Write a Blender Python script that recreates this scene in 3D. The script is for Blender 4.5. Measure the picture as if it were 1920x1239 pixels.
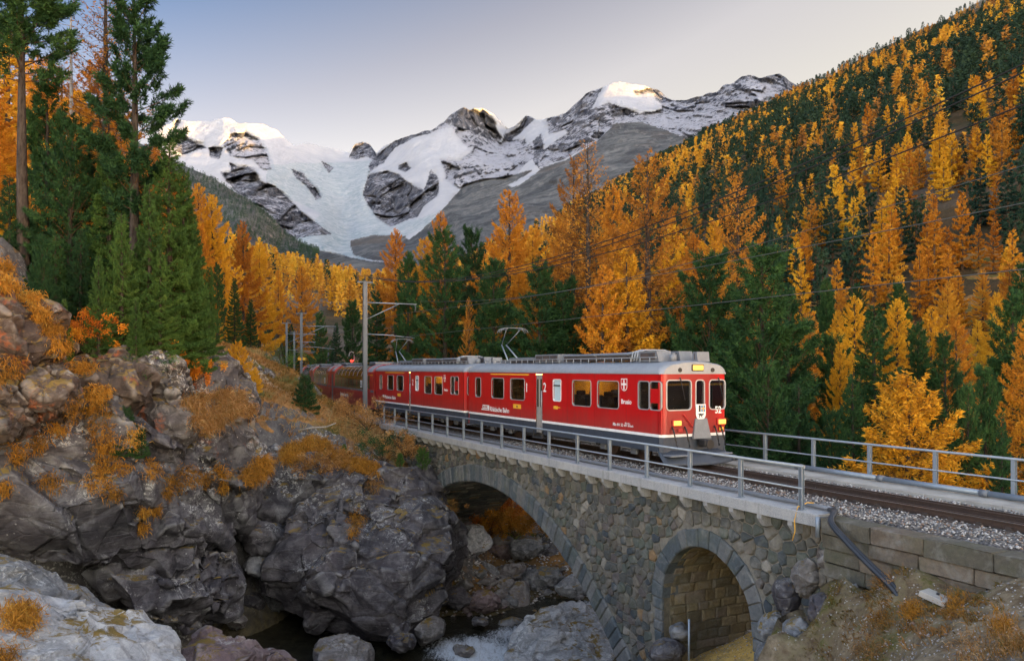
import bpy, bmesh, math, random
import numpy as np
from mathutils import Vector, Matrix, noise as mnoise
R = math.radians
scene = bpy.context.scene
for o in list(bpy.data.objects): bpy.data.objects.remove(o, do_unlink=True)

# ------------------------------------------------------------------ camera (eye at the origin, looking along +Y, level, shifted lens)
FP, CX, HY = 1503.0, 960.0, 690.0          # focal length and horizon of the photograph in its own pixels
cam = bpy.data.cameras.new('camera'); cam_ob = bpy.data.objects.new('camera', cam)
scene.collection.objects.link(cam_ob); scene.camera = cam_ob
cam.sensor_width = 36; cam.sensor_fit = 'HORIZONTAL'; cam.lens = FP/1920*36
cam.shift_y = (HY-619.5)/1920; cam.clip_start = 0.1; cam.clip_end = 60000
cam_ob.rotation_euler = (R(90), 0, 0)

# ------------------------------------------------------------------ light: low evening sun that only reaches the peaks, soft sky for the valley
SUN_EL, SUN_AZ = 6.0, 98.0                 # azimuth clockwise from the view direction
world = bpy.data.worlds.new('World'); scene.world = world; world.use_nodes = True
wn = world.node_tree; wn.nodes.clear()
sky = wn.nodes.new('ShaderNodeTexSky'); sky.sky_type = 'NISHITA'; sky.sun_disc = False
sky.sun_elevation = R(SUN_EL); sky.sun_rotation = R(SUN_AZ); sky.altitude = 1900
sky.air_density = 1.0; sky.dust_density = 1.5; sky.ozone_density = 1.2
# the clear evening sky is deep blue away from the sun and cream towards it: a smooth tint over the Sky Texture by direction
tcw = wn.nodes.new('ShaderNodeTexCoord'); dt = wn.nodes.new('ShaderNodeVectorMath'); dt.operation = 'DOT_PRODUCT'; dt.inputs[1].default_value = (.7,-.2,-2.0)
ab = wn.nodes.new('ShaderNodeSeparateXYZ'); az = wn.nodes.new('ShaderNodeMath'); az.operation = 'ABSOLUTE'; cb = wn.nodes.new('ShaderNodeCombineXYZ')
mr = wn.nodes.new('ShaderNodeMapRange'); mr.inputs[1].default_value = -2.1; mr.inputs[2].default_value = .5
cr = wn.nodes.new('ShaderNodeValToRGB'); e = cr.color_ramp.elements; e[0].position = .0; e[0].color = (1.15/2.4,1.05/2.4,.98/2.4,1); e[1].position = 1; e[1].color = (2.4/2.4,1.75/2.4,1.35/2.4,1)
for p_, c_ in ((.327,(.33,.42,.58)),(.43,(.86,.69,.64)),(.508,(1.25,.95,.77)),(.615,(1.24,.93,.67)),(.81,(2.0,1.5,1.1))): q = e.new(p_); q.color = (c_[0]/2.4,c_[1]/2.4,c_[2]/2.4,1)
mu = wn.nodes.new('ShaderNodeVectorMath'); mu.operation = 'MULTIPLY'; mu2 = wn.nodes.new('ShaderNodeVectorMath'); mu2.operation = 'SCALE'; mu2.inputs['Scale'].default_value = 2.4
bg = wn.nodes.new('ShaderNodeBackground'); bg.inputs['Strength'].default_value = 0.15
wo = wn.nodes.new('ShaderNodeOutputWorld')
hs = wn.nodes.new('ShaderNodeHueSaturation'); hs.inputs['Saturation'].default_value = 0.62
wl_ = wn.links.new
wl_(tcw.outputs['Generated'], ab.inputs[0]); wl_(ab.outputs[0], cb.inputs[0]); wl_(ab.outputs[1], cb.inputs[1]); wl_(ab.outputs[2], az.inputs[0]); wl_(az.outputs[0], cb.inputs[2])
wl_(cb.outputs[0], dt.inputs[0]); wl_(dt.outputs['Value'], mr.inputs[0]); wl_(mr.outputs[0], cr.inputs[0])
wl_(sky.outputs[0], hs.inputs['Color']); wl_(hs.outputs[0], mu.inputs[0]); wl_(cr.outputs[0], mu.inputs[1]); wl_(mu.outputs[0], mu2.inputs[0])
# sky dimmed ahead and brightened behind the viewer to fill the land with light
gy = wn.nodes.new('ShaderNodeMapRange'); gy.interpolation_type = 'SMOOTHSTEP'; gy.inputs[1].default_value = .70; gy.inputs[2].default_value = -.45; gy.inputs[3].default_value = .55; gy.inputs[4].default_value = 1.9
m3 = wn.nodes.new('ShaderNodeVectorMath'); m3.operation = 'SCALE'; wl_(ab.outputs[1], gy.inputs[0]); wl_(gy.outputs[0], m3.inputs['Scale']); wl_(mu2.outputs[0], m3.inputs[0]); wl_(m3.outputs[0], bg.inputs[0]); wl_(bg.outputs[0], wo.inputs[0])
sl = bpy.data.lights.new('sun', 'SUN'); sl.energy = 4.0; sl.angle = R(0.5); sl.color = (1.0, 0.50, 0.08)
so = bpy.data.objects.new('sun', sl); scene.collection.objects.link(so)
sd = Vector((math.sin(R(SUN_AZ))*math.cos(R(SUN_EL)), math.cos(R(SUN_AZ))*math.cos(R(SUN_EL)), math.sin(R(SUN_EL))))
so.rotation_euler = sd.to_track_quat('Z', 'Y').to_euler()
scene.view_settings.view_transform = 'Standard'; scene.view_settings.look = 'None'
scene.view_settings.exposure = 2.6; scene.view_settings.gamma = 1.0
scene.view_settings.use_curve_mapping = False

# ------------------------------------------------------------------ helpers
COL = scene.collection
def px(u, v, Y): return ((u-CX)/FP*Y, Y, -(v-HY)/FP*Y)
def link(o, parent=None):
    COL.objects.link(o)
    if parent is not None: o.parent = parent
    return o
def tag(o, label=None, cat=None, group=None, kind=None):
    if label: o['label'] = label
    if cat: o['category'] = cat
    if group: o['group'] = group
    if kind: o['kind'] = kind
    return o
def empty(name, loc=(0,0,0), rz=0, **k):
    o = bpy.data.objects.new(name, None); o.location = loc; o.rotation_euler = (0,0,rz)
    o.empty_display_size = .3
    link(o); tag(o, **k); return o
def np_mesh(name, V, F, mats=(), smooth=False, attrs=None):
    V = np.ascontiguousarray(V, dtype=np.float32); F = np.ascontiguousarray(F, dtype=np.int32)
    n, k = F.shape
    me = bpy.data.meshes.new(name); me.vertices.add(len(V)); me.vertices.foreach_set('co', V.ravel())
    me.loops.add(n*k); me.loops.foreach_set('vertex_index', F.ravel())
    me.polygons.add(n); me.polygons.foreach_set('loop_start', np.arange(0, n*k, k, dtype=np.int32))
    if smooth: me.polygons.foreach_set('use_smooth', np.ones(n, dtype=bool))
    me.update(calc_edges=True)
    for nm, (dom, arr) in (attrs or {}).items():
        arr = np.ascontiguousarray(arr, dtype=np.float32)
        if arr.ndim == 1:
            a = me.attributes.new(nm, 'FLOAT', dom); a.data.foreach_set('value', arr)
        else:
            a = me.attributes.new(nm, 'FLOAT_VECTOR', dom); a.data.foreach_set('vector', arr.ravel())
    for m in mats: me.materials.append(m)
    return me
def ob(name, me, parent=None, **k):
    o = bpy.data.objects.new(name, me); link(o, parent); tag(o, **k); return o
class MB:
    """collects simple solids into one mesh"""
    def __init__(s): s.v = []; s.f = []; s.sm = []
    def add(s, vs, fs, smooth=False):
        b = len(s.v); s.v += [tuple(p) for p in vs]; s.f += [tuple(b+i for i in f) for f in fs]; s.sm += [smooth]*len(fs); return s
    def box(s, x0, x1, y0, y1, z0, z1, c=0.0):
        if x0 > x1: x0, x1 = x1, x0
        if y0 > y1: y0, y1 = y1, y0
        if z0 > z1: z0, z1 = z1, z0
        if c <= 0:
            vs = [(x,y,z) for x in (x0,x1) for y in (y0,y1) for z in (z0,z1)]
            return s.add(vs, [(0,1,3,2),(4,6,7,5),(0,4,5,1),(2,3,7,6),(0,2,6,4),(1,5,7,3)])
        bm = bmesh.new(); bmesh.ops.create_cube(bm, size=1, matrix=Matrix.Translation(((x0+x1)/2,(y0+y1)/2,(z0+z1)/2)) @ Matrix.Diagonal((x1-x0,y1-y0,z1-z0,1)))
        bmesh.ops.bevel(bm, geom=bm.edges[:], offset=c, segments=1, affect='EDGES')
        bm.verts.index_update(); s.add([v.co[:] for v in bm.verts], [[v.index for v in f.verts] for f in bm.faces]); bm.free(); return s
    def prism(s, poly, axis, a0, a1, smooth=False):
        """poly: 2-D outline extruded along axis 0/1/2"""
        n = len(poly)
        def P(p, a):
            if axis == 0: return (a, p[0], p[1])
            if axis == 1: return (p[0], a, p[1])
            return (p[0], p[1], a)
        vs = [P(p,a0) for p in poly]+[P(p,a1) for p in poly]
        fs = [(i,(i+1)%n,n+(i+1)%n,n+i) for i in range(n)]
        b = len(s.v); s.v += vs; s.f += [tuple(b+i for i in f) for f in fs]; s.sm += [smooth]*n
        s.f += [tuple(b+i for i in range(n))[::-1], tuple(b+n+i for i in range(n))]; s.sm += [False, False]
        return s
    def tube(s, pts, r, n=8, cap=True, r1=None):
        pts = [Vector(p) for p in pts]; m = len(pts); b = len(s.v)
        for i, p in enumerate(pts):
            d = (pts[min(i+1,m-1)]-pts[max(i-1,0)]).normalized()
            a = d.orthogonal().normalized() if abs(d.z) > .95 else d.cross(Vector((0,0,1))).normalized()
            c = d.cross(a); rr = r if r1 is None else r+(r1-r)*i/(m-1)
            for k in range(n):
                t = 2*math.pi*k/n; q = p+(a*math.cos(t)+c*math.sin(t))*rr; s.v.append(q[:])
        for i in range(m-1):
            for k in range(n):
                s.f.append((b+i*n+k, b+i*n+(k+1)%n, b+(i+1)*n+(k+1)%n, b+(i+1)*n+k)); s.sm.append(True)
        if cap:
            s.f.append(tuple(b+k for k in range(n))[::-1]); s.f.append(tuple(b+(m-1)*n+k for k in range(n))); s.sm += [False, False]
        return s
    def mesh(s, name, m):
        me = bpy.data.meshes.new(name); me.from_pydata(s.v, [], s.f)
        me.polygons.foreach_set('use_smooth', s.sm)
        bm = bmesh.new(); bm.from_mesh(me); bmesh.ops.recalc_face_normals(bm, faces=bm.faces); bm.to_mesh(me); bm.free()
        if m: me.materials.append(m)
        me.update(); return me
    def build(s, name, m, parent=None, **k): return ob(name, s.mesh(name, m), parent, **k)

# ------------------------------------------------------------------ vector noise
def _h(ix, iy, iz, seed):
    h = (ix.astype(np.int64)*374761393 + iy.astype(np.int64)*668265263 + iz.astype(np.int64)*2147483647 + seed*974634777) & 0xffffffff
    h = ((h ^ (h >> 13))*1274126177) & 0xffffffff
    h = ((h ^ (h >> 16))*2246822519) & 0xffffffff
    return (h ^ (h >> 15)) & 0xffffffff
def _r(ix, iy, iz, seed): return _h(ix,iy,iz,seed)/4294967296.0
def vnoise(P, seed=0):
    P = np.asarray(P, float); i = np.floor(P); f = P-i; f = f*f*f*(f*(f*6-15)+10); i = i.astype(np.int64)
    out = 0
    for dx in (0,1):
        for dy in (0,1):
            for dz in (0,1):
                w = (f[:,0] if dx else 1-f[:,0])*(f[:,1] if dy else 1-f[:,1])*(f[:,2] if dz else 1-f[:,2])
                out = out + w*_r(i[:,0]+dx, i[:,1]+dy, i[:,2]+dz, seed)
    return out*2-1
def fbm(P, oct=4, seed=0, gain=.5, lac=2.03):
    P = np.asarray(P, float); a = 1; s = 0; t = 0
    for k in range(oct):
        s = s+a*vnoise(P*(lac**k)+k*17.3, seed+k); t += a; a *= gain
    return s/t
def ridged(P, oct=5, seed=0, gain=.55):
    P = np.asarray(P, float); a = 1; s = 0; t = 0
    for k in range(oct):
        s = s+a*(1-2*np.abs(vnoise(P*(2.07**k)+k*9.1, seed+k))); t += a; a *= gain
    return s/t
def cells(P, size, seed=0, tilt=1.0):
    """broken-block relief: every cell is a randomly offset, randomly tilted plane; also returns edge distance"""
    Q = np.asarray(P, float)/size; i = np.floor(Q).astype(np.int64)
    b1 = np.full(len(Q), 9.0); b2 = b1.copy(); val = np.zeros(len(Q))
    for dx in (-1,0,1):
        for dy in (-1,0,1):
            for dz in (-1,0,1):
                j0, j1, j2 = i[:,0]+dx, i[:,1]+dy, i[:,2]+dz
                h = _h(j0,j1,j2,seed); a = (h & 1023)/1023.; b = ((h >> 10) & 1023)/1023.; c = ((h >> 20) & 1023)/1023.
                ex = Q[:,0]-(j0+a); ey = Q[:,1]-(j1+b); ez = Q[:,2]-(j2+c)
                d = ex*ex+ey*ey+ez*ez
                g = _h(j0,j1,j2,seed+77)
                t = ((g & 1023)/1023.-.5)*ex+(((g >> 10) & 1023)/1023.-.5)*ey+(((g >> 20) & 1023)/1023.-.5)*ez
                m = d < b1
                b2 = np.where(m, b1, np.minimum(b2, d)); val = np.where(m, a*2-1+t*2*tilt, val); b1 = np.where(m, d, b1)
    return val, np.sqrt(b2)-np.sqrt(b1)
def rotm(a, b, c): return np.array(Matrix.Rotation(a,3,'X') @ Matrix.Rotation(b,3,'Y') @ Matrix.Rotation(c,3,'Z'))
ROCKM = rotm(.5, .35, .3) @ np.diag((1,1,1))
def rockdisp(P, amp=1.0, seed=0, sizes=((3.2,.42),(1.2,.2),(.5,.08)), strat=1.7):
    Q = P @ ROCKM.T; Q = Q*np.array((1,1,strat)); Q = Q+.25*np.stack([fbm(P*.35,2,seed+k) for k in (1,2,3)],1)*.25
    d = 0
    for k, (s, a) in enumerate(sizes):
        v, e = cells(Q, s, seed+k*13, 1.9); d = d+a*v*.85-a*.45*np.exp(-(e/.04)**2)
    d = d+.014*fbm(P*2.6, 4, seed+5)+.018*ridged(Q*np.array((.5,.5,2.6)), 3, seed+9)
    return d*amp
def rbf(ctrl, X):
    """ctrl rows (a,b,val); interpolated at X (n,2) with a linear kernel"""
    C = np.array(ctrl, float); n = len(C); A = np.zeros((n+3, n+3))
    D = np.sqrt(((C[:,None,:2]-C[None,:,:2])**2).sum(-1)); A[:n,:n] = D; A[:n,n] = 1; A[n,:n] = 1
    A[:n,n+1:] = C[:,:2]; A[n+1:,:n] = C[:,:2].T
    w = np.linalg.solve(A+1e-9*np.eye(n+3), np.r_[C[:,2],0,0,0]); out = np.zeros(len(X))
    for k in range(n): out += w[k]*np.sqrt(((X-C[k,:2])**2).sum(1)+.02)
    return out+w[n]+X@w[n+1:]
def grid_faces(nu, nv):
    i = np.arange(nu-1)[:,None]*nv+np.arange(nv-1)[None,:]; i = i.ravel()
    return np.stack([i, i+1, i+nv+1, i+nv], 1)
def in_poly(U, V, poly):
    c = np.zeros(len(U), bool); n = len(poly)
    for i in range(n):
        x0,y0 = poly[i]; x1,y1 = poly[(i+1)%n]
        if y0 == y1: continue
        m = ((y0 > V) != (y1 > V)) & (U < (x1-x0)*(V-y0)/(y1-y0)+x0); c ^= m
    return c
def subdivide(V, F, target, maxit=9):
    """midpoint subdivision of the triangles with a long edge"""
    V = [tuple(p) for p in V]; F = [tuple(f) for f in F]; V = np.array(V); F = np.array(F)
    for it in range(maxit):
        L = max(np.sqrt(((V[F[:,a]]-V[F[:,(a+1)%3]])**2).sum(1)).max() for a in range(3))
        if L < target: break
        E = np.sort(np.concatenate([F[:,[0,1]],F[:,[1,2]],F[:,[2,0]]]),1); U, inv = np.unique(E, axis=0, return_inverse=True)
        inv = inv.ravel(); n = len(F); ml = np.sqrt(((V[U[:,0]]-V[U[:,1]])**2).sum(1))
        m = len(V)+inv; V = np.concatenate([V, (V[U[:,0]]+V[U[:,1]])/2]); a, b, c = m[:n], m[n:2*n], m[2*n:]
        F = np.concatenate([np.stack([F[:,0],a,c],1), np.stack([a,F[:,1],b],1), np.stack([c,b,F[:,2]],1), np.stack([a,b,c],1)])
    return V, F
def vnormals(V, F):
    N = np.zeros_like(V); fn = np.cross(V[F[:,1]]-V[F[:,0]], V[F[:,2]]-V[F[:,0]])
    for k in range(F.shape[1]): np.add.at(N, F[:,k], fn)
    return N/np.maximum(np.linalg.norm(N,axis=1,keepdims=True),1e-9)
def hull(points):
    bm = bmesh.new()
    for p in points: bm.verts.new(p)
    r = bmesh.ops.convex_hull(bm, input=bm.verts[:])
    bmesh.ops.delete(bm, geom=[v for v in bm.verts if not v.link_faces], context='VERTS')
    bmesh.ops.triangulate(bm, faces=bm.faces[:]); bmesh.ops.recalc_face_normals(bm, faces=bm.faces[:])
    # even out slivers
    bm.verts.index_update(); V = np.array([v.co[:] for v in bm.verts]); F = np.array([[v.index for v in f.verts] for f in bm.faces]); bm.free(); return V, F
ICO = {}
for lv_ in (2,3,4,5,6):
    bm = bmesh.new(); bmesh.ops.create_icosphere(bm, subdivisions=lv_, radius=1); bm.verts.index_update()
    ICO[lv_] = (np.array([v.co[:] for v in bm.verts]), np.array([[v.index for v in f.verts] for f in bm.faces])); bm.free()
def rock_mesh(name, points, mat, target=.3, amp=1.0, seed=0, soft=0, sizes=((3.2,.42),(1.2,.2),(.5,.08)), off=(0,0,0), facet=1.15, cuts=22):
    """a broken block: hull of the points, extra cleavage planes, then facets at two scales and fractured relief"""
    rs = np.random.RandomState(seed+500); off = np.array(off)
    V, F = hull(points); C = V.mean(0); fn = np.cross(V[F[:,1]]-V[F[:,0]], V[F[:,2]]-V[F[:,0]]); ln = np.linalg.norm(fn,axis=1); k = ln > 1e-7; fn = fn[k]/ln[k][:,None]; dd = ((V[F[k,0]]-C)*fn).sum(1)
    fn = np.where((dd < 0)[:,None], -fn, fn); dd = np.abs(dd); ext = float(np.sqrt(((V-C)**2).sum(1)).mean())
    cn = rs.normal(size=(cuts,3)); cn /= np.linalg.norm(cn,axis=1,keepdims=True); cd = ((V-C) @ cn.T).max(0)*rs.uniform(.80,.97,cuts); fn = np.concatenate([fn,cn]); dd = np.concatenate([dd,cd])*1.03
    facet = min(facet, ext*.42); lv = 2
    while lv < 6 and ext*math.sqrt(14.5/ICO[lv][0].shape[0]) > facet: lv += 1
    Dv, F = ICO[lv]; Dv = Dv+rs.normal(0,.16*facet/ext,Dv.shape); Dv = Dv/np.linalg.norm(Dv,axis=1,keepdims=True); q = Dv @ fn.T; r = np.where(q > 1e-4, dd[None,:]/np.maximum(q,1e-4), 1e9).min(1); V = C+Dv*r[:,None]; N = vnormals(V, F)
    V = V+N*(rs.normal(0,.10*facet,len(V))*min(amp*1.2,1) + cells(V+off, sizes[0][0], seed, .3)[0]*sizes[0][1]*.6*amp)[:,None]
    e = facet
    while e > target and len(V) < 60000:
        n0 = len(V); V, F = subdivide(V, F, 0, 1); e *= .5; sc_ = .055 if .3 < e < .9 else .02
        N = vnormals(V, F)
        if e > .30*facet: V[n0:] += (N[n0:]*rs.normal(0,.045*e,(len(V)-n0,1))+rs.normal(0,.14*e,(len(V)-n0,3)))*min(amp*1.3,1)
    N = vnormals(V, F); V = V+N*rockdisp(V+off, amp, seed, tuple((s_, a_*(.45 if i == 0 else .5 if i == 1 else .25)) for i,(s_,a_) in enumerate(sizes)))[:,None]
    return np_mesh(name, V, F, [mat], smooth=False)
def blob_points(c, r, n, seed, flat=1.0):
    rs = np.random.RandomState(seed); P = rs.normal(size=(n,3)); P /= np.linalg.norm(P,axis=1,keepdims=True)
    return P*np.array(r)*rs.uniform(.85,1.1,(n,1))+np.array(c)
# ------------------------------------------------------------------ materials
class NT:
    def __init__(s, name):
        s.m = bpy.data.materials.new(name); s.m.use_nodes = True; s.t = s.m.node_tree; s.t.nodes.clear()
        s.out = s.t.nodes.new('ShaderNodeOutputMaterial'); s.bsdf = s.t.nodes.new('ShaderNodeBsdfPrincipled')
        s.t.links.new(s.bsdf.outputs[0], s.out.inputs[0])
        s.bsdf.inputs['Specular IOR Level'].default_value = .3
    def n(s, typ, **k):
        nd = s.t.nodes.new(typ)
        for a, b in k.items():
            if a[0] == '_': setattr(nd, a[1:], b)
            else:
                key = a.replace('__',' '); 
                if isinstance(b, bpy.types.NodeSocket): s.t.links.new(b, nd.inputs[key])
                else: nd.inputs[key].default_value = b
        return nd
    def L(s, a, b): s.t.links.new(a, b)
    def coords(s, kind='Object', scale=1.0):
        tc = s.t.nodes.new('ShaderNodeTexCoord'); mp = s.t.nodes.new('ShaderNodeMapping')
        mp.inputs['Scale'].default_value = scale if hasattr(scale,'__len__') else (scale,)*3
        s.L(tc.outputs[kind], mp.inputs[0]); return mp.outputs[0]
    def world(s, scale=1.0):
        g = s.t.nodes.new('ShaderNodeNewGeometry'); mp = s.t.nodes.new('ShaderNodeMapping')
        mp.inputs['Scale'].default_value = scale if hasattr(scale,'__len__') else (scale,)*3
        s.L(g.outputs['Position'], mp.inputs[0]); return mp.outputs[0]
    def noise(s, vec, scale, detail=6, rough=.6, dist=0.0):
        nd = s.n('ShaderNodeTexNoise', Scale=scale, Detail=detail, Roughness=rough, Distortion=dist); s.L(vec, nd.inputs['Vector']); return nd.outputs[0]
    def vor(s, vec, scale, feat='F1', out='Distance', rnd=1.0):
        nd = s.t.nodes.new('ShaderNodeTexVoronoi'); nd.feature = feat; nd.inputs['Scale'].default_value = scale; nd.inputs['Randomness'].default_value = rnd
        s.L(vec, nd.inputs['Vector']); return nd.outputs[out]
    def ramp(s, fac, stops, interp='LINEAR'):
        nd = s.t.nodes.new('ShaderNodeValToRGB'); nd.color_ramp.interpolation = interp; e = nd.color_ramp.elements
        while len(e) > 1: e.remove(e[-1])
        e[0].position = stops[0][0]; e[0].color = col(stops[0][1])
        for p, c in stops[1:]: q = e.new(p); q.color = col(c)
        s.L(fac, nd.inputs[0]); return nd.outputs[0]
    def mix(s, fac, a, b, mode='MIX'):
        nd = s.t.nodes.new('ShaderNodeMix'); nd.data_type = 'RGBA'; nd.blend_type = mode; nd.clamp_factor = True
        for i, x in ((0,fac),(6,a),(7,b)):
            if isinstance(x, bpy.types.NodeSocket): s.L(x, nd.inputs[i])
            elif i == 0: nd.inputs[0].default_value = x
            else: nd.inputs[i].default_value = col(x)
        return nd.outputs[2]
    def math(s, op, a, b=0.0, c=None, clamp=False):
        nd = s.t.nodes.new('ShaderNodeMath'); nd.operation = op; nd.use_clamp = clamp
        for i, x in enumerate((a,b) if c is None else (a,b,c)):
            if isinstance(x, bpy.types.NodeSocket): s.L(x, nd.inputs[i])
            else: nd.inputs[i].default_value = x
        return nd.outputs[0]
    def thr(s, x, lo, hi): 
        nd = s.t.nodes.new('ShaderNodeMapRange'); nd.inputs[1].default_value = lo; nd.inputs[2].default_value = hi; nd.clamp = True; s.L(x, nd.inputs[0]); return nd.outputs[0]
    def attr(s, name, out='Fac'): 
        nd = s.t.nodes.new('ShaderNodeAttribute'); nd.attribute_name = name; return nd.outputs[out]
    def orand(s): return s.t.nodes.new('ShaderNodeObjectInfo').outputs['Random']
    def nz(s, which='True Normal'):
        g = s.t.nodes.new('ShaderNodeNewGeometry'); x = s.t.nodes.new('ShaderNodeSeparateXYZ'); s.L(g.outputs[which], x.inputs[0]); return x.outputs[2]
    def posxyz(s):
        g = s.t.nodes.new('ShaderNodeNewGeometry'); x = s.t.nodes.new('ShaderNodeSeparateXYZ'); s.L(g.outputs['Position'], x.inputs[0]); return x.outputs
    def bump(s, h, strength=.5, dist=.05, normal=None):
        nd = s.t.nodes.new('ShaderNodeBump'); nd.inputs['Strength'].default_value = strength; nd.inputs['Distance'].default_value = dist; s.L(h, nd.inputs['Height'])
        if normal is not None: s.L(normal, nd.inputs['Normal'])
        s.L(nd.outputs[0], s.bsdf.inputs['Normal']); return nd.outputs[0]
    def base(s, c, rough=.8, metal=0.0, spec=None):
        for k, x in (('Base Color', c), ('Roughness', rough), ('Metallic', metal)):
            if isinstance(x, bpy.types.NodeSocket): s.L(x, s.bsdf.inputs[k])
            else: s.bsdf.inputs[k].default_value = col(x) if k == 'Base Color' else x
        if spec is not None: s.bsdf.inputs['Specular IOR Level'].default_value = spec
        return s.m
def col(c):
    return c if (hasattr(c,'__len__') and len(c) == 4) else ((c[0],c[1],c[2],1) if hasattr(c,'__len__') else (c,c,c,1))

def paint(name, c, rough=.35, metal=0.0, dirt=.25, dirtc=(.06,.05,.045), sc=3.0, bump=0.0, spec=.5):
    s = NT(name); v = s.coords('Object'); n = s.noise(v, sc, 6, .65); f = s.noise(v, sc*9, 4, .6)
    k = s.thr(s.math('ADD', s.math('MULTIPLY', n, .7), s.math('MULTIPLY', f, .3)), .42, .75)
    cc = s.mix(s.math('MULTIPLY', k, dirt), c, dirtc)
    s.base(cc, s.math('ADD', rough, s.math('MULTIPLY', k, .25)), metal, spec)
    if bump: s.bump(f, bump, .01)
    return s.m
def emis(name, c, strength, base=(.1,.1,.1)):
    s = NT(name); s.base(base, .3); s.bsdf.inputs['Emission Color'].default_value = col(c); s.bsdf.inputs['Emission Strength'].default_value = strength; return s.m

def rock_mat(name, c1, c2, c3, lichen=.5, moss=0.0, orange=0.0, pale=(.42,.43,.42), sc=1.0, mossc=(.10,.085,.02)):
    s = NT(name); v = s.world(sc)
    big = s.noise(v, .35, 5, .6, .4); mid = s.noise(v, 1.6, 8, .68, .3); fine = s.noise(v, 9, 6, .7)
    c = s.mix(s.thr(big,.38,.62), c1, c2); c = s.mix(s.thr(mid,.45,.7), c, c3)
    c = s.mix(s.math('MULTIPLY', s.thr(fine,.42,.7), .35), c, (.02,.02,.022))
    # lichen: pale crusts, small spots that gather in patches, more on what faces up
    nz = s.nz(); patch = s.thr(s.math('ADD', s.noise(v, .5, 4, .6, .5), s.math('MULTIPLY', nz, .10)), .66-.16*lichen, .74-.12*lichen)
    spot = s.thr(s.noise(v, 5.5, 6, .8, .6), .52, .56); L = s.math('MULTIPLY', patch, spot)
    sp2 = s.thr(s.vor(v, 5.0), .16, .12); sp2 = s.math('MULTIPLY', sp2, s.thr(s.noise(v,.9,3),.64-.1*lichen,.68-.1*lichen)); L = s.math('MAXIMUM', L, s.math('MULTIPLY', sp2, .8))
    c = s.mix(s.math('MULTIPLY', L, min(1,.35+.6*lichen)), c, pale)
    if orange > 0:
        o = s.math('MULTIPLY', s.thr(s.noise(v,.55,5,.65,.5), .62-.14*orange, .70-.10*orange), s.thr(s.noise(v,5,4), .40,.55))
        c = s.mix(o, c, (.30,.085,.022))
    if moss > 0:
        m = s.math('MULTIPLY', s.thr(s.math('ADD', s.math('MULTIPLY',nz,.35), s.noise(v,1.1,6,.7)), .86-.3*moss, .94-.3*moss), 1.0)
        c = s.mix(m, c, s.mix(s.noise(v,6,4), mossc, (.22,.13,.03)))
    s.base(c, .82, 0, .35)
    # thin tilted strata, and edges painted paler for brighter highlights
    g_ = s.t.nodes.new('ShaderNodeNewGeometry'); mp_ = s.t.nodes.new('ShaderNodeMapping'); mp_.inputs['Rotation'].default_value = (.5,.35,.3); mp_.inputs['Scale'].default_value = (.7*sc,.7*sc,5.5*sc); s.L(g_.outputs['Position'], mp_.inputs[0])
    stt = s.noise(mp_.outputs[0], 1.0, 6, .7, .35); c = s.mix(s.math('MULTIPLY', s.thr(stt,.56,.64), .45), c, (.015,.015,.018)); c = s.mix(s.math('MULTIPLY', s.thr(stt,.42,.34), .30), c, c3)
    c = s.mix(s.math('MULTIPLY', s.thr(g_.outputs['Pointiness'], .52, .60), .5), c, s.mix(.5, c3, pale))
    s.base(c, .82, 0, .35)
    h = s.math('ADD', s.math('ADD', s.math('MULTIPLY', mid, .20), s.math('MULTIPLY', fine, .20)), s.math('MULTIPLY', stt, .35))
    cr = s.vor(s.world((sc*1.0,sc*1.3,sc*2.2)), .9, 'DISTANCE_TO_EDGE'); cr = s.thr(cr, 0, .05); cr2 = s.thr(s.vor(s.world((sc*2.4,sc*2.0,sc*4.2)), 1.1, 'DISTANCE_TO_EDGE'), 0, .05); cr = s.math('MULTIPLY', cr, s.math('ADD', s.math('MULTIPLY', cr2, .4), .6))
    h = s.math('ADD', h, s.math('MULTIPLY', cr, .18)); s.bump(h, .8, .11/sc)
    return s.m

M = {}
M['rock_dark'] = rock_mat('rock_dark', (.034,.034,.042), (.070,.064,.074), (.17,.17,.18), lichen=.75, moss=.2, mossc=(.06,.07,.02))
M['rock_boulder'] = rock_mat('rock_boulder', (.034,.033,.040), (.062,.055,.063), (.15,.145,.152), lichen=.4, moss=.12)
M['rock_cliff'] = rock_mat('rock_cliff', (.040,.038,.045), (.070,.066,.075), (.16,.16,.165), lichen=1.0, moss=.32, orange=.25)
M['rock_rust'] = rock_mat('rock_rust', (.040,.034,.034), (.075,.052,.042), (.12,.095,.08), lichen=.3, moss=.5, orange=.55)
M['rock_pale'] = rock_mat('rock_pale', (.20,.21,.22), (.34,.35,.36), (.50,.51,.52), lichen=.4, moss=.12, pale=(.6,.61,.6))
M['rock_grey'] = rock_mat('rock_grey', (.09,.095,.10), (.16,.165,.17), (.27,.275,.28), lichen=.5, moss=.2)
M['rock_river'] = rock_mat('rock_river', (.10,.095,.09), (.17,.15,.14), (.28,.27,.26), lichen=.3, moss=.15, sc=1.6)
M['rock_pink'] = rock_mat('rock_pink', (.10,.075,.08), (.17,.12,.125), (.25,.2,.2), lichen=.25, moss=.2)

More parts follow.
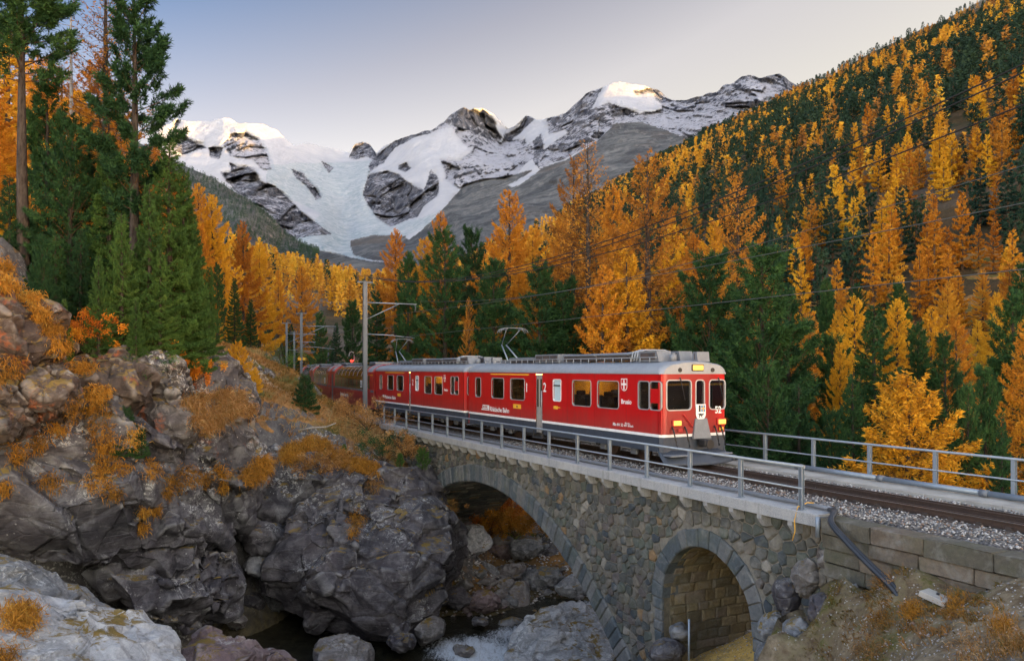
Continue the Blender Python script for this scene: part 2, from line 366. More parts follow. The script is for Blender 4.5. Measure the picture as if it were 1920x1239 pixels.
def masonry(name, cs, seed=0.0, bumpd=.03, var=True):
    s = NT(name); v = s.world(1.0); r = s.orand() if var else s.attr('tint')
    c = s.ramp(r, cs, 'CONSTANT'); n = s.noise(v, 9, 6, .7); b = s.noise(v, 1.3, 4, .6); st = s.thr(s.noise(v, 2.2, 6, .7, .5), .5, .7)
    c = s.mix(s.math('MULTIPLY', s.thr(n,.35,.75), .55), c, (.03,.032,.034)); c = s.mix(s.math('MULTIPLY', st, .5), c, (.27,.27,.25))
    c = s.mix(s.math('MULTIPLY', s.thr(b,.5,.7), .35), c, (.09,.10,.05))
    s.base(c, .88, 0, .25); s.bump(s.math('ADD', n, s.math('MULTIPLY', s.noise(v,28,3), .4)), .8, bumpd); return s.m
STC = [(0,(.085,.088,.082)),(.17,(.125,.12,.105)),(.32,(.075,.085,.085)),(.46,(.165,.15,.125)),(.58,(.10,.115,.10)),(.70,(.20,.185,.155)),(.80,(.115,.10,.095)),(.88,(.055,.07,.085)),(.95,(.26,.17,.09)),(.975,(.30,.28,.24))]
M['stone'] = masonry('rubble_stone', STC)
M['stone_stuff'] = masonry('rubble_stone_joined', STC, var=False)
M['voussoir'] = masonry('voussoir_stone', [(0,(.10,.12,.13)),(.3,(.14,.15,.155)),(.6,(.08,.10,.115)),(.8,(.17,.175,.175))])
M['lining'] = masonry('arch_lining_stone', [(0,(.20,.16,.09)),(.3,(.27,.22,.13)),(.55,(.16,.14,.09)),(.8,(.24,.20,.15))])
M['block'] = masonry('granite_block', [(0,(.15,.12,.09)),(.3,(.20,.165,.125)),(.6,(.12,.11,.085)),(.85,(.17,.13,.10))])
s = NT('mortar'); v = s.world(1.0); n = s.noise(v, 5, 7, .75); s.base(s.mix(s.thr(n,.35,.7), (.24,.225,.19), (.12,.115,.10)), .95, 0, .1); s.bump(s.noise(v,22,5), .6, .03); M['mortar'] = s.m
s = NT('barrel_masonry'); v = s.world(1.0); n = s.noise(v, 5, 7, .75); M['barrel'] = s.base(s.mix(s.thr(n,.35,.7), (.20,.18,.13), (.10,.09,.07)), .95, 0, .1)
s = NT('granite_slab'); v = s.world(1.0); n = s.noise(v, 40, 4, .8); b = s.noise(v, 1.2, 6, .7); st = s.noise(s.world((3,3,.5)), 2.0, 5, .7)
c = s.mix(s.thr(n,.4,.65), (.36,.37,.38), (.22,.23,.24)); c = s.mix(s.math('MULTIPLY', s.thr(b,.45,.7), .5), c, (.46,.45,.43)); c = s.mix(s.math('MULTIPLY', s.thr(st,.52,.7), .45), c, (.14,.14,.13))
s.base(c, .85, 0, .3); s.bump(n, .4, .01); M['slab'] = s.m
s = NT('walkway_concrete'); v = s.world(1.0); b = s.noise(v, 1.5, 7, .7); n = s.noise(v, 30, 3)
s.base(s.mix(s.thr(b,.35,.7), (.42,.40,.36), (.27,.255,.23)), .9, 0, .2); s.bump(n, .4, .01); M['concrete'] = s.m
s = NT('ballast'); v = s.world(1.0); r = s.vor(v, 14, 'F1', 'Color'); e = s.vor(v, 14, 'F1'); n = s.noise(v, 1.3, 5)
c = s.mix(s.math('MULTIPLY', e, 1.1), s.mix(s.n('ShaderNodeRGBToBW', Color=r).outputs[0], (.13,.12,.115), (.42,.41,.40)), (.03,.03,.03)); c = s.mix(s.math('MULTIPLY',s.thr(n,.45,.7),.4), c, (.16,.11,.08))
s.base(c, .9); s.bump(s.math('SUBTRACT', 1.0, e), 1.0, .05); M['ballast'] = s.m
s = NT('ballast_stone'); c = s.ramp(s.attr('tint'), [(0,(.12,.115,.11)),(.25,(.22,.21,.20)),(.5,(.35,.34,.33)),(.75,(.48,.47,.46)),(.9,(.22,.15,.11))]); s.base(c, .9); M['pebble'] = s.m

def red_paint(name, c):
    s = NT(name); v = s.coords('Object'); x = s.t.nodes.new('ShaderNodeSeparateXYZ'); s.L(v, x.inputs[0]); n = s.noise(v, 1.3, 6, .7); st = s.noise(s.coords('Object',(3.5,3.5,.5)), 1.6, 6, .75); f = s.noise(v, 14, 4, .7)
    low = s.math('MULTIPLY', s.thr(s.math('ADD', x.outputs[2], s.math('MULTIPLY', s.math('SUBTRACT', st, .5), 1.3)), 1.75, .75), .5)
    k = s.math('MAXIMUM', low, s.math('MULTIPLY', s.thr(st,.56,.75), .28)); seam = s.math('MULTIPLY', s.thr(s.math('PINGPONG', x.outputs[0], .98), .022, .006), .45)
    cc = s.mix(k, s.mix(s.math('MULTIPLY', s.thr(n,.4,.7), .35), c, tuple(q*.55 for q in c)), (.10,.055,.04)); cc = s.mix(seam, cc, (.06,.01,.01))
    s.base(cc, s.math('ADD', .28, s.math('MULTIPLY', s.math('ADD', k, s.math('MULTIPLY', f, .25)), .5)), 0, .45); s.bump(s.math('SUBTRACT', s.math('MULTIPLY', n, .6), seam), .25, .02); return s.m
M['red'] = red_paint('red_paint', (.42,.004,.006))
M['red_unused'] = paint('red_paint', (.42,.004,.006), .34, dirt=.22, sc=1.6, spec=.45)
M['red_dark'] = red_paint('coach_red_paint', (.40,.006,.008))
M['silver'] = paint('silver_roof', (.28,.31,.35), .42, .25, dirt=.55, dirtc=(.16,.17,.19), sc=1.2)
M['navy'] = paint('slate_blue_paint', (.034,.045,.065), .5, dirt=.4, dirtc=(.03,.03,.03))
M['white'] = paint('white_paint', (.75,.75,.76), .5, dirt=.25)
M['chrome'] = paint('bright_frame', (.38,.40,.44), .35, .4, dirt=.1)
M['dark'] = paint('underframe_black', (.022,.023,.026), .6, dirt=.5, dirtc=(.07,.055,.045))
M['equip'] = paint('roof_equipment_grey', (.17,.19,.22), .5, .3, dirt=.5, dirtc=(.09,.09,.1))
M['darkequip'] = paint('resistor_black', (.05,.05,.055), .5, .2, dirt=.5, dirtc=(.18,.10,.06))
M['galv'] = paint('galvanised_steel', (.25,.30,.36), .45, .55, dirt=.4, dirtc=(.18,.19,.2), sc=6)
M['mast'] = paint('mast_steel', (.09,.11,.14), .5, .5, dirt=.4, dirtc=(.15,.16,.17), sc=4)
M['rail'] = paint('rusty_rail', (.075,.048,.036), .6, .5, dirt=.6, dirtc=(.04,.03,.026), sc=8)
M['railtop'] = paint('polished_rail', (.34,.33,.33), .3, .9, dirt=.2)
M['sleeper'] = paint('sleeper_dark', (.055,.042,.036), .8, .2, dirt=.5)
M['wire'] = paint('wire_dark', (.018,.018,.02), .6, .3, dirt=.1)
M['copper'] = paint('contact_wire', (.10,.11,.11), .5, .6, dirt=.1)
M['hose'] = paint('black_hose', (.02,.024,.032), .35, 0, dirt=.2, dirtc=(.1,.1,.1))
M['yellow'] = paint('yellow_paint', (.75,.40,.03), .5, dirt=.1)
M['cream'] = paint('interior_yellow_panel', (.72,.42,.06), .6, dirt=.1)
M['seat'] = paint('seat_cloth', (.03,.022,.025), .9, dirt=.1)
M['frost'] = paint('frosted_pane', (.42,.56,.62), .35, dirt=.1)
M['doorgrey'] = paint('grey_door', (.30,.29,.28), .5, .2, dirt=.35)
M['interior'] = paint('car_interior', (.16,.10,.06), .8, dirt=.1)
M['black'] = paint('black_plastic', (.012,.012,.013), .45, dirt=.1)
M['blue'] = paint('crest_blue', (.05,.22,.42), .5, dirt=.05)
M['signred'] = emis('red_signal', (1,.03,.02), 3)
M['lamp'] = emis('headlamp_glow', (1,.46,.03), .42)
M['ceil'] = emis('carriage_ceiling_light', (1,.62,.16), 5.0)
s = NT('window_glass'); s.base((.9,.92,.92), .03); gl = s.t.nodes.new('ShaderNodeBsdfGlossy'); gl.inputs['Roughness'].default_value = .03; gl.inputs[0].default_value = (.8,.85,.9,1)
tr = s.t.nodes.new('ShaderNodeBsdfTransparent'); tr.inputs[0].default_value = (.52,.52,.50,1); 
mx = s.t.nodes.new('ShaderNodeMixShader'); mx.inputs[0].default_value = .09; s.L(tr.outputs[0], mx.inputs[1]); s.L(gl.outputs[0], mx.inputs[2]); s.L(mx.outputs[0], s.out.inputs[0]); M['glass'] = s.m
s = NT('dark_glass'); M['dglass'] = s.base((.008,.010,.012), .06, 0, .6)
s = NT('coach_glass'); v = s.world(1.0); M['cglass'] = s.base(s.mix(s.thr(s.noise(v,1.2,3),.5,.65), (.012,.012,.012), (.05,.035,.012)), .08, 0, .6)

def leaf_mat(name, stops, orr=.5, trans=0.0, rough=.7):
    s = NT(name); t = s.attr('tint'); r = s.orand()
    f = s.math('ADD', s.math('MULTIPLY', t, 1-orr), s.math('MULTIPLY', r, orr)); c = s.ramp(f, stops)
    s.base(c, rough, 0, .15)
    if trans:
        tb = s.t.nodes.new('ShaderNodeBsdfTranslucent'); s.L(c, tb.inputs[0]); mx = s.t.nodes.new('ShaderNodeMixShader'); mx.inputs[0].default_value = trans
        s.L(s.bsdf.outputs[0], mx.inputs[1]); s.L(tb.outputs[0], mx.inputs[2]); s.L(mx.outputs[0], s.out.inputs[0])
    return s.m
M['larch'] = leaf_mat('larch_needles_orange', [(0,(.16,.055,.014)),(.25,(.36,.13,.018)),(.55,(.55,.235,.022)),(.8,(.64,.34,.035)),(1,(.44,.31,.06))], .45, .25)
M['larch_gold'] = leaf_mat('larch_needles_gold', [(0,(.34,.15,.014)),(.4,(.62,.32,.022)),(.8,(.74,.46,.035)),(1,(.56,.42,.06))], .4, .25)
M['larch_rust'] = leaf_mat('larch_needles_rust', [(0,(.14,.06,.018)),(.4,(.34,.14,.022)),(.8,(.52,.24,.03)),(1,(.44,.26,.05))], .4, .25)
M['pine'] = leaf_mat('pine_needles', [(0,(.008,.028,.014)),(.4,(.020,.058,.022)),(.75,(.044,.105,.030)),(1,(.11,.17,.050))], .35, .12)
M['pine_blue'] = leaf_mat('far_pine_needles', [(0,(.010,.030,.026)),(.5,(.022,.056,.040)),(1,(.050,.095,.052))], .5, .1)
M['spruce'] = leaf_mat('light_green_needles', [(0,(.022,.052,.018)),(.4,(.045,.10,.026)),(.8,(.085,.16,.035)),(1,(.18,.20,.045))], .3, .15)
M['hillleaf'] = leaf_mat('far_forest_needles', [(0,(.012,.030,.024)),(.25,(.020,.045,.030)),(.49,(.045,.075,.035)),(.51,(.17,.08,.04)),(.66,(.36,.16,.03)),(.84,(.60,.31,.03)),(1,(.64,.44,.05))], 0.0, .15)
M['bush'] = leaf_mat('autumn_shrub_leaves', [(0,(.20,.045,.012)),(.35,(.42,.12,.016)),(.7,(.62,.26,.02)),(1,(.45,.34,.04))], .3, .2)
M['grass'] = leaf_mat('dry_grass', [(0,(.085,.085,.02)),(.2,(.17,.10,.025)),(.45,(.28,.13,.035)),(.7,(.40,.22,.085)),(.9,(.46,.33,.16)),(1,(.10,.12,.02))], .2, .15)
M['tuft'] = leaf_mat('hanging_orange_grass', [(0,(.085,.06,.016)),(.3,(.22,.11,.02)),(.55,(.40,.17,.022)),(.8,(.50,.26,.035)),(1,(.44,.32,.09))], .42, .15)
def bark(name, a, b):
    s = NT(name); v = s.world((6,6,1.5)); n = s.noise(v, 1.5, 7, .7); s.base(s.mix(s.thr(n,.35,.7), a, b), .95, 0, .1); s.bump(n, .9, .05); return s.m
M['bark'] = bark('conifer_bark', (.022,.018,.017), (.085,.072,.064))
M['bark_dead'] = bark('dead_wood', (.22,.20,.18), (.40,.38,.35))
M['twig'] = bark('brown_twigs', (.06,.038,.025), (.13,.085,.055))

def ground_mat():
    s = NT('valley_ground'); v = s.world(1.0); nz = s.nz()
    X, Y, Z = s.posxyz()
    n1 = s.noise(v, .35, 6, .65, .5); n2 = s.noise(v, 2.2, 7, .7, .3); n3 = s.noise(v, 11, 5, .7)
    grass = s.mix(s.thr(n2,.40,.62), (.20,.105,.030), (.36,.19,.07)); grass = s.mix(s.thr(n1,.47,.60), grass, (.085,.095,.022)); grass = s.mix(s.math('MULTIPLY',s.thr(n3,.5,.7),.5), grass, (.05,.035,.02))
    rock = s.mix(s.thr(n2,.35,.65), (.06,.058,.064), (.15,.145,.14)); rock = s.mix(s.math('MULTIPLY', s.thr(s.noise(v,7,5,.75),.55,.6), s.thr(n1,.45,.55)), rock, (.38,.38,.36))
    earth = s.mix(s.thr(n2,.38,.62), (.12,.085,.05), (.30,.24,.155)); peb = s.vor(v, 9, 'F1'); earth = s.mix(s.math('MULTIPLY', s.thr(peb,.22,.14), s.thr(s.noise(v,1.7,3),.42,.55)), earth, (.50,.48,.44))
    earth = s.mix(s.math('MULTIPLY', s.thr(n1,.46,.58), s.thr(n2,.42,.56)), earth, (.10,.095,.025)); earth = s.mix(s.math('MULTIPLY', s.thr(n3,.52,.68), .5), earth, (.08,.06,.035))
    c = s.mix(s.thr(s.math('ADD', nz, s.math('MULTIPLY', n2, .25)), .80, .92), rock, grass)
    c = s.mix(s.attr('earth'), c, earth)
    sand = s.mix(n2, (.50,.30,.08), (.62,.42,.13)); sand = s.mix(s.thr(n3,.52,.66), sand, (.20,.13,.05)); sand = s.mix(s.math('MULTIPLY', s.thr(s.noise(v,1.6,6,.75),.5,.6), .6), sand, (.26,.20,.10)); c = s.mix(s.attr('sand'), c, sand)
    bed = s.mix(s.thr(s.noise(v,3,6,.7),.4,.6), (.055,.045,.028), (.12,.10,.05)); c = s.mix(s.attr('bed'), c, bed)
    s.base(c, .92, 0, .2); s.bump(s.math('ADD', n2, s.math('MULTIPLY', n3, .35)), .9, .14); return s.m
M['ground'] = ground_mat()
def hill_mat():
    s = NT('forest_hillside'); v = s.world(1.0); n = s.noise(v, .012, 7, .7, .4); n2 = s.noise(v, .09, 6, .7); Z = s.posxyz()[2]
    c = s.mix(s.thr(n2,.35,.6), (.030,.032,.018), (.085,.055,.028)); c = s.mix(s.thr(n,.5,.6), c, (.10,.085,.07))
    al = s.thr(s.math('ADD', Z, s.math('MULTIPLY', s.math('SUBTRACT', n2, .5), 140)), 330, 420); c = s.mix(al, c, s.mix(s.thr(n2,.4,.6), (.10,.085,.045), (.20,.18,.155)))
    s.base(c, .95, 0, .1); s.bump(n2, .8, 3.0); return s.m
M['hill'] = hill_mat()
def mountain_mat():
    s = NT('mountain'); v = s.world(1.0)
    rock, dust, ice, scree = s.attr('rock'), s.attr('dust'), s.attr('ice'), s.attr('scree')
    a = s.noise(v, .004, 8, .72, .6); b = s.noise(v, .018, 8, .75, .4); st = s.noise(s.world((1.3,1,.6)), .012, 8, .78, .9)
    rc = s.mix(s.thr(st,.43,.57), (.022,.028,.050), (.15,.165,.21)); rc = s.mix(s.math('MULTIPLY',s.thr(b,.48,.62),.7), rc, (.24,.235,.25)); rc = s.mix(s.math('MULTIPLY',s.thr(s.noise(v,.05,4,.8),.52,.6),.6), rc, (.03,.033,.045))
    sc = s.mix(s.thr(a,.4,.62), (.09,.10,.115), (.25,.26,.265)); sc = s.mix(s.math('MULTIPLY',s.thr(b,.42,.62),.7), sc, (.055,.06,.07)); sc = s.mix(s.math('MULTIPLY',s.thr(s.noise(v,.0022,5,.6),.55,.65),.6), sc, (.13,.105,.09)); sc = s.mix(s.math('MULTIPLY', s.thr(s.noise(s.world((1,.3,.25)), .02, 6, .75, .3),.54,.62), .55), sc, (.27,.27,.27))
    snow = s.mix(s.thr(a,.35,.7), (.60,.62,.68), (.44,.48,.57))
    icec = s.mix(s.thr(s.noise(s.world((.5,1,1.5)), .028, 7, .8, 1.3),.44,.56), (.56,.61,.66), (.30,.40,.47))
    c = s.mix(ice, snow, icec)
    c = s.mix(scree, c, sc)
    # dust of snow lies on the flatter ledges of the rock
    nz = s.nz('Normal'); d = s.math('ADD', s.math('ADD', s.math('MULTIPLY', nz, .34), s.math('MULTIPLY', st, .30)), s.math('ADD', s.math('MULTIPLY', s.noise(v,.035,6,.85,.3), .75), s.math('MULTIPLY', dust, .11)))
    dd = s.thr(d, .845, .872); rr = s.mix(dd, rc, (.46,.48,.56)); c = s.mix(rock, c, rr)
    s.base(c, .9, 0, .15); s.bump(s.math('ADD', s.math('MULTIPLY', a, .8), s.math('ADD', s.math('MULTIPLY', b, .5), s.math('MULTIPLY', s.noise(v,.05,5,.8), .22))), 1.0, 90.0); return s.m
M['mountain'] = mountain_mat()
s = NT('river_water'); v = s.world(1.0); foam = s.attr('foam'); mpw = s.t.nodes.new('ShaderNodeMapping'); mpw.inputs['Rotation'].default_value = (0,0,.85); mpw.inputs['Scale'].default_value = (1.7,.45,1); s.L(v, mpw.inputs[0]); n = s.noise(mpw.outputs[0], 2.6, 8, .8, .8); n2 = s.noise(v, 11, 5, .7, .6)
f = s.thr(s.math('ADD', s.math('MULTIPLY', foam, .55), s.math('ADD', s.math('MULTIPLY', n, .75), s.math('MULTIPLY', n2, .35))), .96, 1.22)
s.base(s.mix(f, s.mix(s.thr(n,.4,.6),(.012,.014,.012),(.035,.032,.018)), (.66,.72,.78)), s.math('ADD', .06, s.math('MULTIPLY', f, .5)), 0, .6); s.bump(s.math('ADD', n, s.math('MULTIPLY', n2, .4)), .7, .12); M['water'] = s.m
s = NT('path_dirt'); v = s.world(1.0); s.base(s.mix(s.noise(v,3,6), (.36,.30,.21), (.24,.19,.12)), .95); M['path'] = s.m
# ------------------------------------------------------------------ where the railway runs
FD = np.array((.444,-.896)); FD = FD/np.linalg.norm(FD)     # towards the viewer along the straight
ND = np.array((-FD[1], FD[0]))                                # away from the camera side (ND.x > 0)
if ND[0] < 0: ND = -ND
R0 = np.array((6.68,18.5)); C0 = np.array((5.9,25.8)); ZR = -3.12     # railing origin, nose of the train, rail top
def T(t, off=0.0): p = R0-FD*t+ND*off; return (p[0], p[1])       # t metres along the near railing, off metres behind it
T0 = float(-(C0-R0)@FD)                                             # t of the train's nose
HDG = [(-60,26.36),(30,26.36),(46,19.5),(70,19.0),(100,15),(160,8),(400,5)]
_s = np.arange(-40, 200, .5); _hh = np.radians(np.interp(_s, [a for a,b in HDG], [b for a,b in HDG]))
_px = C0[0]+np.cumsum(-np.sin(_hh))*.5; _py = C0[1]+np.cumsum(np.cos(_hh))*.5
_i0 = int(np.where(_s == 0)[0][0]); _px += C0[0]-_px[_i0]; _py += C0[1]-_py[_i0]
def trk(s, off=0.0):
    """centreline of the track, s metres behind the nose; off > 0 to the far side"""
    x = np.interp(s,_s,_px); y = np.interp(s,_s,_py); h = np.radians(np.interp(s,[a for a,b in HDG],[b for a,b in HDG]))
    return (x+off*math.cos(h), y+off*math.sin(h))
def trkh(s): return math.radians(float(np.interp(s,[a for a,b in HDG],[b for a,b in HDG])))

# ------------------------------------------------------------------ ground heights
G = []
def g(u, v, Y): x, y, z = px(u,v,Y); G.append((x,y,z))
def gz(x, y, z): G.append((x,y,z))
for s in (27,34,42,50,60,72,86,100,118):
    for off in (-2.2,0,3.0):
        x, y = trk(s, off); gz(x, y, -3.55)
for q in ((-16,-3.72),(-10,-3.72),(-7,-3.72),(-5,-3.74),(-3,-3.78),(-1.5,-3.85)):
    x, y = T(q[0], -.35); gz(x, y, q[1])
for q in (-16,-9,-3,3): x, y = T(q, 8.5); gz(x, y, -6.8)
for q in (10,18,26): x, y = T(q, 9.5); gz(x, y, -10.5 if q < 20 else -8.0)
# river
for p in ((18,56,-10.6),(10,46,-11.6),(4.2,39.2,-12.2),(1,37,-12.5),(-1.9,34.7,-12.6),(-7,32.5,-12.8),(-12,34.5,-12.8),(-6,28,-12.9),(-9,25,-12.9),(-12,18,-13),(-14,10,-13)): gz(*p)
for p in ((0,46,-10.9),(1.5,50,-10.0),(-1,43,-11.2),(3,56,-8),(5,62,-5.5),(-3,44,-9.5),(2,33,-12.0),(6,37,-11.6),(9,38,-10),(4,28.5,-11.6),(3,26.2,-10.5)): gz(*p)
# right bank and small arch
for t, o, z in ((3.7,.3,-7.75),(3.7,4.5,-7.4),(3.7,-2,-9.2),(2.2,-2.0,-8.6),(1.0,-.6,-7.6),(1.8,-.6,-8.4),(.5,-.5,-6.6),(.1,-.5,-5.5),(-.8,-1.5,-5.2),(5.6,.3,-8.9),(6.8,.3,-9.9),(3.5,6.5,-7.6),(8,-2,-11.4),(5,-4,-10.6)): x, y = T(t,o); gz(x,y,z)
g(1600,1130,17.0); g(1700,1080,16.2); g(1850,1112,14.9); g(1590,1045,17.5); g(1500,1239,17.6); g(1700,1239,13.6); g(1900,1239,11.0); gz(5.6,16.5,-7.9); g(1800,1150,14.5); g(1650,1090,16.8)
gz(4,10,-4.6); gz(9,6,-2.8); gz(0,4,-1.7); gz(14,8,-3.0); gz(-2,10,-7); gz(2,14,-8.5); gz(0,7,-4)
# left bank: rim, grass slope, shelf under the trees
g(480,850,39); g(560,838,42); g(640,852,43); g(700,882,43); g(760,888,42.6); g(820,900,42)
g(600,800,44); g(700,830,45); g(520,780,43); g(500,720,47); g(560,700,52); g(610,745,52); g(470,690,48); g(430,655,52); g(500,660,62)
g(400,650,48); g(300,640,42); g(100,600,42); g(0,480,40); g(-100,450,40)
g(350,665,34); g(430,700,36.5); g(480,745,38.5); g(300,690,33.5); g(200,705,33); g(130,690,32); g(0,520,28.5); g(90,610,30); g(-150,480,28)
# cliff foot (hidden behind the cliff body)
g(460,1150,38.5); g(380,1110,34.5); g(250,1090,32); g(0,1030,28); g(560,1040,40.5); g(700,1030,42); g(620,1000,41)
gz(-11,39.5,-11.9); gz(-12.6,38.6,-11.8); gz(-9,40.2,-11.4); gz(-16,20,-8); gz(-20,14,-6); gz(-10,14,-11)
for p in ((-15,22,-9.3),(-13.5,24,-10.3),(-11.5,26.5,-11.2),(-10.5,29,-11.8),(-11.3,31.5,-12.2),(-12.2,33.2,-12.3),(-11,36,-12.2),(-10.5,38,-11.6),(-7.5,38.5,-11.4),(-4.5,39,-11.2),(-3,38,-12),(-12.8,35.5,-11.6),(-8.5,35.5,-12.2),(-9.8,34,-12.3),(-5.5,37,-12.2),(-13.2,31,-11.6),(-14.8,29,-10),(-17,25.5,-8.5),(-15,27.5,-9.5)): gz(*p)
# far side of the line
for p in ((0,62,-4.5),(10,60,-5.5),(20,45,-8),(30,50,-8.5),(25,70,-6),(45,60,-7),(18,30,-7.5),(30,36,-8.5),(24,24,-7),(-8,80,-3.6),(8,80,-4),(50,100,-5),(20,110,-4),(-10,115,-3),(-25,115,-2),(-45,110,4),(-50,70,9),(-60,40,12),(-40,20,8),(-38,60,5.5),(60,40,-7),(60,10,-4)): gz(*p)
HS = [(-2400,150,190),(-1200,170,200),(-300,255,200),(0,330,220),(200,390,250),(350,440,300),(450,462,430),(560,500,560),(640,515,640),(700,520,700),(800,516,700),(900,485,640),(1000,446,640),(1100,394,700),(1200,332,780),(1300,268,850),(1420,210,860),(1520,160,860),(1600,117,860),(1700,72,840),(1850,-2,820),(2000,-75,780),(2400,-200,720),(3600,-500,640),(9000,-1900,600)]
_th = np.array([math.atan2((u-CX)/FP,1) for u,v,Y in HS]); _rr = np.array([Y/math.cos(t) for (u,v,Y),t in zip(HS,_th)]); _zz = np.array([-(v-HY)/FP*Y for u,v,Y in HS])
def sm(x, a, b): t = np.clip((x-a)/(b-a),0,1); return t*t*(3-2*t)
def Hfar(x, y):
    r = np.hypot(x,y); th = np.arctan2(x,y); rs = np.interp(th,_th,_rr); zs = np.interp(th,_th,_zz); z0 = np.interp(th, np.radians([-60,-25,0,30]), [6,0,-4,-6])
    w = (r-100)/(rs-100); ze = np.where(w < 1, z0+(zs-z0)*np.clip(w,0,None), zs-(r-rs)*.12)
    P = np.stack([x/170,y/170,x*0],1); n = fbm(P,5,3)
    ze = ze+n*np.clip(w,0,1)*(1-np.clip(w,0,1)**4)*np.clip(zs,10,400)*.13
    P2 = np.stack([x/35,y/35,x*0],1); ze = ze+fbm(P2,3,9)*5*np.clip(w*3,0,1)
    return ze
def H(x, y, detail=True):
    x = np.atleast_1d(np.asarray(x,float)); y = np.atleast_1d(np.asarray(y,float)); r = np.hypot(x,y)
    xc = np.clip(x,-70,80); yc = np.clip(y,0,140); zn = rbf(G, np.stack([xc,yc],1)); w = sm(r,85,135); z = zn*(1-w)
    f = r > 84
    if f.any(): z[f] += Hfar(x[f],y[f])*w[f]
    if detail:
        P = np.stack([x,y,z*.0],1); z = z+fbm(P*.22,4,21)*.55*np.clip((r-8)/10,0,1)
    z = z-2.6*np.exp(-((x+11.2)**2+(y-36.6)**2)/2.3**2)      # the pool in the cleft
    # the formation of the railway is level
    d = np.full(len(x), 99.); near = r < 150
    if near.any():
        ss = np.arange(-24,128,2.0); tx, ty = np.array([trk(s) for s in ss]).T
        dd = np.hypot(x[near][:,None]-tx[None], y[near][:,None]-ty[None]); j = dd.argmin(1); dm = dd.min(1); sj = ss[j]
        d[near] = np.where((sj > 24) , dm, 99.)
    k = sm(-d, -4.6, -2.6); z = z*(1-k)+np.minimum(z,-3.52)*k
    k2 = sm(-d, -3.6, -2.6); z = z*(1-k2)+(-3.52)*k2
    return z
def H1(x, y): return float(H([x],[y])[0])

def axis_pts(segs):
    out = [segs[0][0]]
    for a, b, st in segs: n = max(1,int(round((b-a)/st))); out += list(np.linspace(a,b,n+1)[1:])
    return np.array(out)
xs = axis_pts([(-70,-32,1.2),(-32,16,.3),(16,30,.6),(30,80,1.3)]); ys = axis_pts([(2,10,.8),(10,50,.3),(50,70,.6),(70,135,1.3)])
XX, YY = np.meshgrid(xs, ys, indexing='ij'); X1, Y1 = XX.ravel(), YY.ravel(); Z1 = H(X1,Y1)
gx, gy = np.gradient(Z1.reshape(XX.shape), xs, ys); slope = np.hypot(gx,gy).ravel()
V = np.stack([X1,Y1,Z1],1); rk = sm(slope, .55, 1.0); dsp = rockdisp(V, .8, 4, ((2.2,.42),(.8,.16)))
tt = -(np.stack([X1,Y1],1)-R0)@FD; oo = (np.stack([X1,Y1],1)-R0)@ND
dtr = np.abs(oo-2.5); quiet = sm(dtr, 3.2, 5)
V[:,2] += dsp*rk*np.where((tt > 24)|(tt < -1), quiet, 1)
earth = sm(X1-.25*(Y1-14)*0, 3.0, 5.5)*sm(-Y1,-21.5,-18.0)*(1-sm(Z1,-3,-2))
sand = sm(tt,1.0,1.6)*sm(-tt,-6.2,-5.4)*sm(oo,-3.5,-2.0)*sm(-oo,-9,-6)*sm(Z1,-9.6,-8.9)
bed = sm(-Z1, 10.2, 11.6)
me = np_mesh('ground', V, grid_faces(len(xs),len(ys))[:, ::-1], [M['ground']], smooth=True, attrs={'earth':('POINT',earth),'sand':('POINT',sand),'bed':('POINT',bed)})
ob('ground', me, kind='structure'); GROUND_V = V.copy()
# river
rx = np.arange(-34,34,.25); ry = np.arange(2,75,.25); RX, RY = np.meshgrid(rx,ry,indexing='ij'); P = np.stack([RX.ravel(),RY.ravel()],1)
wl = np.interp(P[:,1], [2,30,36,40,46,56,75], [-12.15,-12.10,-11.95,-11.7,-11.2,-10.4,-9.0])
def blob(P, c, r): return np.exp(-((P[:,0]-c[0])**2+(P[:,1]-c[1])**2)/r**2)
foam = 1.2*blob(P,(-2.2,34.3),2.2)+blob(P,(.3,36.3),1.3)+blob(P,(4.6,40.0),1.9)+blob(P,(-.5,33),1.5)+blob(P,(2.5,38.5),1.0)+.8*blob(P,(6.5,42),2.2)+.5*blob(P,(-6.5,33.5),1.2)+.7*blob(P,(9,46),3)
P3 = np.c_[P,P[:,0]*0]; wz = wl+.06*fbm(P3*1.1,4,2)+np.clip(foam,0,1)*.12*fbm(P3*2.5,4,5)
ob('river', np_mesh('river', np.c_[P,wz], grid_faces(len(rx),len(ry))[:, ::-1], [M['water']], smooth=True, attrs={'foam':('POINT',np.clip(foam,0,1.2))}), kind='structure')
# far terrain: forested valley and hillside, on round the corner beyond the frame
ths = np.radians(np.concatenate([np.arange(-110,-32,3.0),np.arange(-32,34,.22),np.arange(34,118,2.0)])); rs = 78*np.exp(np.linspace(0, math.log(1600/78.), 210))
TH, RR = np.meshgrid(ths, rs, indexing='ij'); fx, fy = (RR*np.sin(TH)).ravel(), (RR*np.cos(TH)).ravel(); fz = H(fx,fy,False)
fz -= .6*sm(-RR.ravel(),-140,-90)
ob('hillside', np_mesh('hillside', np.stack([fx,fy,fz],1), grid_faces(len(ths),len(rs)), [M['hill']], smooth=True), kind='structure')

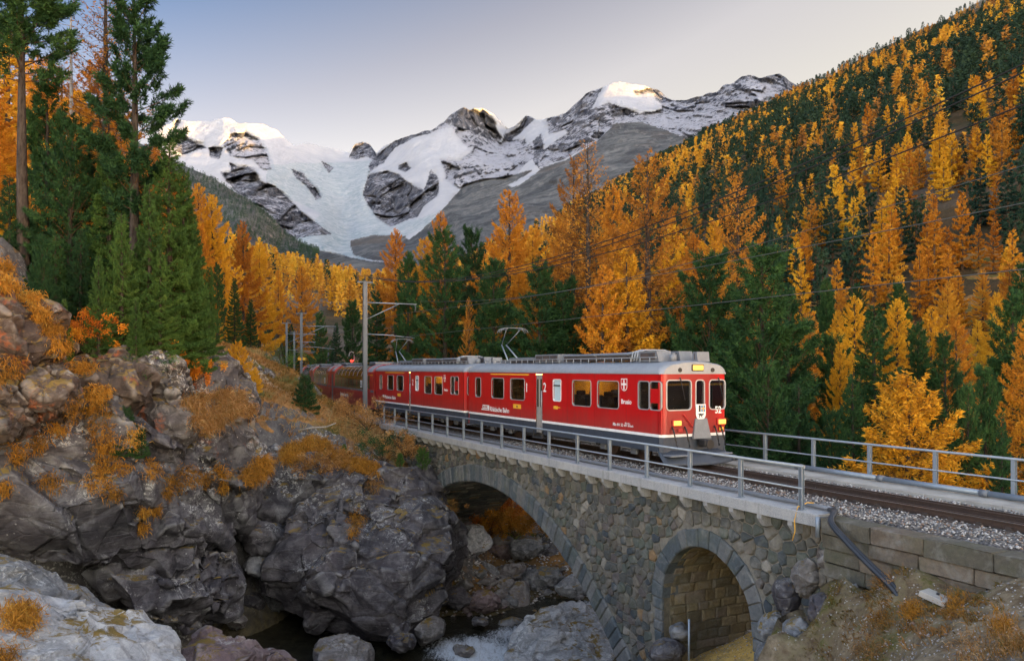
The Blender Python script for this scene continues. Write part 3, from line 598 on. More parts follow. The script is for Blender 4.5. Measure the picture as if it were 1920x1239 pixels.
# ------------------------------------------------------------------ mountains
def sheet(name, sky, vb, dctrl, du, nrow, polys, relief, seed, label, back=1500, noisek=1.0, mat='mountain'):
    us = np.arange(sky[0][0], sky[-1][0]+.1, du); vs0 = np.interp(us,[p[0] for p in sky],[p[1] for p in sky])
    vs0 = vs0+fbm(np.stack([us/14,us*0,us*0+seed],1),4,seed)*3.2*noisek
    w = np.concatenate([np.linspace(-1,0,7)[:-1], np.linspace(0,1,nrow)]); W, U = np.meshgrid(w, us); U = U.ravel(); W = W.ravel(); VS = np.repeat(vs0,len(w)); 
    Wp = np.clip(W,0,1); Vv = VS+Wp*(vb-VS)
    D = rbf(dctrl, np.stack([U,Vv],1)*.01) if False else rbf([(a,b,c) for a,b,c in dctrl], np.stack([U,Vv],1))
    X = (U-CX)/FP*D; Z = -(Vv-HY)/FP*D; P = np.stack([X,Z,D*.25],1)
    wu = np.stack([U+7*fbm(P/260,4,seed+31), Vv+7*fbm(P/260,4,seed+47)],1)
    A = {k: np.zeros(len(U)) for k in ('rock','dust','ice','scree')}
    for attr, val, poly in polys: A[attr][in_poly(wu[:,0], wu[:,1], poly)] = val
    rg = ridged(P/620+np.array((0,0,.3)),6,seed,.58); fn = fbm(P/150,5,seed+3); ang = ridged(np.stack([X*.9+Z*.5,Z*.25,D*.1],1)/330,5,seed+8)
    rockm = np.clip(A['rock']+A['scree']*.55,0,1); 
    kr = rockm.reshape(len(us),len(w)); 
    for _ in range(14): kr = (kr+np.roll(kr,1,0)+np.roll(kr,-1,0)+np.roll(kr,1,1)+np.roll(kr,-1,1))/5
    kr = kr.ravel(); fq_ = np.stack([X,Z*.8,D*.15],1)+fbm(P/400,3,seed+40)[:,None]*90; rko = (A['rock']*(1-A['scree'])); fine_ = (cells(fq_,300,seed+50,2.2)[0]*75+cells(fq_,110,seed+51,2.2)[0]*26)*rko+ridged(P/170,5,seed+21)*34+ridged(P/60,4,seed+23)*16; cr = fine_*kr*(relief/330)+A['ice']*ridged(np.stack([X,Z*2.2,D*.2],1)/90,4,seed+12)*14
    D2 = D+relief*(rg*.55+fn*.3)*(.42+.58*kr)+relief*.5*ang*kr+cr
    D2 = np.where(W < 0, D2-W*back, D2); Z = -(Vv-HY)/FP*D2-np.where(W < 0, (W*W)*back*.75, 0)
    X = (U-CX)/FP*D2
    me = np_mesh(name, np.stack([X,D2,Z],1), grid_faces(len(us),len(w))[:, ::-1] , [M[mat]], smooth=True, attrs={k:('POINT',a) for k,a in A.items()})
    return ob(name, me, kind='structure', label=label)
SKY1 = [(200,262),(300,237),(318,234),(333,221),(350,229),(400,227),(420,220),(432,222),(445,231),(472,232),(500,236),(520,246),(548,272),(562,272),(575,267),(595,272),(620,280),(640,283),(655,288),(666,272),(680,267),(695,272),(706,288),(722,272),(745,262),(769,255),(790,247),(810,244),(835,227),(850,210),(869,200),(880,206),(890,203),(905,204),(925,215),(940,230),(953,243),(965,236),(975,228),(985,217),(1000,222),(1015,226),(1028,222),(1042,218),(1060,212),(1075,200),(1090,185),(1098,176),(1110,170),(1137,162),(1160,153),(1180,158),(1210,161),(1235,170),(1252,186),(1262,190),(1282,188),(1300,183),(1320,178),(1345,172),(1355,163),(1375,155),(1392,143),(1402,140),(1425,147),(1440,143),(1462,140),(1480,152),(1510,170),(1600,200),(1700,220)]
DC = [(200,262,6400),(300,235,6200),(420,222,6300),(545,272,6200),(640,285,6800),(680,268,7000),(705,290,6500),(760,260,5900),(870,203,5600),(905,208,6100),(950,242,6400),(985,220,5900),(1030,225,5700),(1110,168,5400),(1160,155,5500),(1250,185,5400),(1290,188,5000),(1400,143,4700),(1460,143,4700),(1510,172,4600),(1700,220,4600),
 (780,350,4800),(740,400,4500),(700,340,5000),(720,430,4000),(600,340,5400),(640,400,4800),(650,436,4200),(560,445,3700),(600,465,3300),(700,480,2900),(900,300,5000),(950,330,4300),(1000,300,4500),(1050,330,3600),(1100,250,4500),(1200,280,3600),(1200,330,3000),(900,420,2900),(850,400,3300),(1000,420,2500),(1300,250,3700),(1400,210,4100),(1450,260,3400),(860,370,4200),(800,320,5000),
 (450,270,5600),(500,340,4600),(600,430,3700),(380,270,5900),(400,330,4900),(450,380,4200),(300,330,5000),(200,400,4000),(250,540,3000),(500,540,2500),(700,540,2300),(1000,540,2000),(1300,540,1900),(1700,540,1900),(1500,400,2600),(850,260,5500),(930,260,5900)]
PL = [
 ('ice',.75,[(500,310),(700,300),(680,361),(707,408),(735,427),(790,410),(850,380),(870,400),(760,440),(560,450),(600,400),(540,370),(500,340)]),
 ('rock',1,[(321,260),(346,250),(362,262),(384,279),(362,284),(340,290),(321,276)]),('rock',1,[(387,279),(417,279),(409,299),(395,298)]),
 ('rock',1,[(326,232),(333,221),(340,228),(325,240)]),
 ('rock',1,[(414,273),(434,257),(464,249),(483,262),(500,290),(510,317),(494,317),(472,298),(450,292),(428,290)]),('dust',.55,[(410,250),(500,240),(520,330),(420,300)]),
 ('rock',1,[(412,322),(434,320),(428,303),(447,309),(476,312),(489,339),(516,350),(543,372),(571,400),(596,416),(622,440),(549,447),(516,420),(440,356)]),
 ('rock',1,[(546,317),(571,325),(590,350),(601,372),(590,377),(574,347),(557,333)]),('rock',1,[(607,301),(626,314),(620,325),(612,316)]),
 ('rock',1,[(657,291),(668,268),(689,262),(707,287),(703,296),(684,290),(670,297)]),
 ('rock',1,[(680,361),(694,324),(726,321),(751,330),(766,342),(791,358),(810,318),(822,336),(822,367),(797,389),(785,408),(763,417),(735,427),(707,408),(685,380)]),
 ('rock',1,[(750,312),(765,308),(773,318),(762,326),(750,320)]),
 ('rock',1,[(691,319),(707,285),(735,264),(775,250),(772,262),(744,276),(722,304)]),
 ('rock',1,[(765,262),(765,250),(810,240),(835,222),(869,195),(885,203),(905,212),(925,224),(932,242),(941,257),(935,269),(879,279),(860,257),(850,240),(829,243),(807,252)]),('dust',.8,[(800,215),(935,205),(945,290),(820,300)]),
 ('rock',1,[(829,299),(860,302),(897,274),(941,267),(960,286),(997,299),(960,336),(897,367),(863,352),(835,338)]),('dust',.8,[(820,280),(1000,255),(1000,350),(820,370)]),
 ('rock',1,[(941,267),(950,250),(975,240),(988,214),(1000,216),(1004,224),(975,252),(960,262),(985,262),(988,276),(1016,250),(1020,262),(1016,298),(990,300),(950,300)]),
 ('rock',1,[(1026,226),(1040,214),(1075,197),(1098,172),(1128,166),(1120,188),(1106,206),(1140,196),(1175,202),(1200,212),(1240,206),(1240,190),(1262,188),(1300,180),(1400,135),(1462,136),(1520,170),(1720,215),(1720,320),(1300,280),(1180,230),(1130,260),(1060,300),(1012,318),(1000,300),(1040,262),(1066,250),(1060,240),(1030,250)]),
 ('dust',.5,[(1020,215),(1100,160),(1260,180),(1400,135),(1540,170),(1500,230),(1400,260),(1300,262),(1180,235),(1120,270),(1010,330)]),
 ('rock',1,[(1190,168),(1235,166),(1258,190),(1240,196),(1225,176),(1195,176)]),
 ('rock',0,[(1426,200),(1440,180),(1465,196),(1430,215)]),('dust',.8,[(1200,240),(1250,215),(1300,230),(1290,262),(1225,262)]),('dust',.9,[(1380,170),(1440,150),(1470,210),(1420,240)]),
 ('scree',1,[(822,400),(870,345),(941,332),(1013,318),(1060,304),(1115,270),(1150,232),(1200,228),(1250,245),(1300,262),(1400,240),(1500,180),(1720,200),(1720,560),(740,560),(735,470),(790,432)]),
 ('rock',0,[(822,400),(870,345),(941,332),(1013,318),(1060,304),(1115,270),(1150,232),(1200,228),(1250,245),(1300,262),(1400,240),(1500,180),(1720,200),(1720,560),(740,560),(735,470),(790,432)]),
 ('scree',0,[(955,348),(985,332),(1010,315),(1014,322),(985,342),(965,352)]),
 ('scree',1,[(190,560),(560,560),(560,470),(555,446),(450,380),(400,330),(300,330),(190,330)]),
 ('scree',1,[(655,455),(700,440),(760,440),(790,500),(700,490),(662,476)]),('scree',1,[(570,462),(700,492),(780,500),(800,560),(500,560)]),
 ('ice',1,[(553,443),(600,436),(740,434),(700,445),(655,452),(662,475),(702,487),(640,487),(570,462)]),
]
sheet('mountains', SKY1, 545, DC, 2.0, 190, PL, 330, 5, 'snow and rock massif with a glacier flowing down between its peaks')
SKY2 = [(120,215),(250,262),(345,310),(400,335),(450,365),(500,398),(540,440),(570,458),(600,470),(650,484),(700,494),(760,500),(820,500)]
DC2 = [(120,215,2300),(250,262,2300),(345,310,2300),(450,365,2200),(540,440,2100),(600,470,1900),(700,494,1500),(820,500,1300),(120,540,1200),(300,540,1200),(450,540,1100),(560,540,1050),(700,540,1000),(820,540,1000),(350,400,1800),(450,430,1600),(300,330,2100)]
P2 = [('scree',1,[(0,0),(2000,0),(2000,900),(0,900)])]
sheet('mountain_ridge', SKY2, 560, DC2, 2.5, 90, P2, 110, 15, 'dark wooded shoulder of the valley below the glacier', back=600, noisek=.5)
# unseen ridge added beyond the right edge to keep sun off the valley
yy = np.arange(-6000,11000,140.); xx = np.linspace(1900,9500,46); A_, B_ = np.meshgrid(yy,xx,indexing='ij'); a, b = A_.ravel(), B_.ravel()
crest = 5200; h = 2600*np.clip(1-np.abs(b-crest)/3600,0,1)**.9*(.93+.07*ridged(np.stack([a/1500,b*0,b*0],1),4,4))+70*ridged(np.stack([a/900,b/900,b*0],1),5,6)-60
ob('sun_blocking_ridge', np_mesh('sun_blocking_ridge', np.stack([b,a,h],1), grid_faces(len(yy),len(xx))[:, ::-1], [M['mountain']], smooth=True, attrs={'scree':('POINT',np.ones(len(a)))}), kind='structure', label='unseen ridge added to block the low sun from the valley')
# ------------------------------------------------------------------ stone viaduct
WOFF = .30                                   # face of the masonry behind the railing line
AC, AZ, RE, RI = 18.3, -19.75, 15.45, 14.72    # main arch: centre t, centre z, outer and inner radius
SC, SZ, SI, SE = 3.73, -6.80, 1.90, 2.38      # small arch
def W3(t, z, off=WOFF): p = R0-FD*t+ND*off; return (p[0], p[1], z)
viaduct = empty('stone_viaduct', W3(AC,-12), label='curved-arch stone railway viaduct over the gorge with one wide and one small arch', cat='bridge')
bmat = Matrix.Translation(viaduct.location).inverted()
def tov(o): o.matrix_parent_inverse = bmat; return o
def low(t):
    z = -14.0
    if abs(t-AC) < RI: z = max(z, AZ+math.sqrt(RI*RI-(t-AC)**2))
    if abs(t-SC) < SI-1e-6: z = max(z, SZ+math.sqrt(max(0,SI*SI-(t-SC)**2)))
    if t > 31: z = -8
    return z
mb = MB(); brk = sorted(set([-.6, SC-SI+.001, SC+SI-.001, SC-SI-.001, SC+SI+.001, 33.0]+list(np.arange(-.5,33,.25))+list(np.linspace(SC-SI+.002,SC+SI-.002,24))))
for a, b in zip(brk[:-1], brk[1:]):
    za, zb = low(a+1e-5), low(b-1e-5)
    for off in (WOFF, 5.15): mb.add([W3(a,za,off),W3(b,zb,off),W3(b,-3.55,off),W3(a,-3.55,off)], [(0,1,2,3)])
tov(mb.build('wall_core', M['mortar'], viaduct))
mb = MB()
for a, b in zip(brk[:-1], brk[1:]):
    za, zb = low(a+1e-5), low(b-1e-5)
    if za > -13.9 or zb > -13.9: mb.add([W3(a,za),W3(b,zb),W3(b,zb,5.15),W3(a,za,5.15)], [(0,1,2,3)])
for t in (SC-SI, SC+SI): mb.add([W3(t,-14),W3(t,SZ),W3(t,SZ,5.15),W3(t,-14,5.15)], [(0,1,2,3)])
for t in (-.6, 33): mb.add([W3(t,-14),W3(t,-3.55),W3(t,-3.55,5.15),W3(t,-14,5.15)], [(0,1,2,3)])
tov(mb.build('barrel', M['barrel'], viaduct))
def stone_geo(poly, rs, gap=.018, proud=.075, frame=None):
    """cushion-shaped stone on a planar polygon of (a,b); frame(a,b,out)->xyz"""
    P = np.array(poly); c = P.mean(0); n = len(P)
    # mortar gap as an offset towards the centre, corners knocked in a little
    d = c-P; L = np.linalg.norm(d,axis=1,keepdims=True); g = P+d/L*gap*(.9+.6*rs.rand(n,1))
    inn = c+(g-c)*(.72+.1*rs.rand()); tilt = rs.normal(0,.045,2); pr = proud*(.55+.75*rs.rand())
    def o(q, h): return h+float((q-c)@tilt)
    vs = [frame(q[0],q[1],-.05) for q in g]+[frame(q[0],q[1],o(q,pr*.45)) for q in g]+[frame(q[0],q[1],o(q,pr)) for q in inn]
    fs = [(i,(i+1)%n,n+(i+1)%n,n+i) for i in range(n)]+[(n+i,n+(i+1)%n,2*n+(i+1)%n,2*n+i) for i in range(n)]+[tuple(2*n+i for i in range(n))]
    return vs, fs
def clip(poly, p, nrm):
    out = []; n = len(poly)
    for i in range(n):
        a, b = poly[i], poly[(i+1)%n]; da = (a[0]-p[0])*nrm[0]+(a[1]-p[1])*nrm[1]; db = (b[0]-p[0])*nrm[0]+(b[1]-p[1])*nrm[1]
        if da <= 0: out.append(a)
        if da*db < 0: k = da/(da-db); out.append((a[0]+(b[0]-a[0])*k, a[1]+(b[1]-a[1])*k))
    return out
rs = np.random.RandomState(11); seeds = []
z = -3.72; row = 0
while z > -13.2:
    hgt = .20+.14*rs.rand(); t = -1.0+rs.rand()*.4
    while t < 33.5:
        wdt = (.20+.34*rs.rand()**1.4)*(1.08 if t < 12 else 1.0); sag = .12*math.sin(t*.9+row*.7)+.08*math.sin(t*2.3+row)
        seeds.append((t+wdt/2, z-hgt/2+sag*.6+rs.normal(0,.045))); t += wdt
    z -= hgt; row += 1
S = np.array(seeds); stones = []
gl = H(*[np.array([T(t, WOFF-.4)[k] for t in S[:,0]]) for k in (0,1)])
for i, (t, z) in enumerate(S):
    if z < gl[i]-.5 or t < -.55 or t > 32.8: continue
    dm = math.hypot(t-AC, z-AZ); ds = math.hypot(t-SC, z-SZ)
    if dm < RE+.06 or (z > SZ and ds < SE+.08) or (z <= SZ and abs(t-SC) < SE+.02): continue
    if z > -3.72: continue
    poly = [(t-.45,z-.3),(t+.45,z-.3),(t+.45,z+.3),(t-.45,z+.3)]
    D = np.abs(S-S[i]); nb = np.where((D[:,0] < 1.2) & (D[:,1] < .9))[0]
    for j in nb:
        if j == i: continue
        m = (S[i]+S[j])/2; poly = clip(poly, m, S[j]-S[i])
        if len(poly) < 3: break
    if len(poly) < 3: continue
    poly = clip(poly, (0,-3.60), (0,1)); poly = clip(poly, (-.6,0), (-1,0))
    if dm < RE+1.0: e = (S[i]-(AC,AZ))/dm; poly = clip(poly, (AC+e[0]*(RE+.012), AZ+e[1]*(RE+.012)), (-e[0],-e[1]))
    if z > SZ-.2 and ds < SE+1.0: e = (S[i]-(SC,SZ))/ds; poly = clip(poly, (SC+e[0]*(SE+.012), SZ+e[1]*(SE+.012)), (-e[0],-e[1]))
    if z <= SZ+.4: sg = 1 if t > SC else -1; poly = clip(poly, (SC+sg*(SI+.42), 0), (-sg,0)) if abs(t-SC) < SE+.8 else poly
    if len(poly) < 3: continue
    # round the corners: cut any vertex that sticks far out
    a = np.array(poly); area = .5*abs(np.dot(a[:,0],np.roll(a[:,1],1))-np.dot(a[:,1],np.roll(a[:,0],1)))
    if area < .012: continue
    q = []
    for k in range(len(a)):
        p0, p1, p2 = a[k-1], a[k], a[(k+1)%len(a)]; r_ = .16
        q += [p1+(p0-p1)*r_, p1+(p2-p1)*r_]
    Yd = W3(t,z)[1]; stones.append((area/Yd**2, t, z, np.array(q)))
stones.sort(key=lambda s: -s[0])
def wf(a, b, h): return W3(a, b, WOFF-h)
for s_ in stones[:300]:
    vs, fs = stone_geo(s_[3], rs, frame=wf); mb = MB(); c = Vector(W3(s_[1],s_[2])); mb.add([Vector(v)-c for v in vs], fs)
    o = mb.build('stone', M['stone'], viaduct); o.location = c-viaduct.location
def joined(name, geos, mat, parent=None, tints=None, **k):
    vs = []; fs = []; tn = []
    for gi, (v, f) in enumerate(geos):
        b = len(vs); vs += v; fs += [tuple(b+i for i in q) for q in f]; tn += [tints[gi] if tints is not None else random.random()]*len(v)
    me = bpy.data.meshes.new(name); me.from_pydata(vs, [], fs); me.materials.append(mat)
    a = me.attributes.new('tint','FLOAT','POINT'); a.data.foreach_set('value', np.array(tn, dtype=np.float32)); me.update()
    return ob(name, me, parent, **k)
random.seed(4)
tov(joined('rubble_masonry', [stone_geo(s_[3], rs, frame=wf) for s_ in stones[300:]], M['stone_stuff'], viaduct, kind='stuff'))
# voussoirs of both arches, every one its own block
def vouss(c, cz, ri, re, a0, a1, proud, rs):
    g = .010
    pts = []
    for rr, aa in ((ri,a0+g/ri),(re,a0+g/re),(re,a1-g/re),(ri,a1-g/ri)): pts.append((c+rr*math.sin(aa), cz+rr*math.cos(aa)))
    P = np.array(pts); cc = P.mean(0); inn = cc+(P-cc)*.86; d = proud*(.7+.6*rs.rand())
    vs = [W3(p[0],p[1],WOFF+.55) for p in P]+[W3(p[0],p[1],WOFF-d*.6) for p in P]+[W3(p[0],p[1],WOFF-d) for p in inn]; n = 4
    return vs, [(i,(i+1)%n,n+(i+1)%n,n+i) for i in range(n)]+[(n+i,n+(i+1)%n,2*n+(i+1)%n,2*n+i) for i in range(n)]+[tuple(2*n+i for i in range(n)),(3,2,1,0)]
amin = -math.asin(12.4/RE); amax = math.asin(12.0/RE); n = 74; rs = np.random.RandomState(5)
aa = np.linspace(amin, amax, n+1); aa[1:-1] += rs.normal(0,.0022,n-1)
for i in range(n):
    vs, fs = vouss(AC, AZ, RI-.02, RE+rs.normal(0,.02), aa[i], aa[i+1], .10, rs); c = Vector(vs[4]); mb = MB(); mb.add([Vector(v)-c for v in vs], fs); o = mb.build('arch_stone', M['voussoir'], viaduct); o.location = c-viaduct.location
aa = np.linspace(-math.pi/2, math.pi/2, 16); aa[1:-1] += rs.normal(0,.01,14)
for i in range(15):
    vs, fs = vouss(SC, SZ, SI-.02, SE+rs.normal(0,.015), aa[i], aa[i+1], .09, rs); c = Vector(vs[4]); mb = MB(); mb.add([Vector(v)-c for v in vs], fs); o = mb.build('arch_stone', M['voussoir'], viaduct); o.location = c-viaduct.location
for sg in (-1,1):
    z = SZ
    while z > -10:
        hh = .30+.14*rs.rand(); w_ = .30+.12*rs.rand(); a, b = sorted((SC+sg*(SI-.02), SC+sg*(SI+w_)))
        P = [(a+.01,z-hh+.012),(b-.01,z-hh+.012),(b-.01,z-.012),(a+.01,z-.012)]; vs, fs = stone_geo(P, rs, .004, .08, wf)
        c = Vector(vs[0]); mb = MB(); mb.add([Vector(v)-c for v in vs], fs); o = mb.build('quoin', M['voussoir'], viaduct); o.location = c-viaduct.location; z -= hh
# coursed stones lining the small barrel (the side one looks at), and the long soffit of the main arch
def barrel_stones(arc, rows, lmin, lmax, o0, o1, proud):
    out = []
    for r_ in range(rows):
        o_ = o0-rs.rand()*.3
        while o_ < o1:
            l = lmin+(lmax-lmin)*rs.rand(); a, b = max(o_,o0), min(o_+l,o1); o_ += l
            if b-a < .08: continue
            out.append((r_, a, b))
    return out
def arcpt(q):      # q metres along the lining of the small arch from crown down the left side
    if q < SI*math.pi/2: a = q/SI; return (SC+SI*math.sin(a), SZ+SI*math.cos(a)), (-math.sin(a), -math.cos(a))
    return (SC+SI, SZ-(q-SI*math.pi/2)), (-1,0)
q = -.9; rows = []
while q < 6.2: hq = .24+.14*rs.rand(); rows.append((q,q+hq)); q += hq
for (qa, qb) in rows:
    o_ = WOFF-.02-rs.rand()*.3
    while o_ < 5.1:
        l = .32+.45*rs.rand(); a, b = max(o_,WOFF+.25), min(o_+l,5.1); o_ += l
        if b-a < .1: continue
        def fr(x, y, h):
            if y < 0: an = y/SI; p = (SC+SI*math.sin(an), SZ+SI*math.cos(an)); nn = (-math.sin(an), -math.cos(an))
            else: p, nn = arcpt(y)
            return W3(p[0]+nn[0]*h, p[1]+nn[1]*h, x)
        vs, fs = stone_geo([(a,qa),(b,qa+rs.normal(0,.015)),(b,qb),((a+b)/2,qb+rs.normal(0,.02)),(a,qb)], rs, .016, .05, fr)
        c = Vector(vs[0]); mb = MB(); mb.add([Vector(v)-c for v in vs], fs); o = mb.build('lining_stone', M['lining'], viaduct); o.location = c-viaduct.location
geos = []; aq = math.asin(.0)
an = -.05
while an < math.asin(12.3/RI):
    da = (.20+.05*rs.rand())/RI; o_ = WOFF+.2-rs.rand()*.4
    while o_ < 5.1:
        l = .3+.5*rs.rand(); a, b = max(o_,WOFF+.2), min(o_+l,5.1); o_ += l
        if b-a < .1: continue
        def fr(x, y, h): return W3(AC+(RI-h)*math.sin(y), AZ+(RI-h)*math.cos(y), x)
        P = [(a+.012,an+.0008),(b-.012,an+.0008),(b-.012,an+da-.0008),(a+.012,an+da-.0008)]; d = .03+.03*rs.rand()
        vs = [fr(p[0],p[1],-.02) for p in P]+[fr(p[0],p[1],d) for p in P]; geos.append((vs, [(0,1,5,4),(1,2,6,5),(2,3,7,6),(3,0,4,7),(4,5,6,7)]))
    an += da
tov(joined('soffit_masonry', geos, M['stone_stuff'], viaduct, kind='stuff'))
# corbels and edge slabs
for k in range(33):
    t = .256+k*1.0; mb = MB(); 
    vs = [W3(t+a, z_, o_) for a in (-.075,.075) for (o_, z_) in ((.36,-3.56),(-.10,-3.56),(-.10,-3.66),(.06,-3.86),(.36,-3.86))]
    mb.add([Vector(v)-Vector(W3(t,-3.7)) for v in vs], [(0,1,2,3,4),(9,8,7,6,5),(0,5,6,1),(1,6,7,2),(2,7,8,3),(3,8,9,4),(4,9,5,0)])
    o = mb.build('corbel', M['slab'], viaduct); o.location = Vector(W3(t,-3.7))-viaduct.location
t = -.62; k = 0
while t < 32.4:
    l = 1.75 if k else 1.5; b = min(t+l, 32.5); mb = MB(); j = .006
    for (z0,z1,o0,o1) in ((-3.55,-3.27,-.14,.62),):
        vs = [W3(q, z_, o_) for q in (t+j,b-j) for (o_, z_) in ((o0,z0),(o0,z1-.02),(o0+.02,z1),(o1,z1),(o1,z0))]
        c = Vector(vs[0]); mb.add([Vector(v)-c for v in vs], [(0,1,2,3,4),(9,8,7,6,5),(0,5,6,1),(1,6,7,2),(2,7,8,3),(3,8,9,4),(4,9,5,0)])
    o = mb.build('edge_slab', M['slab'], viaduct); o.location = c-viaduct.location; t = b; k += 1
mb = MB()
for a, b in zip(np.arange(-16,32.5,2.0), np.arange(-14,34.5,2.0)):
    vs = [W3(q, z_, o_) for q in (a+.006,b-.006) for (o_, z_) in ((4.25,-3.5),(4.25,-3.20),(5.62,-3.20),(5.62,-3.5))]
    mb2 = MB(); c = Vector(vs[0]); mb2.add([Vector(v)-c for v in vs], [(0,1,2,3),(7,6,5,4),(0,4,5,1),(1,5,6,2),(2,6,7,3),(3,7,4,0)]); o = mb2.build('walkway_slab', M['concrete'], viaduct); o.location = c-viaduct.location
# fill behind the parapet to the right of the bridge
mb = MB(); vs = [W3(t, z_, o_) for t in (-17,-.62) for (o_,z_) in ((.25,-8),(.25,-3.5),(5.3,-3.5),(5.3,-9))]
mb.add(vs, [(0,1,2,3),(7,6,5,4),(0,4,5,1),(1,5,6,2),(2,6,7,3),(3,7,4,0)]); mb.build('embankment', M['mortar'], kind='structure')
# dry stone parapet of long granite blocks
par = empty('retaining_wall', W3(-5,-4), label='low retaining wall of long granite blocks carrying the ballast beside the soil slope', cat='stone wall')
def block(t0, t1, z0, z1, o0, o1, rs):
    P = [(t0,z0),(t1,z0),(t1,z1),(t0,z1)]; j = lambda s=.008: rs.normal(0,s)
    bm = bmesh.new(); bmesh.ops.create_cube(bm, size=1, matrix=Matrix.Diagonal((t1-t0-.016,o1-o0,z1-z0-.014,1)))
    bmesh.ops.bevel(bm, geom=bm.edges[:], offset=.018, segments=1, affect='EDGES'); 
    for v in bm.verts: v.co += Vector((j(),j(.012),j(.006)))
    c = Vector(W3((t0+t1)/2,(z0+z1)/2,(o0+o1)/2)); rot = Matrix(((-FD[0],ND[0],0),(-FD[1],ND[1],0),(0,0,1)))
    for v in bm.verts: v.co = rot @ v.co
    bmesh.ops.recalc_face_normals(bm, faces=bm.faces); me = bpy.data.meshes.new('block'); bm.to_mesh(me); bm.free(); me.materials.append(M['block'])
    o = ob('block', me, par); o.location = c-par.location
rs = np.random.RandomState(3)
for (z0,z1,o0,lm,lx,ts) in ((-3.66,-3.30,-.16,1.15,1.4,-.70),(-3.99,-3.67,-.08,.85,1.35,-.66),(-4.32,-4.0,-.02,.8,1.2,-.62),(-4.66,-4.33,.02,.8,1.2,-.62)):
    t = ts
    while t > -15: l = lm+(lx-lm)*rs.rand(); block(t-l, t, z0+rs.normal(0,.004), z1, o0+rs.normal(0,.015), .40, rs); t -= l
# railings
def railing(name, label, off, t0, t1, step, zb, grp='railings of the viaduct'):
    e = empty(name, W3(t0,zb,off), label=label, cat='railing', group=grp); loc = e.location.copy()
    ang = math.atan2(-FD[1], -FD[0])
    n = int(round((t1-t0)/step))
    pm = MB(); pm.box(-.012,.012,-.045,.045,0,.98).box(-.05,.05,-.045,-.037,0,.98).box(-.05,.05,.037,.045,0,.98).box(-.08,.08,-.08,.08,0,.015); me = pm.mesh('post', M['galv'])
    for k in range(n+1):
        o = ob('post', me, e); o.location = Vector(W3(t0+k*step, zb, off))-loc; o.rotation_euler = (0,0,ang)
    L = (t1-t0)
    for nm, zz, r_ in (('top_rail',1.0,.034),('middle_rail',.50,.022)):
        mb = MB(); mb.tube([Vector(W3(t0-.08,zb+zz,off-.05*(zz<.9)))-loc, Vector(W3(t1+.08,zb+zz,off-.05*(zz<.9)))-loc], r_, 8); mb.build(nm, M['galv'], e)
    return e
railing('railing', 'galvanised railing along the near edge of the viaduct, ending above the black hoses', 0.0, 0, 32, 2.0, -3.265)
railing('railing', 'galvanised railing along the far edge of the viaduct in front of the orange larch', 5.30, .45-2.07*7, .45+2.07*15, 2.07, -3.20)
# conduits
mb = MB(); mb.tube([W3(t,-3.20+.006*math.sin(t*3),.40) for t in np.arange(-.7,32,.8)], .055, 8); mb.build('conduit', M['equip'], label='grey cable pipe lying on the near edge slabs behind the railing', cat='pipe')
c_ = empty('conduit', W3(0,-3.1,5.12), label='thick grey pipe running along the foot of the far railing', cat='pipe')
for a in np.arange(-16,32,3.0):
    mb = MB(); mb.tube([Vector(W3(a,-3.10,5.12))-c_.location, Vector(W3(a+2.98,-3.10,5.12))-c_.location], .075, 10); mb.build('pipe_length', M['galv'], c_)
    mb = MB(); mb.tube([Vector(W3(a+2.88,-3.10,5.12))-c_.location, Vector(W3(a+3.1,-3.10,5.12))-c_.location], .092, 10); mb.build('collar', M['equip'], c_)
hs_ = empty('cable_hoses', px(1540,958,17.8), label='two black cable hoses dropping from the end of the viaduct into the soil slope', cat='hose'); hl = hs_.location
for d_, r_ in ((0,.055),(.13,.05)):
    mb = MB(); P = [W3(-.55,-3.20,.40-d_), W3(-.85,-3.18,.15-d_*.6), W3(-1.15,-3.34,-.30-d_*.4), (W3(-1.7,-3.62,-.45-d_*.5)), (W3(-2.35,-3.95,-.55-d_*.6)), (W3(-2.9,-4.22,-.62-d_*.7)), W3(-3.3,-4.5,-.68-d_*.7)]
    Q = []
    for i in range(len(P)-1):
        for q in range(5):
            t_ = q/5; p0,p1,p2,p3 = [Vector(P[max(0,min(len(P)-1,i+k))]) for k in (-1,0,1,2)]
            Q.append(.5*((2*p1)+(-p0+p2)*t_+(2*p0-5*p1+4*p2-p3)*t_*t_+(-p0+3*p1-3*p2+p3)*t_**3)-hl)
    mb.tube(Q, r_, 8); mb.build('hose', M['hose'], hs_)
mb = MB(); mb.tube([Vector(W3(.02,z_,o_))-hl for o_, z_ in ((.42,-3.14),(.2,-3.12),(-.1,-3.2),(-.2,-3.5),(-.18,-3.75),(-.26,-3.95))], .012, 6); mb.build('yellow_cable', M['yellow'], hs_)
mb = MB(); mb.tube([Vector(W3(-.66,-3.3,-.2))-hl, Vector(W3(-.66,-3.75,-.2))-hl], .05, 8); mb.build('drain_stub', M['galv'], hs_)

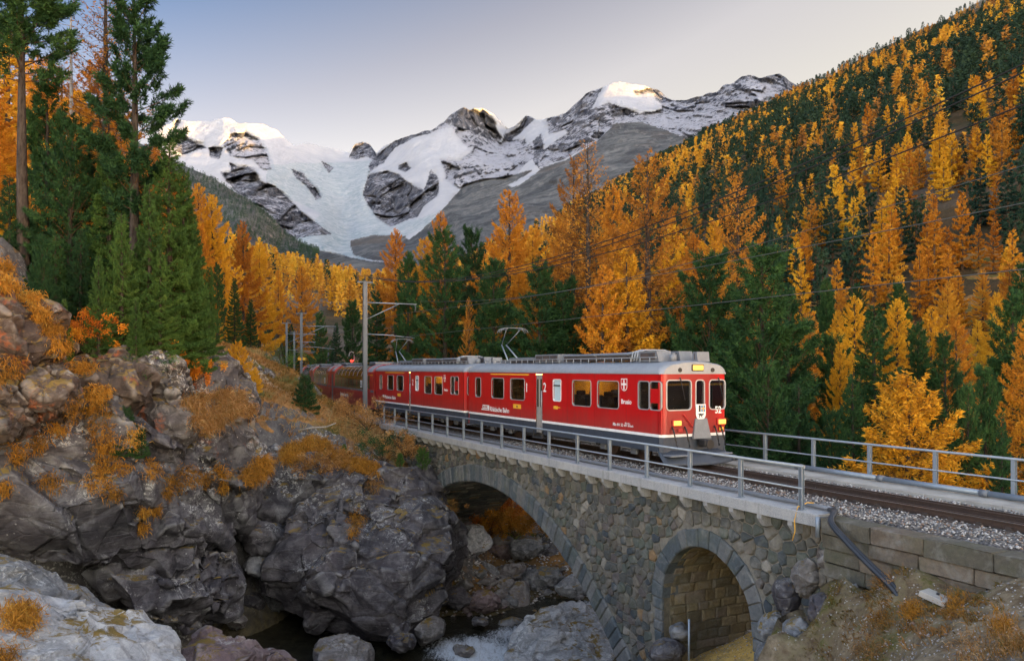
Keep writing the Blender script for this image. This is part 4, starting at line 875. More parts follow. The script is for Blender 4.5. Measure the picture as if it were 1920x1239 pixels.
# ------------------------------------------------------------------ track
track = empty('railway_track', (C0[0],C0[1],ZR), label='single metre-gauge railway track with guard rails on grey ballast', cat='railway track')
ss = np.concatenate([np.arange(-25,30,1.0), np.arange(30,130,1.5)]); tl = track.location
for off, nm, zt, m in ((-.535,'rail',0,'rail'),(.535,'rail',0,'rail'),(-.33,'guard_rail',.005,'rail'),(.33,'guard_rail',.005,'rail')):
    prof = [(-.055,-.14),(.055,-.14),(.055,-.125),(.012,-.11),(.012,-.035),(.034,-.025),(.034,-.002),(-.034,-.002),(-.034,-.025),(-.012,-.035),(-.012,-.11),(-.055,-.125)]
    V = []; n = len(prof)
    for s_ in ss:
        for a, z_ in prof: x, y = trk(s_, off+a); V.append((x-tl.x, y-tl.y, z_-zt))
    F = [(i*n+k, i*n+(k+1)%n, (i+1)*n+(k+1)%n, (i+1)*n+k) for i in range(len(ss)-1) for k in range(n)]
    mb = MB(); mb.add(V, F); r_ = mb.build(nm, M['rail'], track)
    if nm == 'rail':
        V = []
        for s_ in ss:
            for a in (-.026,.026): x, y = trk(s_, off+a); V.append((x-tl.x, y-tl.y, .002))
        mb = MB(); mb.add(V, [(i*2,i*2+1,i*2+3,i*2+2) for i in range(len(ss)-1)]); mb.build('running_surface', M['railtop'], r_)
sm_ = MB(); sm_.box(-.11,.11,-.95,.95,-.24,-.14,.015)
for y_ in (-.535,.535): sm_.box(-.06,.06,y_-.11,y_-.055,-.14,-.09).box(-.06,.06,y_+.055,y_+.11,-.14,-.09)
sme = sm_.mesh('sleeper', M['sleeper']); s_ = -23.5
while s_ < 128:
    o = ob('sleeper', sme, track); x, y = trk(s_); o.location = (x-tl.x,y-tl.y,0); o.rotation_euler = (0,0,trkh(s_)+math.pi/2); s_ += .62 if s_ < 40 else 1.24
V = []; pf = [(-2.4,-3.62),(-1.85,-3.32),(-1.0,-3.285),(1.0,-3.285),(1.7,-3.30),(2.2,-3.62)]
for s_ in ss:
    for a, z_ in pf: x, y = trk(s_, a); V.append((x,y,z_+(.0 if s_ > 25.5 else 0)))
n = len(pf); ob('ballast', np_mesh('ballast', V, [(i*n+k,i*n+k+1,(i+1)*n+k+1,(i+1)*n+k) for i in range(len(ss)-1) for k in range(n-1)], [M['ballast']], smooth=True), kind='structure')
# loose stones of the ballast
rs = np.random.RandomState(8); N = 15000
s_ = -22+rs.rand(N)**.9*34; a = rs.uniform(-2.15,1.68,N); nearw = (s_ > -7.4); a = np.where(nearw, np.clip(a,-1.85,1.68), a)
ok = (np.abs(np.abs(a)-.535) > .07) & (np.abs(np.abs(a)-.33) > .05); s_, a = s_[ok], a[ok]; N = len(s_)
c = np.array([trk(q,w_) for q, w_ in zip(s_,a)]); cz = np.full(N,-3.275)+rs.uniform(-.01,.02,N)
O = np.array([(1,0,0),(-1,0,0),(0,1,0),(0,-1,0),(0,0,1),(0,0,-1)]); OF = np.array([(0,2,4),(2,1,4),(1,3,4),(3,0,4),(2,0,5),(1,2,5),(3,1,5),(0,3,5)])
sz = rs.uniform(.018,.042,(N,1,1)); jit = rs.uniform(.6,1.3,(N,6,1)); Vp = O[None]*sz*jit*np.array((1,1,.75)); th = rs.rand(N)*6.28; ca, sa = np.cos(th)[:,None], np.sin(th)[:,None]
Vp = np.stack([Vp[:,:,0]*ca-Vp[:,:,1]*sa, Vp[:,:,0]*sa+Vp[:,:,1]*ca, Vp[:,:,2]+Vp[:,:,0]*.3],2)+np.stack([c[:,0],c[:,1],cz],1)[:,None,:]
F = (OF[None]+(np.arange(N)*6)[:,None,None]).reshape(-1,3)
ob('ballast_stones', np_mesh('ballast_stones', Vp.reshape(-1,3), F, [M['pebble']], attrs={'tint':('POINT',np.repeat(rs.rand(N),6))}), kind='stuff', label='loose grey ballast stones around the rails', cat='gravel')

# ------------------------------------------------------------------ catenary
def s_at(u, off):
    q = np.arange(20,140,.1); uu = [CX+FP*trk(a,off)[0]/trk(a,off)[1] for a in q]; return float(q[int(np.argmin(np.abs(np.array(uu)-u)))])
MAST = []
def mast(s_, off, hgt, label, reach=3.3, arms=True, yellow=False, extra=False):
    x, y = trk(s_, off); e = empty('catenary_mast', (x,y,-3.6), label=label, cat='mast', group='overhead line masts beside the track', rz=trkh(s_))
    mb = MB(); w = .13
    mb.box(-w,w,-.11,-.095,0,hgt).box(-w,w,.095,.11,0,hgt).box(-.012,.012,-.095,.095,0,hgt-.004); mb.build('mast_post', M['mast'], e)
    mb = MB(); mb.box(-.3,.3,-.3,.3,-.8,.12,.03); mb.build('footing', M['concrete'], e)
    if arms:
        za = hgt-1.35; mb = MB(); mb.tube([(.1,0,za),(reach+.15,0,za)], .035); mb.build('top_arm', M['galv'], e)
        mb = MB(); mb.tube([(.12,0,za-1.05),(reach*.68,0,za-.03)], .028); mb.build('strut', M['galv'], e)
        mb = MB(); mb.tube([(reach,0,za),(reach+.08,0,za-.25),(reach+.02,0,za-.5)], .03); mb.build('insulator', M['mast'], e)
        mb = MB(); mb.tube([(.1,0,5.75),(reach*.45,0,5.72),(reach,0,5.55)], .026); mb.build('steady_arm', M['galv'], e)
        mb = MB(); mb.tube([(.1,0,5.75),(.35,0,5.75)], .06); mb.build('insulator', M['mast'], e)
    for k, xx_ in enumerate((-.45,0,.45)):
        mb = MB(); mb.tube([(xx_,0,hgt-.02),(xx_,0,hgt+.28)], .06, 8, r1=.045); mb.build('insulator', M['sleeper'], e)
    mb = MB(); mb.box(-.52,.52,-.04,.04,hgt-.12,hgt-.02); mb.build('crossarm', M['mast'], e)
    if yellow:
        for q in (-.35,.12): mb = MB(); mb.box(q,q+.33,-.16,-.14,4.4,4.66); mb.build('yellow_plate', M['yellow'], e)
    MAST.append((s_, off, hgt)); return e
sA = s_at(684,-2.55); sB = s_at(565,-2.75); sC = s_at(536,-3.0)
mast(sA,-2.55,9.1,'tall grey steel mast standing nearest, in front of the panoramic coach')
mast(sB,-2.75,9.2,'grey steel mast with yellow plates, behind the young pine', yellow=True)
def off_at(u, s_): q = np.arange(-9,-1,.05); return float(q[int(np.argmin([abs(CX+FP*trk(s_,a)[0]/trk(s_,a)[1]-u) for a in q]))])
mast(sB+15,off_at(537,sB+15),9.0,'grey steel mast farthest left, behind the one with yellow plates')
mast(sB+26,off_at(552,sB+26),8.4,'short thin mast between the two left masts', reach=2.6)
e = mast(s_at(600,3.3),3.3,7.4,'thin mast on the far side of the track above the last coach', arms=False)
# signal
x, y = trk(s_at(659,2.4),2.4); sg = empty('railway_signal', (x,y,-3.4), rz=trkh(60), label='red railway signal lamp with a white rim above the panoramic coach roof', cat='signal')
mb = MB(); mb.tube([(0,0,0),(0,0,3.9)],.06); mb.build('signal_post', M['mast'], sg)
mb = MB(); mb.prism([(.24*math.cos(a)*1.0,4.45+(.62 if math.sin(a)>0 else -.62)*1.0*abs(math.sin(a))**.6) for a in np.linspace(0,2*math.pi,21)[:-1]],1,-.05,.05); mb.build('signal_board', M['black'], sg)
mb = MB(); P = [(.27*math.cos(a),-.06,4.45+(.66 if math.sin(a)>0 else -.66)*abs(math.sin(a))**.6) for a in np.linspace(0,2*math.pi,25)]; mb.tube(P,.035,6); mb.build('white_rim', M['white'], sg)
mb = MB(); mb.tube([(0,-.05,4.15),(0,-.14,4.15)],.17,12); mb.build('red_lamp', M['signred'], sg)
# wires
def wire(name, pts, r_, label, m='wire', grp='overhead wires'):
    mb = MB(); mb.tube(pts, r_, 5, False); mb.build(name, M[m], label=label, cat='wire', group=grp)
sp = np.concatenate([np.arange(-24,sA,2.0),[sA],np.arange(sA+2,125,3.0)])
wire('contact_wire', [trk(q,.0+.1*math.sin(q*.1))+(2.02,) for q in sp], .012, 'contact wire low over the track, touched by the pantographs', 'copper')
wire('messenger_wire', [trk(q,.05)+(3.25+.35*abs(math.sin((q-sA)*math.pi/46))*-1+.3,) for q in sp], .012, 'carrying cable hanging a metre above the contact wire', 'copper')
wire('messenger_wire', [trk(q,.75)+(4.35-1.0*math.sin(math.pi*np.clip((q+10)/(sA+10),0,1)),) for q in np.arange(-24,sA,2.0)], .011, 'thin return cable above the contact wire on the right', 'copper')
def feeder(off, z0, z1, sag, lbl):
    q = np.linspace(-19,sA,34); pts = []
    for a in q: f = (a+19)/(sA+19); pts.append(trk(a,off)+(z1+(z0-z1)*f-sag*4*f*(1-f),))
    wire('feeder_wire', pts, .016, lbl, grp='dark feeder cables crossing the forest slope')
feeder(-3.0,5.85,6.25,2.2,'upper dark feeder cable sloping down from the top right across the forest')
feeder(-2.55,5.85,6.35,2.25,'middle dark feeder cable sloping down from the top right across the forest')
feeder(-2.1,5.85,5.75,2.0,'lower dark feeder cable sloping down from the top right across the forest')
# ------------------------------------------------------------------ train
HW = 1.325
def text_obj(name, body, h, m, parent, loc, rot, width=None, bold=0.0, **k):
    cu = bpy.data.curves.new('t','FONT'); cu.body = body; cu.size = h/.70; cu.extrude = .002; cu.offset = bold*h; cu.align_x = 'LEFT'
    o = bpy.data.objects.new('t', cu); COL.objects.link(o); bpy.context.view_layer.update()
    me = bpy.data.meshes.new_from_object(o.evaluated_get(bpy.context.evaluated_depsgraph_get())); bpy.data.objects.remove(o)
    me.materials.clear(); me.materials.append(M[m])
    if width:
        xs_ = [v.co.x for v in me.vertices]; a, b = min(xs_), max(xs_)
        for v in me.vertices: v.co.x = (v.co.x-a)*width/(b-a)
    r = ob(name, me, parent, **k); r.location = loc; r.rotation_euler = rot; return r
def rring(x0,x1,z0,z1,r,w,n=4):
    """rounded rectangle outlines (outer, inner)"""
    def rr(a,b,c,d,r):
        r = max(.004,min(r,(b-a)/2-.001,(d-c)/2-.001)); P = []
        for (cx,cz,s) in ((b-r,d-r,0),(a+r,d-r,1),(a+r,c+r,2),(b-r,c+r,3)):
            for i in range(n+1): t = (s+i/n)*math.pi/2; P.append((cx+r*math.cos(t), cz+r*math.sin(t)))
        return P
    return rr(x0-w,x1+w,z0-w,z1+w,r+w), rr(x0,x1,z0,z1,r)
class Car:
    def __init__(s, s0, s1, label, group):
        a = np.array(trk(s0)); b = np.array(trk(s1)); s.L = float(np.linalg.norm(a-b)); s.f = (a-b)/s.L; s.n = np.array((-s.f[1], s.f[0])); s.o = a
        if s.n[0] < 0: s.n = -s.n
        s.root = empty('railcar' if 'railcar' in label else 'panoramic_coach', (a[0],a[1],ZR), math.atan2(s.f[1],s.f[0]), label=label, cat='train car', group=group)
    def side(s, u, v, off=-HW):
        k = (u-CX)/FP; x = (k*(s.o[1]+s.n[1]*off)-s.o[0]-s.n[0]*off)/(s.f[0]-k*s.f[1]); Y = s.o[1]+s.f[1]*x+s.n[1]*off
        return x, -(v-HY)/FP*Y-ZR
    def rect(s, u0, v0, u1, v1):
        a = s.side(u0,v0); b = s.side(u1,v1); return (min(a[0],b[0]), max(a[0],b[0]), min(a[1],b[1]), max(a[1],b[1]))
    def front(s, u, v, dx=0.0):
        o = s.o+s.f*dx; k = (u-CX)/FP; y = (k*o[1]-o[0])/(s.n[0]-k*s.n[1]); Y = o[1]+s.n[1]*y; return y, -(v-HY)/FP*Y-ZR
    def window(s, x0,x1,z0,z1, y, glass='glass', r=.09, w=.03, frame='chrome', name='window', sg=-1):
        O, I = rring(x0,x1,z0,z1,r,w); n = len(O); mb = MB(); ya, yb, yc = y+sg*.018, y-sg*.005, y-sg*.06
        vs = [(p[0],ya,p[1]) for p in O]+[(p[0],ya,p[1]) for p in I]+[(p[0],yb,p[1]) for p in O]+[(p[0],yc,p[1]) for p in I]
        fs = []
        for i in range(n): j = (i+1)%n; fs += [(i,j,n+j,n+i),(i,j,2*n+j,2*n+i),(n+i,n+j,3*n+j,3*n+i)]
        mb.add(vs, fs); wd = mb.build(name, M[frame], s.root)
        mb = MB(); mb.box(x0-.01,x1+.01,min(y-sg*.030,y-sg*.045),max(y-sg*.030,y-sg*.045),z0-.01,z1+.01); mb.build('pane', M[glass], wd); return wd
    def wall(s, x0,x1,z0,z1,holes,y,m,name='side_wall',th=.05):
        mb = MB(); xs_ = sorted(set([x0,x1]+[h[0] for h in holes]+[h[1] for h in holes])); sg = 1 if y > 0 else -1
        for a, b in zip(xs_[:-1], xs_[1:]):
            hs = sorted([(h[2],h[3]) for h in holes if h[0] <= a+1e-6 and h[1] >= b-1e-6]); z = z0
            for (c, d) in hs+[(z1,z1)]:
                if c > z+1e-4: mb.box(a,b,y,y-sg*th,z,c)
                z = max(z,d)
        bm = bmesh.new(); me = mb.mesh(name, M[m]); bm.from_mesh(me); bmesh.ops.remove_doubles(bm, verts=bm.verts, dist=1e-4); bm.to_mesh(me); bm.free()
        return ob(name, me, s.root)
def roof_profile(hw, ze, zt, r=.48, n=7):
    P = [(-hw,ze)]
    for i in range(1,n+1): t = math.pi/2*i/n; P.append((-hw+r*1.15*(1-math.cos(t)), ze+(zt-.07-ze)*math.sin(t)))
    for q in (-.5,-.25,0): P.append((q*hw*1.0, zt-.07*(q/.65)**2*1.0))
    return P+[(-a,b) for a,b in P[-2::-1]]
def bogie(root, x, dark='dark'):
    bg_ = MB(); bg_.box(x-1.45,x+1.45,-.98,-.88,.42,.62,.02).box(x-1.45,x+1.45,.88,.98,.42,.62,.02).box(x-.25,x+.25,-.9,.9,.4,.66,.02)
    bg_.box(x-1.5,x-1.3,-1.0,-.86,.32,.75,.02).box(x+1.3,x+1.5,-1.0,-.86,.32,.75,.02)
    b = bg_.build('bogie', M['dark'], root)
    for xx_ in (x-.95,x+.95):
        mb = MB()
        for y_ in (-.57,.57): mb.tube([(xx_,y_-.055,.37),(xx_,y_+.055,.37)],.37,20).tube([(xx_,y_-.09,.37),(xx_,y_+.09,.37)],.14,12)
        mb.tube([(xx_,-.6,.37),(xx_,.6,.37)],.07,8); mb.build('wheelset', M['rail'], b)
        mb = MB(); mb.box(xx_-.17,xx_+.17,-1.05,-.95,.22,.55,.02); mb.build('axle_box', M['equip'], b)
        for q in (-.32,.32):
            mb = MB(); P = [(xx_+q+.075*math.cos(a),-1.0+.075*math.sin(a),.42+a*.0068) for a in np.arange(0,44,.55)]; mb.tube(P,.02,5,False); mb.build('coil_spring', M['equip'], b)
    return b
def pantograph(root, x, z, top, flip=1):
    p = MB(); p.box(x-.9,x+.9,-.42,-.36,z,z+.07).box(x-.9,x+.9,.36,.42,z,z+.07).box(x-.9,x-.82,-.42,.42,z,z+.06).box(x+.82,x+.9,-.42,.42,z,z+.06)
    pr = p.build('pantograph', M['equip'], root); kx, kz = x-flip*.95, z+(top-z)*.52
    mb = MB(); mb.tube([(x+.1,-.3,z+.08),(kx,-.12,kz)],.035).tube([(x+.1,.3,z+.08),(kx,.12,kz)],.035); mb.build('lower_arm', M['galv'], pr)
    mb = MB(); mb.tube([(kx,-.12,kz),(x,-.35,top-.12)],.016).tube([(kx,.12,kz),(x,.35,top-.12)],.016); mb.build('upper_arm', M['galv'], pr)
    mb = MB()
    for q in (-.18,0,.18): mb.tube([(x+q,-.72,top-.24),(x+q,-.66,top-.12),(x+q,-.52,top-.03),(x+q,-.3,top),(x+q,.3,top),(x+q,.52,top-.03),(x+q,.66,top-.12),(x+q,.72,top-.24)],.016,6)
    mb.box(x-.2,x+.2,-.42,-.38,top-.1,top-.05).box(x-.2,x+.2,.38,.42,top-.1,top-.05); mb.build('collector_head', M['equip'], pr)
def crest(root, x, y, z, w, h, kind, axis='side'):
    P = [(-w/2,h/2),(w/2,h/2),(w/2,-h*.1)]+[(w/2*math.cos(a),-h*.1-h*.4*math.sin(a)) for a in np.linspace(.2,math.pi-.2,7)]+[(-w/2,-h*.1)]
    def put(poly, m, d, nm, par):
        mb = MB(); vs = []
        for q in poly: vs.append((x+q[0],y-d,z+q[1]) if axis == 'side' else (x+d, y+q[0], z+q[1]))
        n = len(poly); vs2 = [(a, b+.004, c) if axis == 'side' else (a-.004,b,c) for a,b,c in vs]
        mb.add(vs+vs2, [tuple(range(n)), tuple(range(2*n-1,n-1,-1))]+[(i,(i+1)%n,n+(i+1)%n,n+i) for i in range(n)]); return mb.build(nm, M[m], par)
    sh = put(P, 'white', .012, 'crest', root); I = [(a*.86,b*.88+.0) for a,b in P]
    if kind == 'cross':
        put(I, 'red', .017, 'shield_field', sh); put([(-w*.09,h*.40),(w*.09,h*.40),(w*.09,-h*.40),(-w*.09,-h*.40)], 'white', .022, 'cross', sh); put([(-w*.40,h*.13),(w*.40,h*.13),(w*.40,-h*.03),(-w*.40,-h*.03)], 'white', .0235, 'cross', sh)
    elif kind == 'canton':
        put([(-w*.42,h*.44),(-w*.04,h*.44),(-w*.04,h*.03),(-w*.42,h*.03)], 'white', .017, 'shield_field', sh); put([(-w*.24,h*.44),(-w*.04,h*.44),(-w*.04,h*.03),(-w*.24,h*.03)], 'black', .0195, 'shield_field', sh)
        put([(.02*w,h*.44),(w*.42,h*.44),(w*.42,h*.03),(.02*w,h*.03)], 'blue', .017, 'shield_field', sh); put([(.19*w,h*.44),(w*.25,h*.44),(w*.25,h*.03),(.19*w,h*.03)], 'yellow', .020, 'shield_field', sh); put([(.02*w,h*.26),(w*.42,h*.26),(w*.42,h*.20),(.02*w,h*.20)], 'yellow', .0215, 'shield_field', sh)
        put([(-w*.30,-h*.12),(-w*.10,-h*.06),(w*.12,-h*.10),(w*.30,-h*.05),(w*.24,-h*.18),(w*.10,-h*.20),(w*.16,-h*.36),(w*.06,-h*.30),(w*.0,-h*.20),(-w*.12,-h*.22),(-w*.10,-h*.38),(-w*.20,-h*.30),(-w*.18,-h*.18)], 'black', .017, 'shield_emblem', sh)
    return sh
def railcar(s0, s1, label, lead=True):
    c = Car(s0, s1, label, 'red railcars at the head of the train'); L = c.L; rt = c.root
    ZB, ZS, ZE, ZT = .46, 1.02, 2.93, 3.36
    W = {}
    if lead:
        defs = dict(small=(892,705,901.5,736), A=(922.5,705.5,944.5,746), B=(957.5,706,983.5,748), door=(1003.4,703,1016.8,805), wc=(1038,710,1051.5,753.5), Cw=(1074,711,1108,757.5), Dw=(1121,712,1160,762), cab=(1197.5,711.5,1217,758), cab2=(1219,712,1239.5,758))
    else:
        k = 3.26; q = lambda a,b,c_,d: (500+a/k,480+b/k,500+c_/k,480+d/k)
        defs = dict(small=q(692,740,705,790), A=q(740,727,775,808), B=q(797,729,836,814), door=q(866,716,880,922), wc=q(912,735,928,822), Cw=q(966,732,1008,829), Dw=q(1028,733,1074,832), cab=q(1126,737,1146,824), cab2=q(1150,737,1172,824))
    for kk, d in defs.items(): W[kk] = list(c.rect(*d))
    zt_ = 2.62 if lead else W['Cw'][3]
    for kk in ('A','B','Cw','Dw','small'): W[kk][3] = 2.66; W[kk][2] = 1.78
    for kk in ('Cw','Dw'): W[kk][2] = 1.74
    for kk in ('cab','cab2'): W[kk][2], W[kk][3] = 1.80, 2.68
    W['wc'][2], W['wc'][3] = 1.86, 2.66; W['door'][2], W['door'][3] = ZB, ZE-.05
    if not lead:
        for kk in W: pass
    holes = [W[k_] for k_ in W]; x1 = -.14
    c.wall(-L+.05, x1, ZS, ZE, [h for h in holes], -HW, 'red'); c.wall(-L+.05, x1, ZS, ZE, [h for k_, h in W.items() if k_ in ('A','B','Cw','Dw','cab')], HW, 'red')
    c.wall(-L+.05, x1-.02, ZB, ZS-.09, [W['door']], -HW+.01, 'navy', 'skirt'); c.wall(-L+.05, x1-.02, ZB, ZS-.09, [], HW-.01, 'navy', 'skirt')
    c.wall(-L+.05, x1, ZS-.09, ZS, [W['door']], -HW-.012, 'white', 'white_stripe'); c.wall(-L+.05, x1, ZS-.09, ZS, [], HW+.012, 'white', 'white_stripe')
    # skirt cut-outs over the bogies read as dark: equipment boxes between
    for kk in ('A','B','Cw','Dw','small'): c.window(*W[kk], -HW)
    c.window(*W['cab'], -HW, r=.08); wd = c.window(*W['cab2'], -HW, r=.08)
    x0_, x1_, z0_, z1_ = W['cab2']; mb = MB(); mb.box(x0_+.03,x1_-.05,-HW-.02,-HW-.005,z0_+.2,z1_-.22,.006); mb.build('red_blind', M['red'], wd)
    wc = c.window(*W['wc'], -HW, glass='frost', r=.06, w=.035, frame='white'); mb = MB(); mb.box(W['wc'][0],W['wc'][1],-HW-.008,-HW+.02,2.42,2.47); mb.build('transom', M['black'], wc)
    for kk in ('A','B','Cw','Dw','cab'): c.window(*W[kk], HW, sg=1)
    # folding door in its recess
    d = W['door']; m_ = (d[0]+d[1])/2; dr = MB(); dr.box(d[0]+.02,m_-.01,-HW+.05,-HW+.09,ZB+.04,d[3]-.02,.01).box(m_+.01,d[1]-.02,-HW+.05,-HW+.09,ZB+.04,d[3]-.02,.01); do = dr.build('door', M['doorgrey'], rt)
    for a, b in ((d[0]+.1,m_-.08),(m_+.08,d[1]-.1)): mb = MB(); mb.box(a,b,-HW+.035,-HW+.052,1.55,d[3]-.2,.006); mb.build('pane', M['dglass'], do)
    mb = MB(); mb.tube([(d[1]+.05,-HW-.06,1.25),(d[1]+.05,-HW-.06,2.2)],.018).tube([(d[1]+.05,-HW-.06,1.25),(d[1]+.05,-HW,1.25)],.012).tube([(d[1]+.05,-HW-.06,2.2),(d[1]+.05,-HW,2.2)],.012); mb.build('grab_rail', M['chrome'], do)
    mb = MB(); mb.box(d[0]-.12,d[1]+.12,-HW-.1,-HW+.2,.28,.33,.01).box(d[0]-.1,d[0]-.05,-HW-.05,-HW-.01,.3,.6).box(d[1]+.05,d[1]+.1,-HW-.05,-HW-.01,.3,.6); mb.build('footstep', M['dark'], rt)
    mb = MB(); mb.box(d[0]-.1,d[1]+.1,-HW+.1,HW-.1,ZS-.1,ZS-.05); mb.build('floor', M['interior'], rt)
    # interior
    mb = MB(); mb.box(-L+.1,-.2,-HW+.06,HW-.06,ZS-.04,ZS).box(-L+.1,-.2,-HW+.06,HW-.06,ZE-.06,ZE-.03); mb.build('interior_floor', M['interior'], rt)
    mb = MB()
    for kk in ('Cw','Dw'):
        a, b = W[kk][0], W[kk][1]; mb.box(a-.35,b+.35,HW-.12,HW-.07,ZS,2.85)
    mb.box(W['Cw'][0]-.6,W['Cw'][0]-.55,-HW+.08,HW-.08,ZS,2.86).box(W['Dw'][1]+.5,W['Dw'][1]+.55,-HW+.08,HW-.08,ZS,2.86).box(W['Dw'][0]+.12,W['Dw'][0]+.18,.2,HW-.1,ZS,2.86); mb.build('partition', M['cream'], rt)
    mb = MB(); mb.box(-L+.3,-L+.36,-HW+.08,HW-.08,ZS,2.86).box(W['cab'][0]-.25,W['cab'][0]-.2,-HW+.08,HW-.08,ZS,2.86); mb.build('bulkhead', M['interior'], rt)
    for a, b in ((W['Cw'][0]-.5,W['Dw'][1]+.4),(W['A'][0],W['B'][1])):
        mb = MB(); mb.box(a,b,-.12,.12,ZE-.10,ZE-.062); mb.build('ceiling_lamp', M['ceil'], rt)
        x = a+.25
        while x < b-.2:
            for y_ in (-.85,.7):
                mb = MB(); mb.box(x,x+.12,y_-.38,y_+.38,1.4,2.13,.04).box(x,x+.5,y_-.38,y_+.38,1.38,1.5,.03).box(x+.01,x+.11,y_-.2,y_+.2,2.1,2.28,.04); mb.build('seat', M['seat'], rt)
            x += .95
    for kk in ('A','B'): mb = MB(); a, b = W[kk][0], W[kk][1]; mb.box(a+.2,b-.25,.3,.34,2.0,2.3,.02); mb.build('lit_panel', M['cream'], rt)  # cream boards added to stand in for lamp patches behind these windows
    # front end
    mb = MB(); ez = [(ZS,ZE)]
    if lead: fw = dict(l=(1250.5,712.5,1295,757), m=(1305,713,1319.8,756), r=(1330.5,711.5,1358.5,754.5))
    else: fw = dict(l=(0,0,0,0))
    # nose shell: flat centre, slightly folded-back cheeks
    def nose(z0, z1, m, nm, out=0.0, holes=()):
        ys_ = sorted(set([-HW-out,-HW+.10,HW-.10,HW+out]+[h[0] for h in holes]+[h[1] for h in holes])); xf = lambda y: out-.0-(.14 if abs(y) > HW-.05 else (.03 if abs(y) > HW-.15 else 0)); mb = MB()
        for a, b in zip(ys_[:-1], ys_[1:]):
            hh = [(h[2],h[3]) for h in holes if h[0] <= a+1e-6 and h[1] >= b-1e-6]; z = z0
            for (cc, dd) in sorted(hh)+[(z1,z1)]:
                if cc > z+1e-4:
                    xa, xb = xf(a), xf(b); vs = [(xa,a,z),(xb,b,z),(xb,b,cc),(xa,a,cc),(xa-.06,a,z),(xb-.06,b,z),(xb-.06,b,cc),(xa-.06,a,cc)]
                    mb.add(vs, [(0,1,2,3),(7,6,5,4),(0,4,5,1),(1,5,6,2),(2,6,7,3),(3,7,4,0)])
                z = max(z,dd)
        return mb.build(nm, M[m], rt)
    if lead:
        fh = []
        for kk in ('l','m','r'):
            a = c.front(fw[kk][0],fw[kk][1]); b = c.front(fw[kk][2],fw[kk][3]); fh.append([a[0],b[0],1.80,2.72])
        nose(ZS, ZE, 'red', 'front_wall', holes=fh)
    else:
        fh = [[-1.18,-.38,1.8,2.7],[-.28,.1,1.8,2.7],[.2,1.18,1.8,2.7]]; nose(ZS, ZE, 'red', 'front_wall', holes=fh)
    nose(ZS-.09, ZS, 'white', 'white_stripe', .012); nose(ZB-.02, ZS-.09, 'navy', 'skirt', -.01)
    for i, h in enumerate(fh):
        O, I = rring(h[0],h[1],h[2],h[3],.10,.035); n = len(O); mb = MB(); vs = [(.02,p[0],p[1]) for p in O]+[(.02,p[0],p[1]) for p in I]+[(-.005,p[0],p[1]) for p in O]+[(-.05,p[0],p[1]) for p in I]; fs = []
        for a in range(n): b = (a+1)%n; fs += [(a,b,n+b,n+a),(a,b,2*n+b,2*n+a),(n+a,n+b,3*n+b,3*n+a)]
        mb.add(vs, fs); fwd = mb.build('windscreen', M['chrome'], rt)
        mb = MB(); mb.box(-.045,-.03,h[0]-.01,h[1]+.01,h[2]-.01,h[3]+.01); mb.build('pane', M['glass'], fwd)
        if i != 1: mb = MB(); mb.box(-.09,-.06,h[0]+.03,h[1]-.03,2.56,2.63); mb.build('sun_blind', M['yellow'], fwd)
        if i != 1: mb = MB(); ym = (h[0]+h[1])/2; mb.tube([(.05,ym,2.82),(.06,ym+.05,2.70)],.02).tube([(.05,ym+.05,2.72),(.04,ym+.22,2.1)],.010,5); mb.build('wiper', M['black'], fwd)
    mb = MB(); mb.box(-.9,-.4,-1.0,-.2,1.05,1.9,.03).box(-.55,-.3,.1,1.15,1.05,1.75,.03).box(-1.7,-1.65,-1.2,1.2,1.05,2.85); mb.build('cab_desk', M['black'], rt)
    # body back wall
    mb = MB(); mb.box(-L,-L+.06,-HW,HW,ZB,ZE); mb.build('end_wall', M['red'], rt)
    # roof shell
    stn = [(-L,-.06),(-L+.25,0),(-L+.5,0),(-.62,0),(-.30,-.0),(-.10,-.015)]; V = []; n = None
    for x, dz in stn:
        P = roof_profile(HW+.015, ZE+.0, ZT+dz); n = len(P); V += [(x,a,b) for a,b in P]
    P = roof_profile(HW-.08, ZE+.0, ZT-.05); V += [(.0,a,b) for a,b in P]
    F = [(i*n+k,i*n+k+1,(i+1)*n+k+1,(i+1)*n+k) for i in range(len(stn)) for k in range(n-1)]
    mb = MB(); mb.add(V, F, True); mb.add([V[len(stn)*n+k] for k in range(n)], [tuple(range(n))]); mb.add([V[k] for k in range(n)], [tuple(range(n))]); mb.build('roof', M['silver'], rt)
    mb = MB(); mb.box(-L+.1,-.1,-HW-.03,-HW+.01,ZE-.005,ZE+.035).box(-L+.1,-.1,HW-.01,HW+.03,ZE-.005,ZE+.035); mb.build('gutter', M['silver'], rt)
    # roof walk rail on little posts
    for y_ in (-.80,.80):
        mb = MB(); mb.box(-L+.7,-1.0,y_-.02,y_+.02,ZT+.10,ZT+.13)
        for x in np.arange(-L+.8,-1.0,.55): mb.tube([(x,y_,ZT-.06),(x,y_,ZT+.11)],.018,6)
        mb.build('roof_rail', M['silver'], rt)
    # equipment on the roof
    def eq(nm, m, x0, x1, y0, y1, z0, z1, ch=0): mb = MB(); mb.box(x0,x1,y0,y1,z0,z1,.02); return mb.build(nm, M[m], rt)
    def housing(x0, x1, y0, y1, z0, z1, sl, nm='resistor_housing'):
        mb = MB(); mb.add([(x0,y0,z0),(x1,y0,z0),(x1-sl,y0,z1),(x0+sl,y0,z1),(x0,y1,z0),(x1,y1,z0),(x1-sl,y1,z1),(x0+sl,y1,z1)], [(0,1,2,3),(4,7,6,5),(0,4,5,1),(1,5,6,2),(2,6,7,3),(3,7,4,0)]); h_ = mb.build(nm, M['equip'], rt)
        mb = MB(); mb.box(x0+sl+.08,x1-sl-.08,y0-.012,y0+.01,z0+.08,z1-.06); mb.build('grille', M['darkequip'], h_)
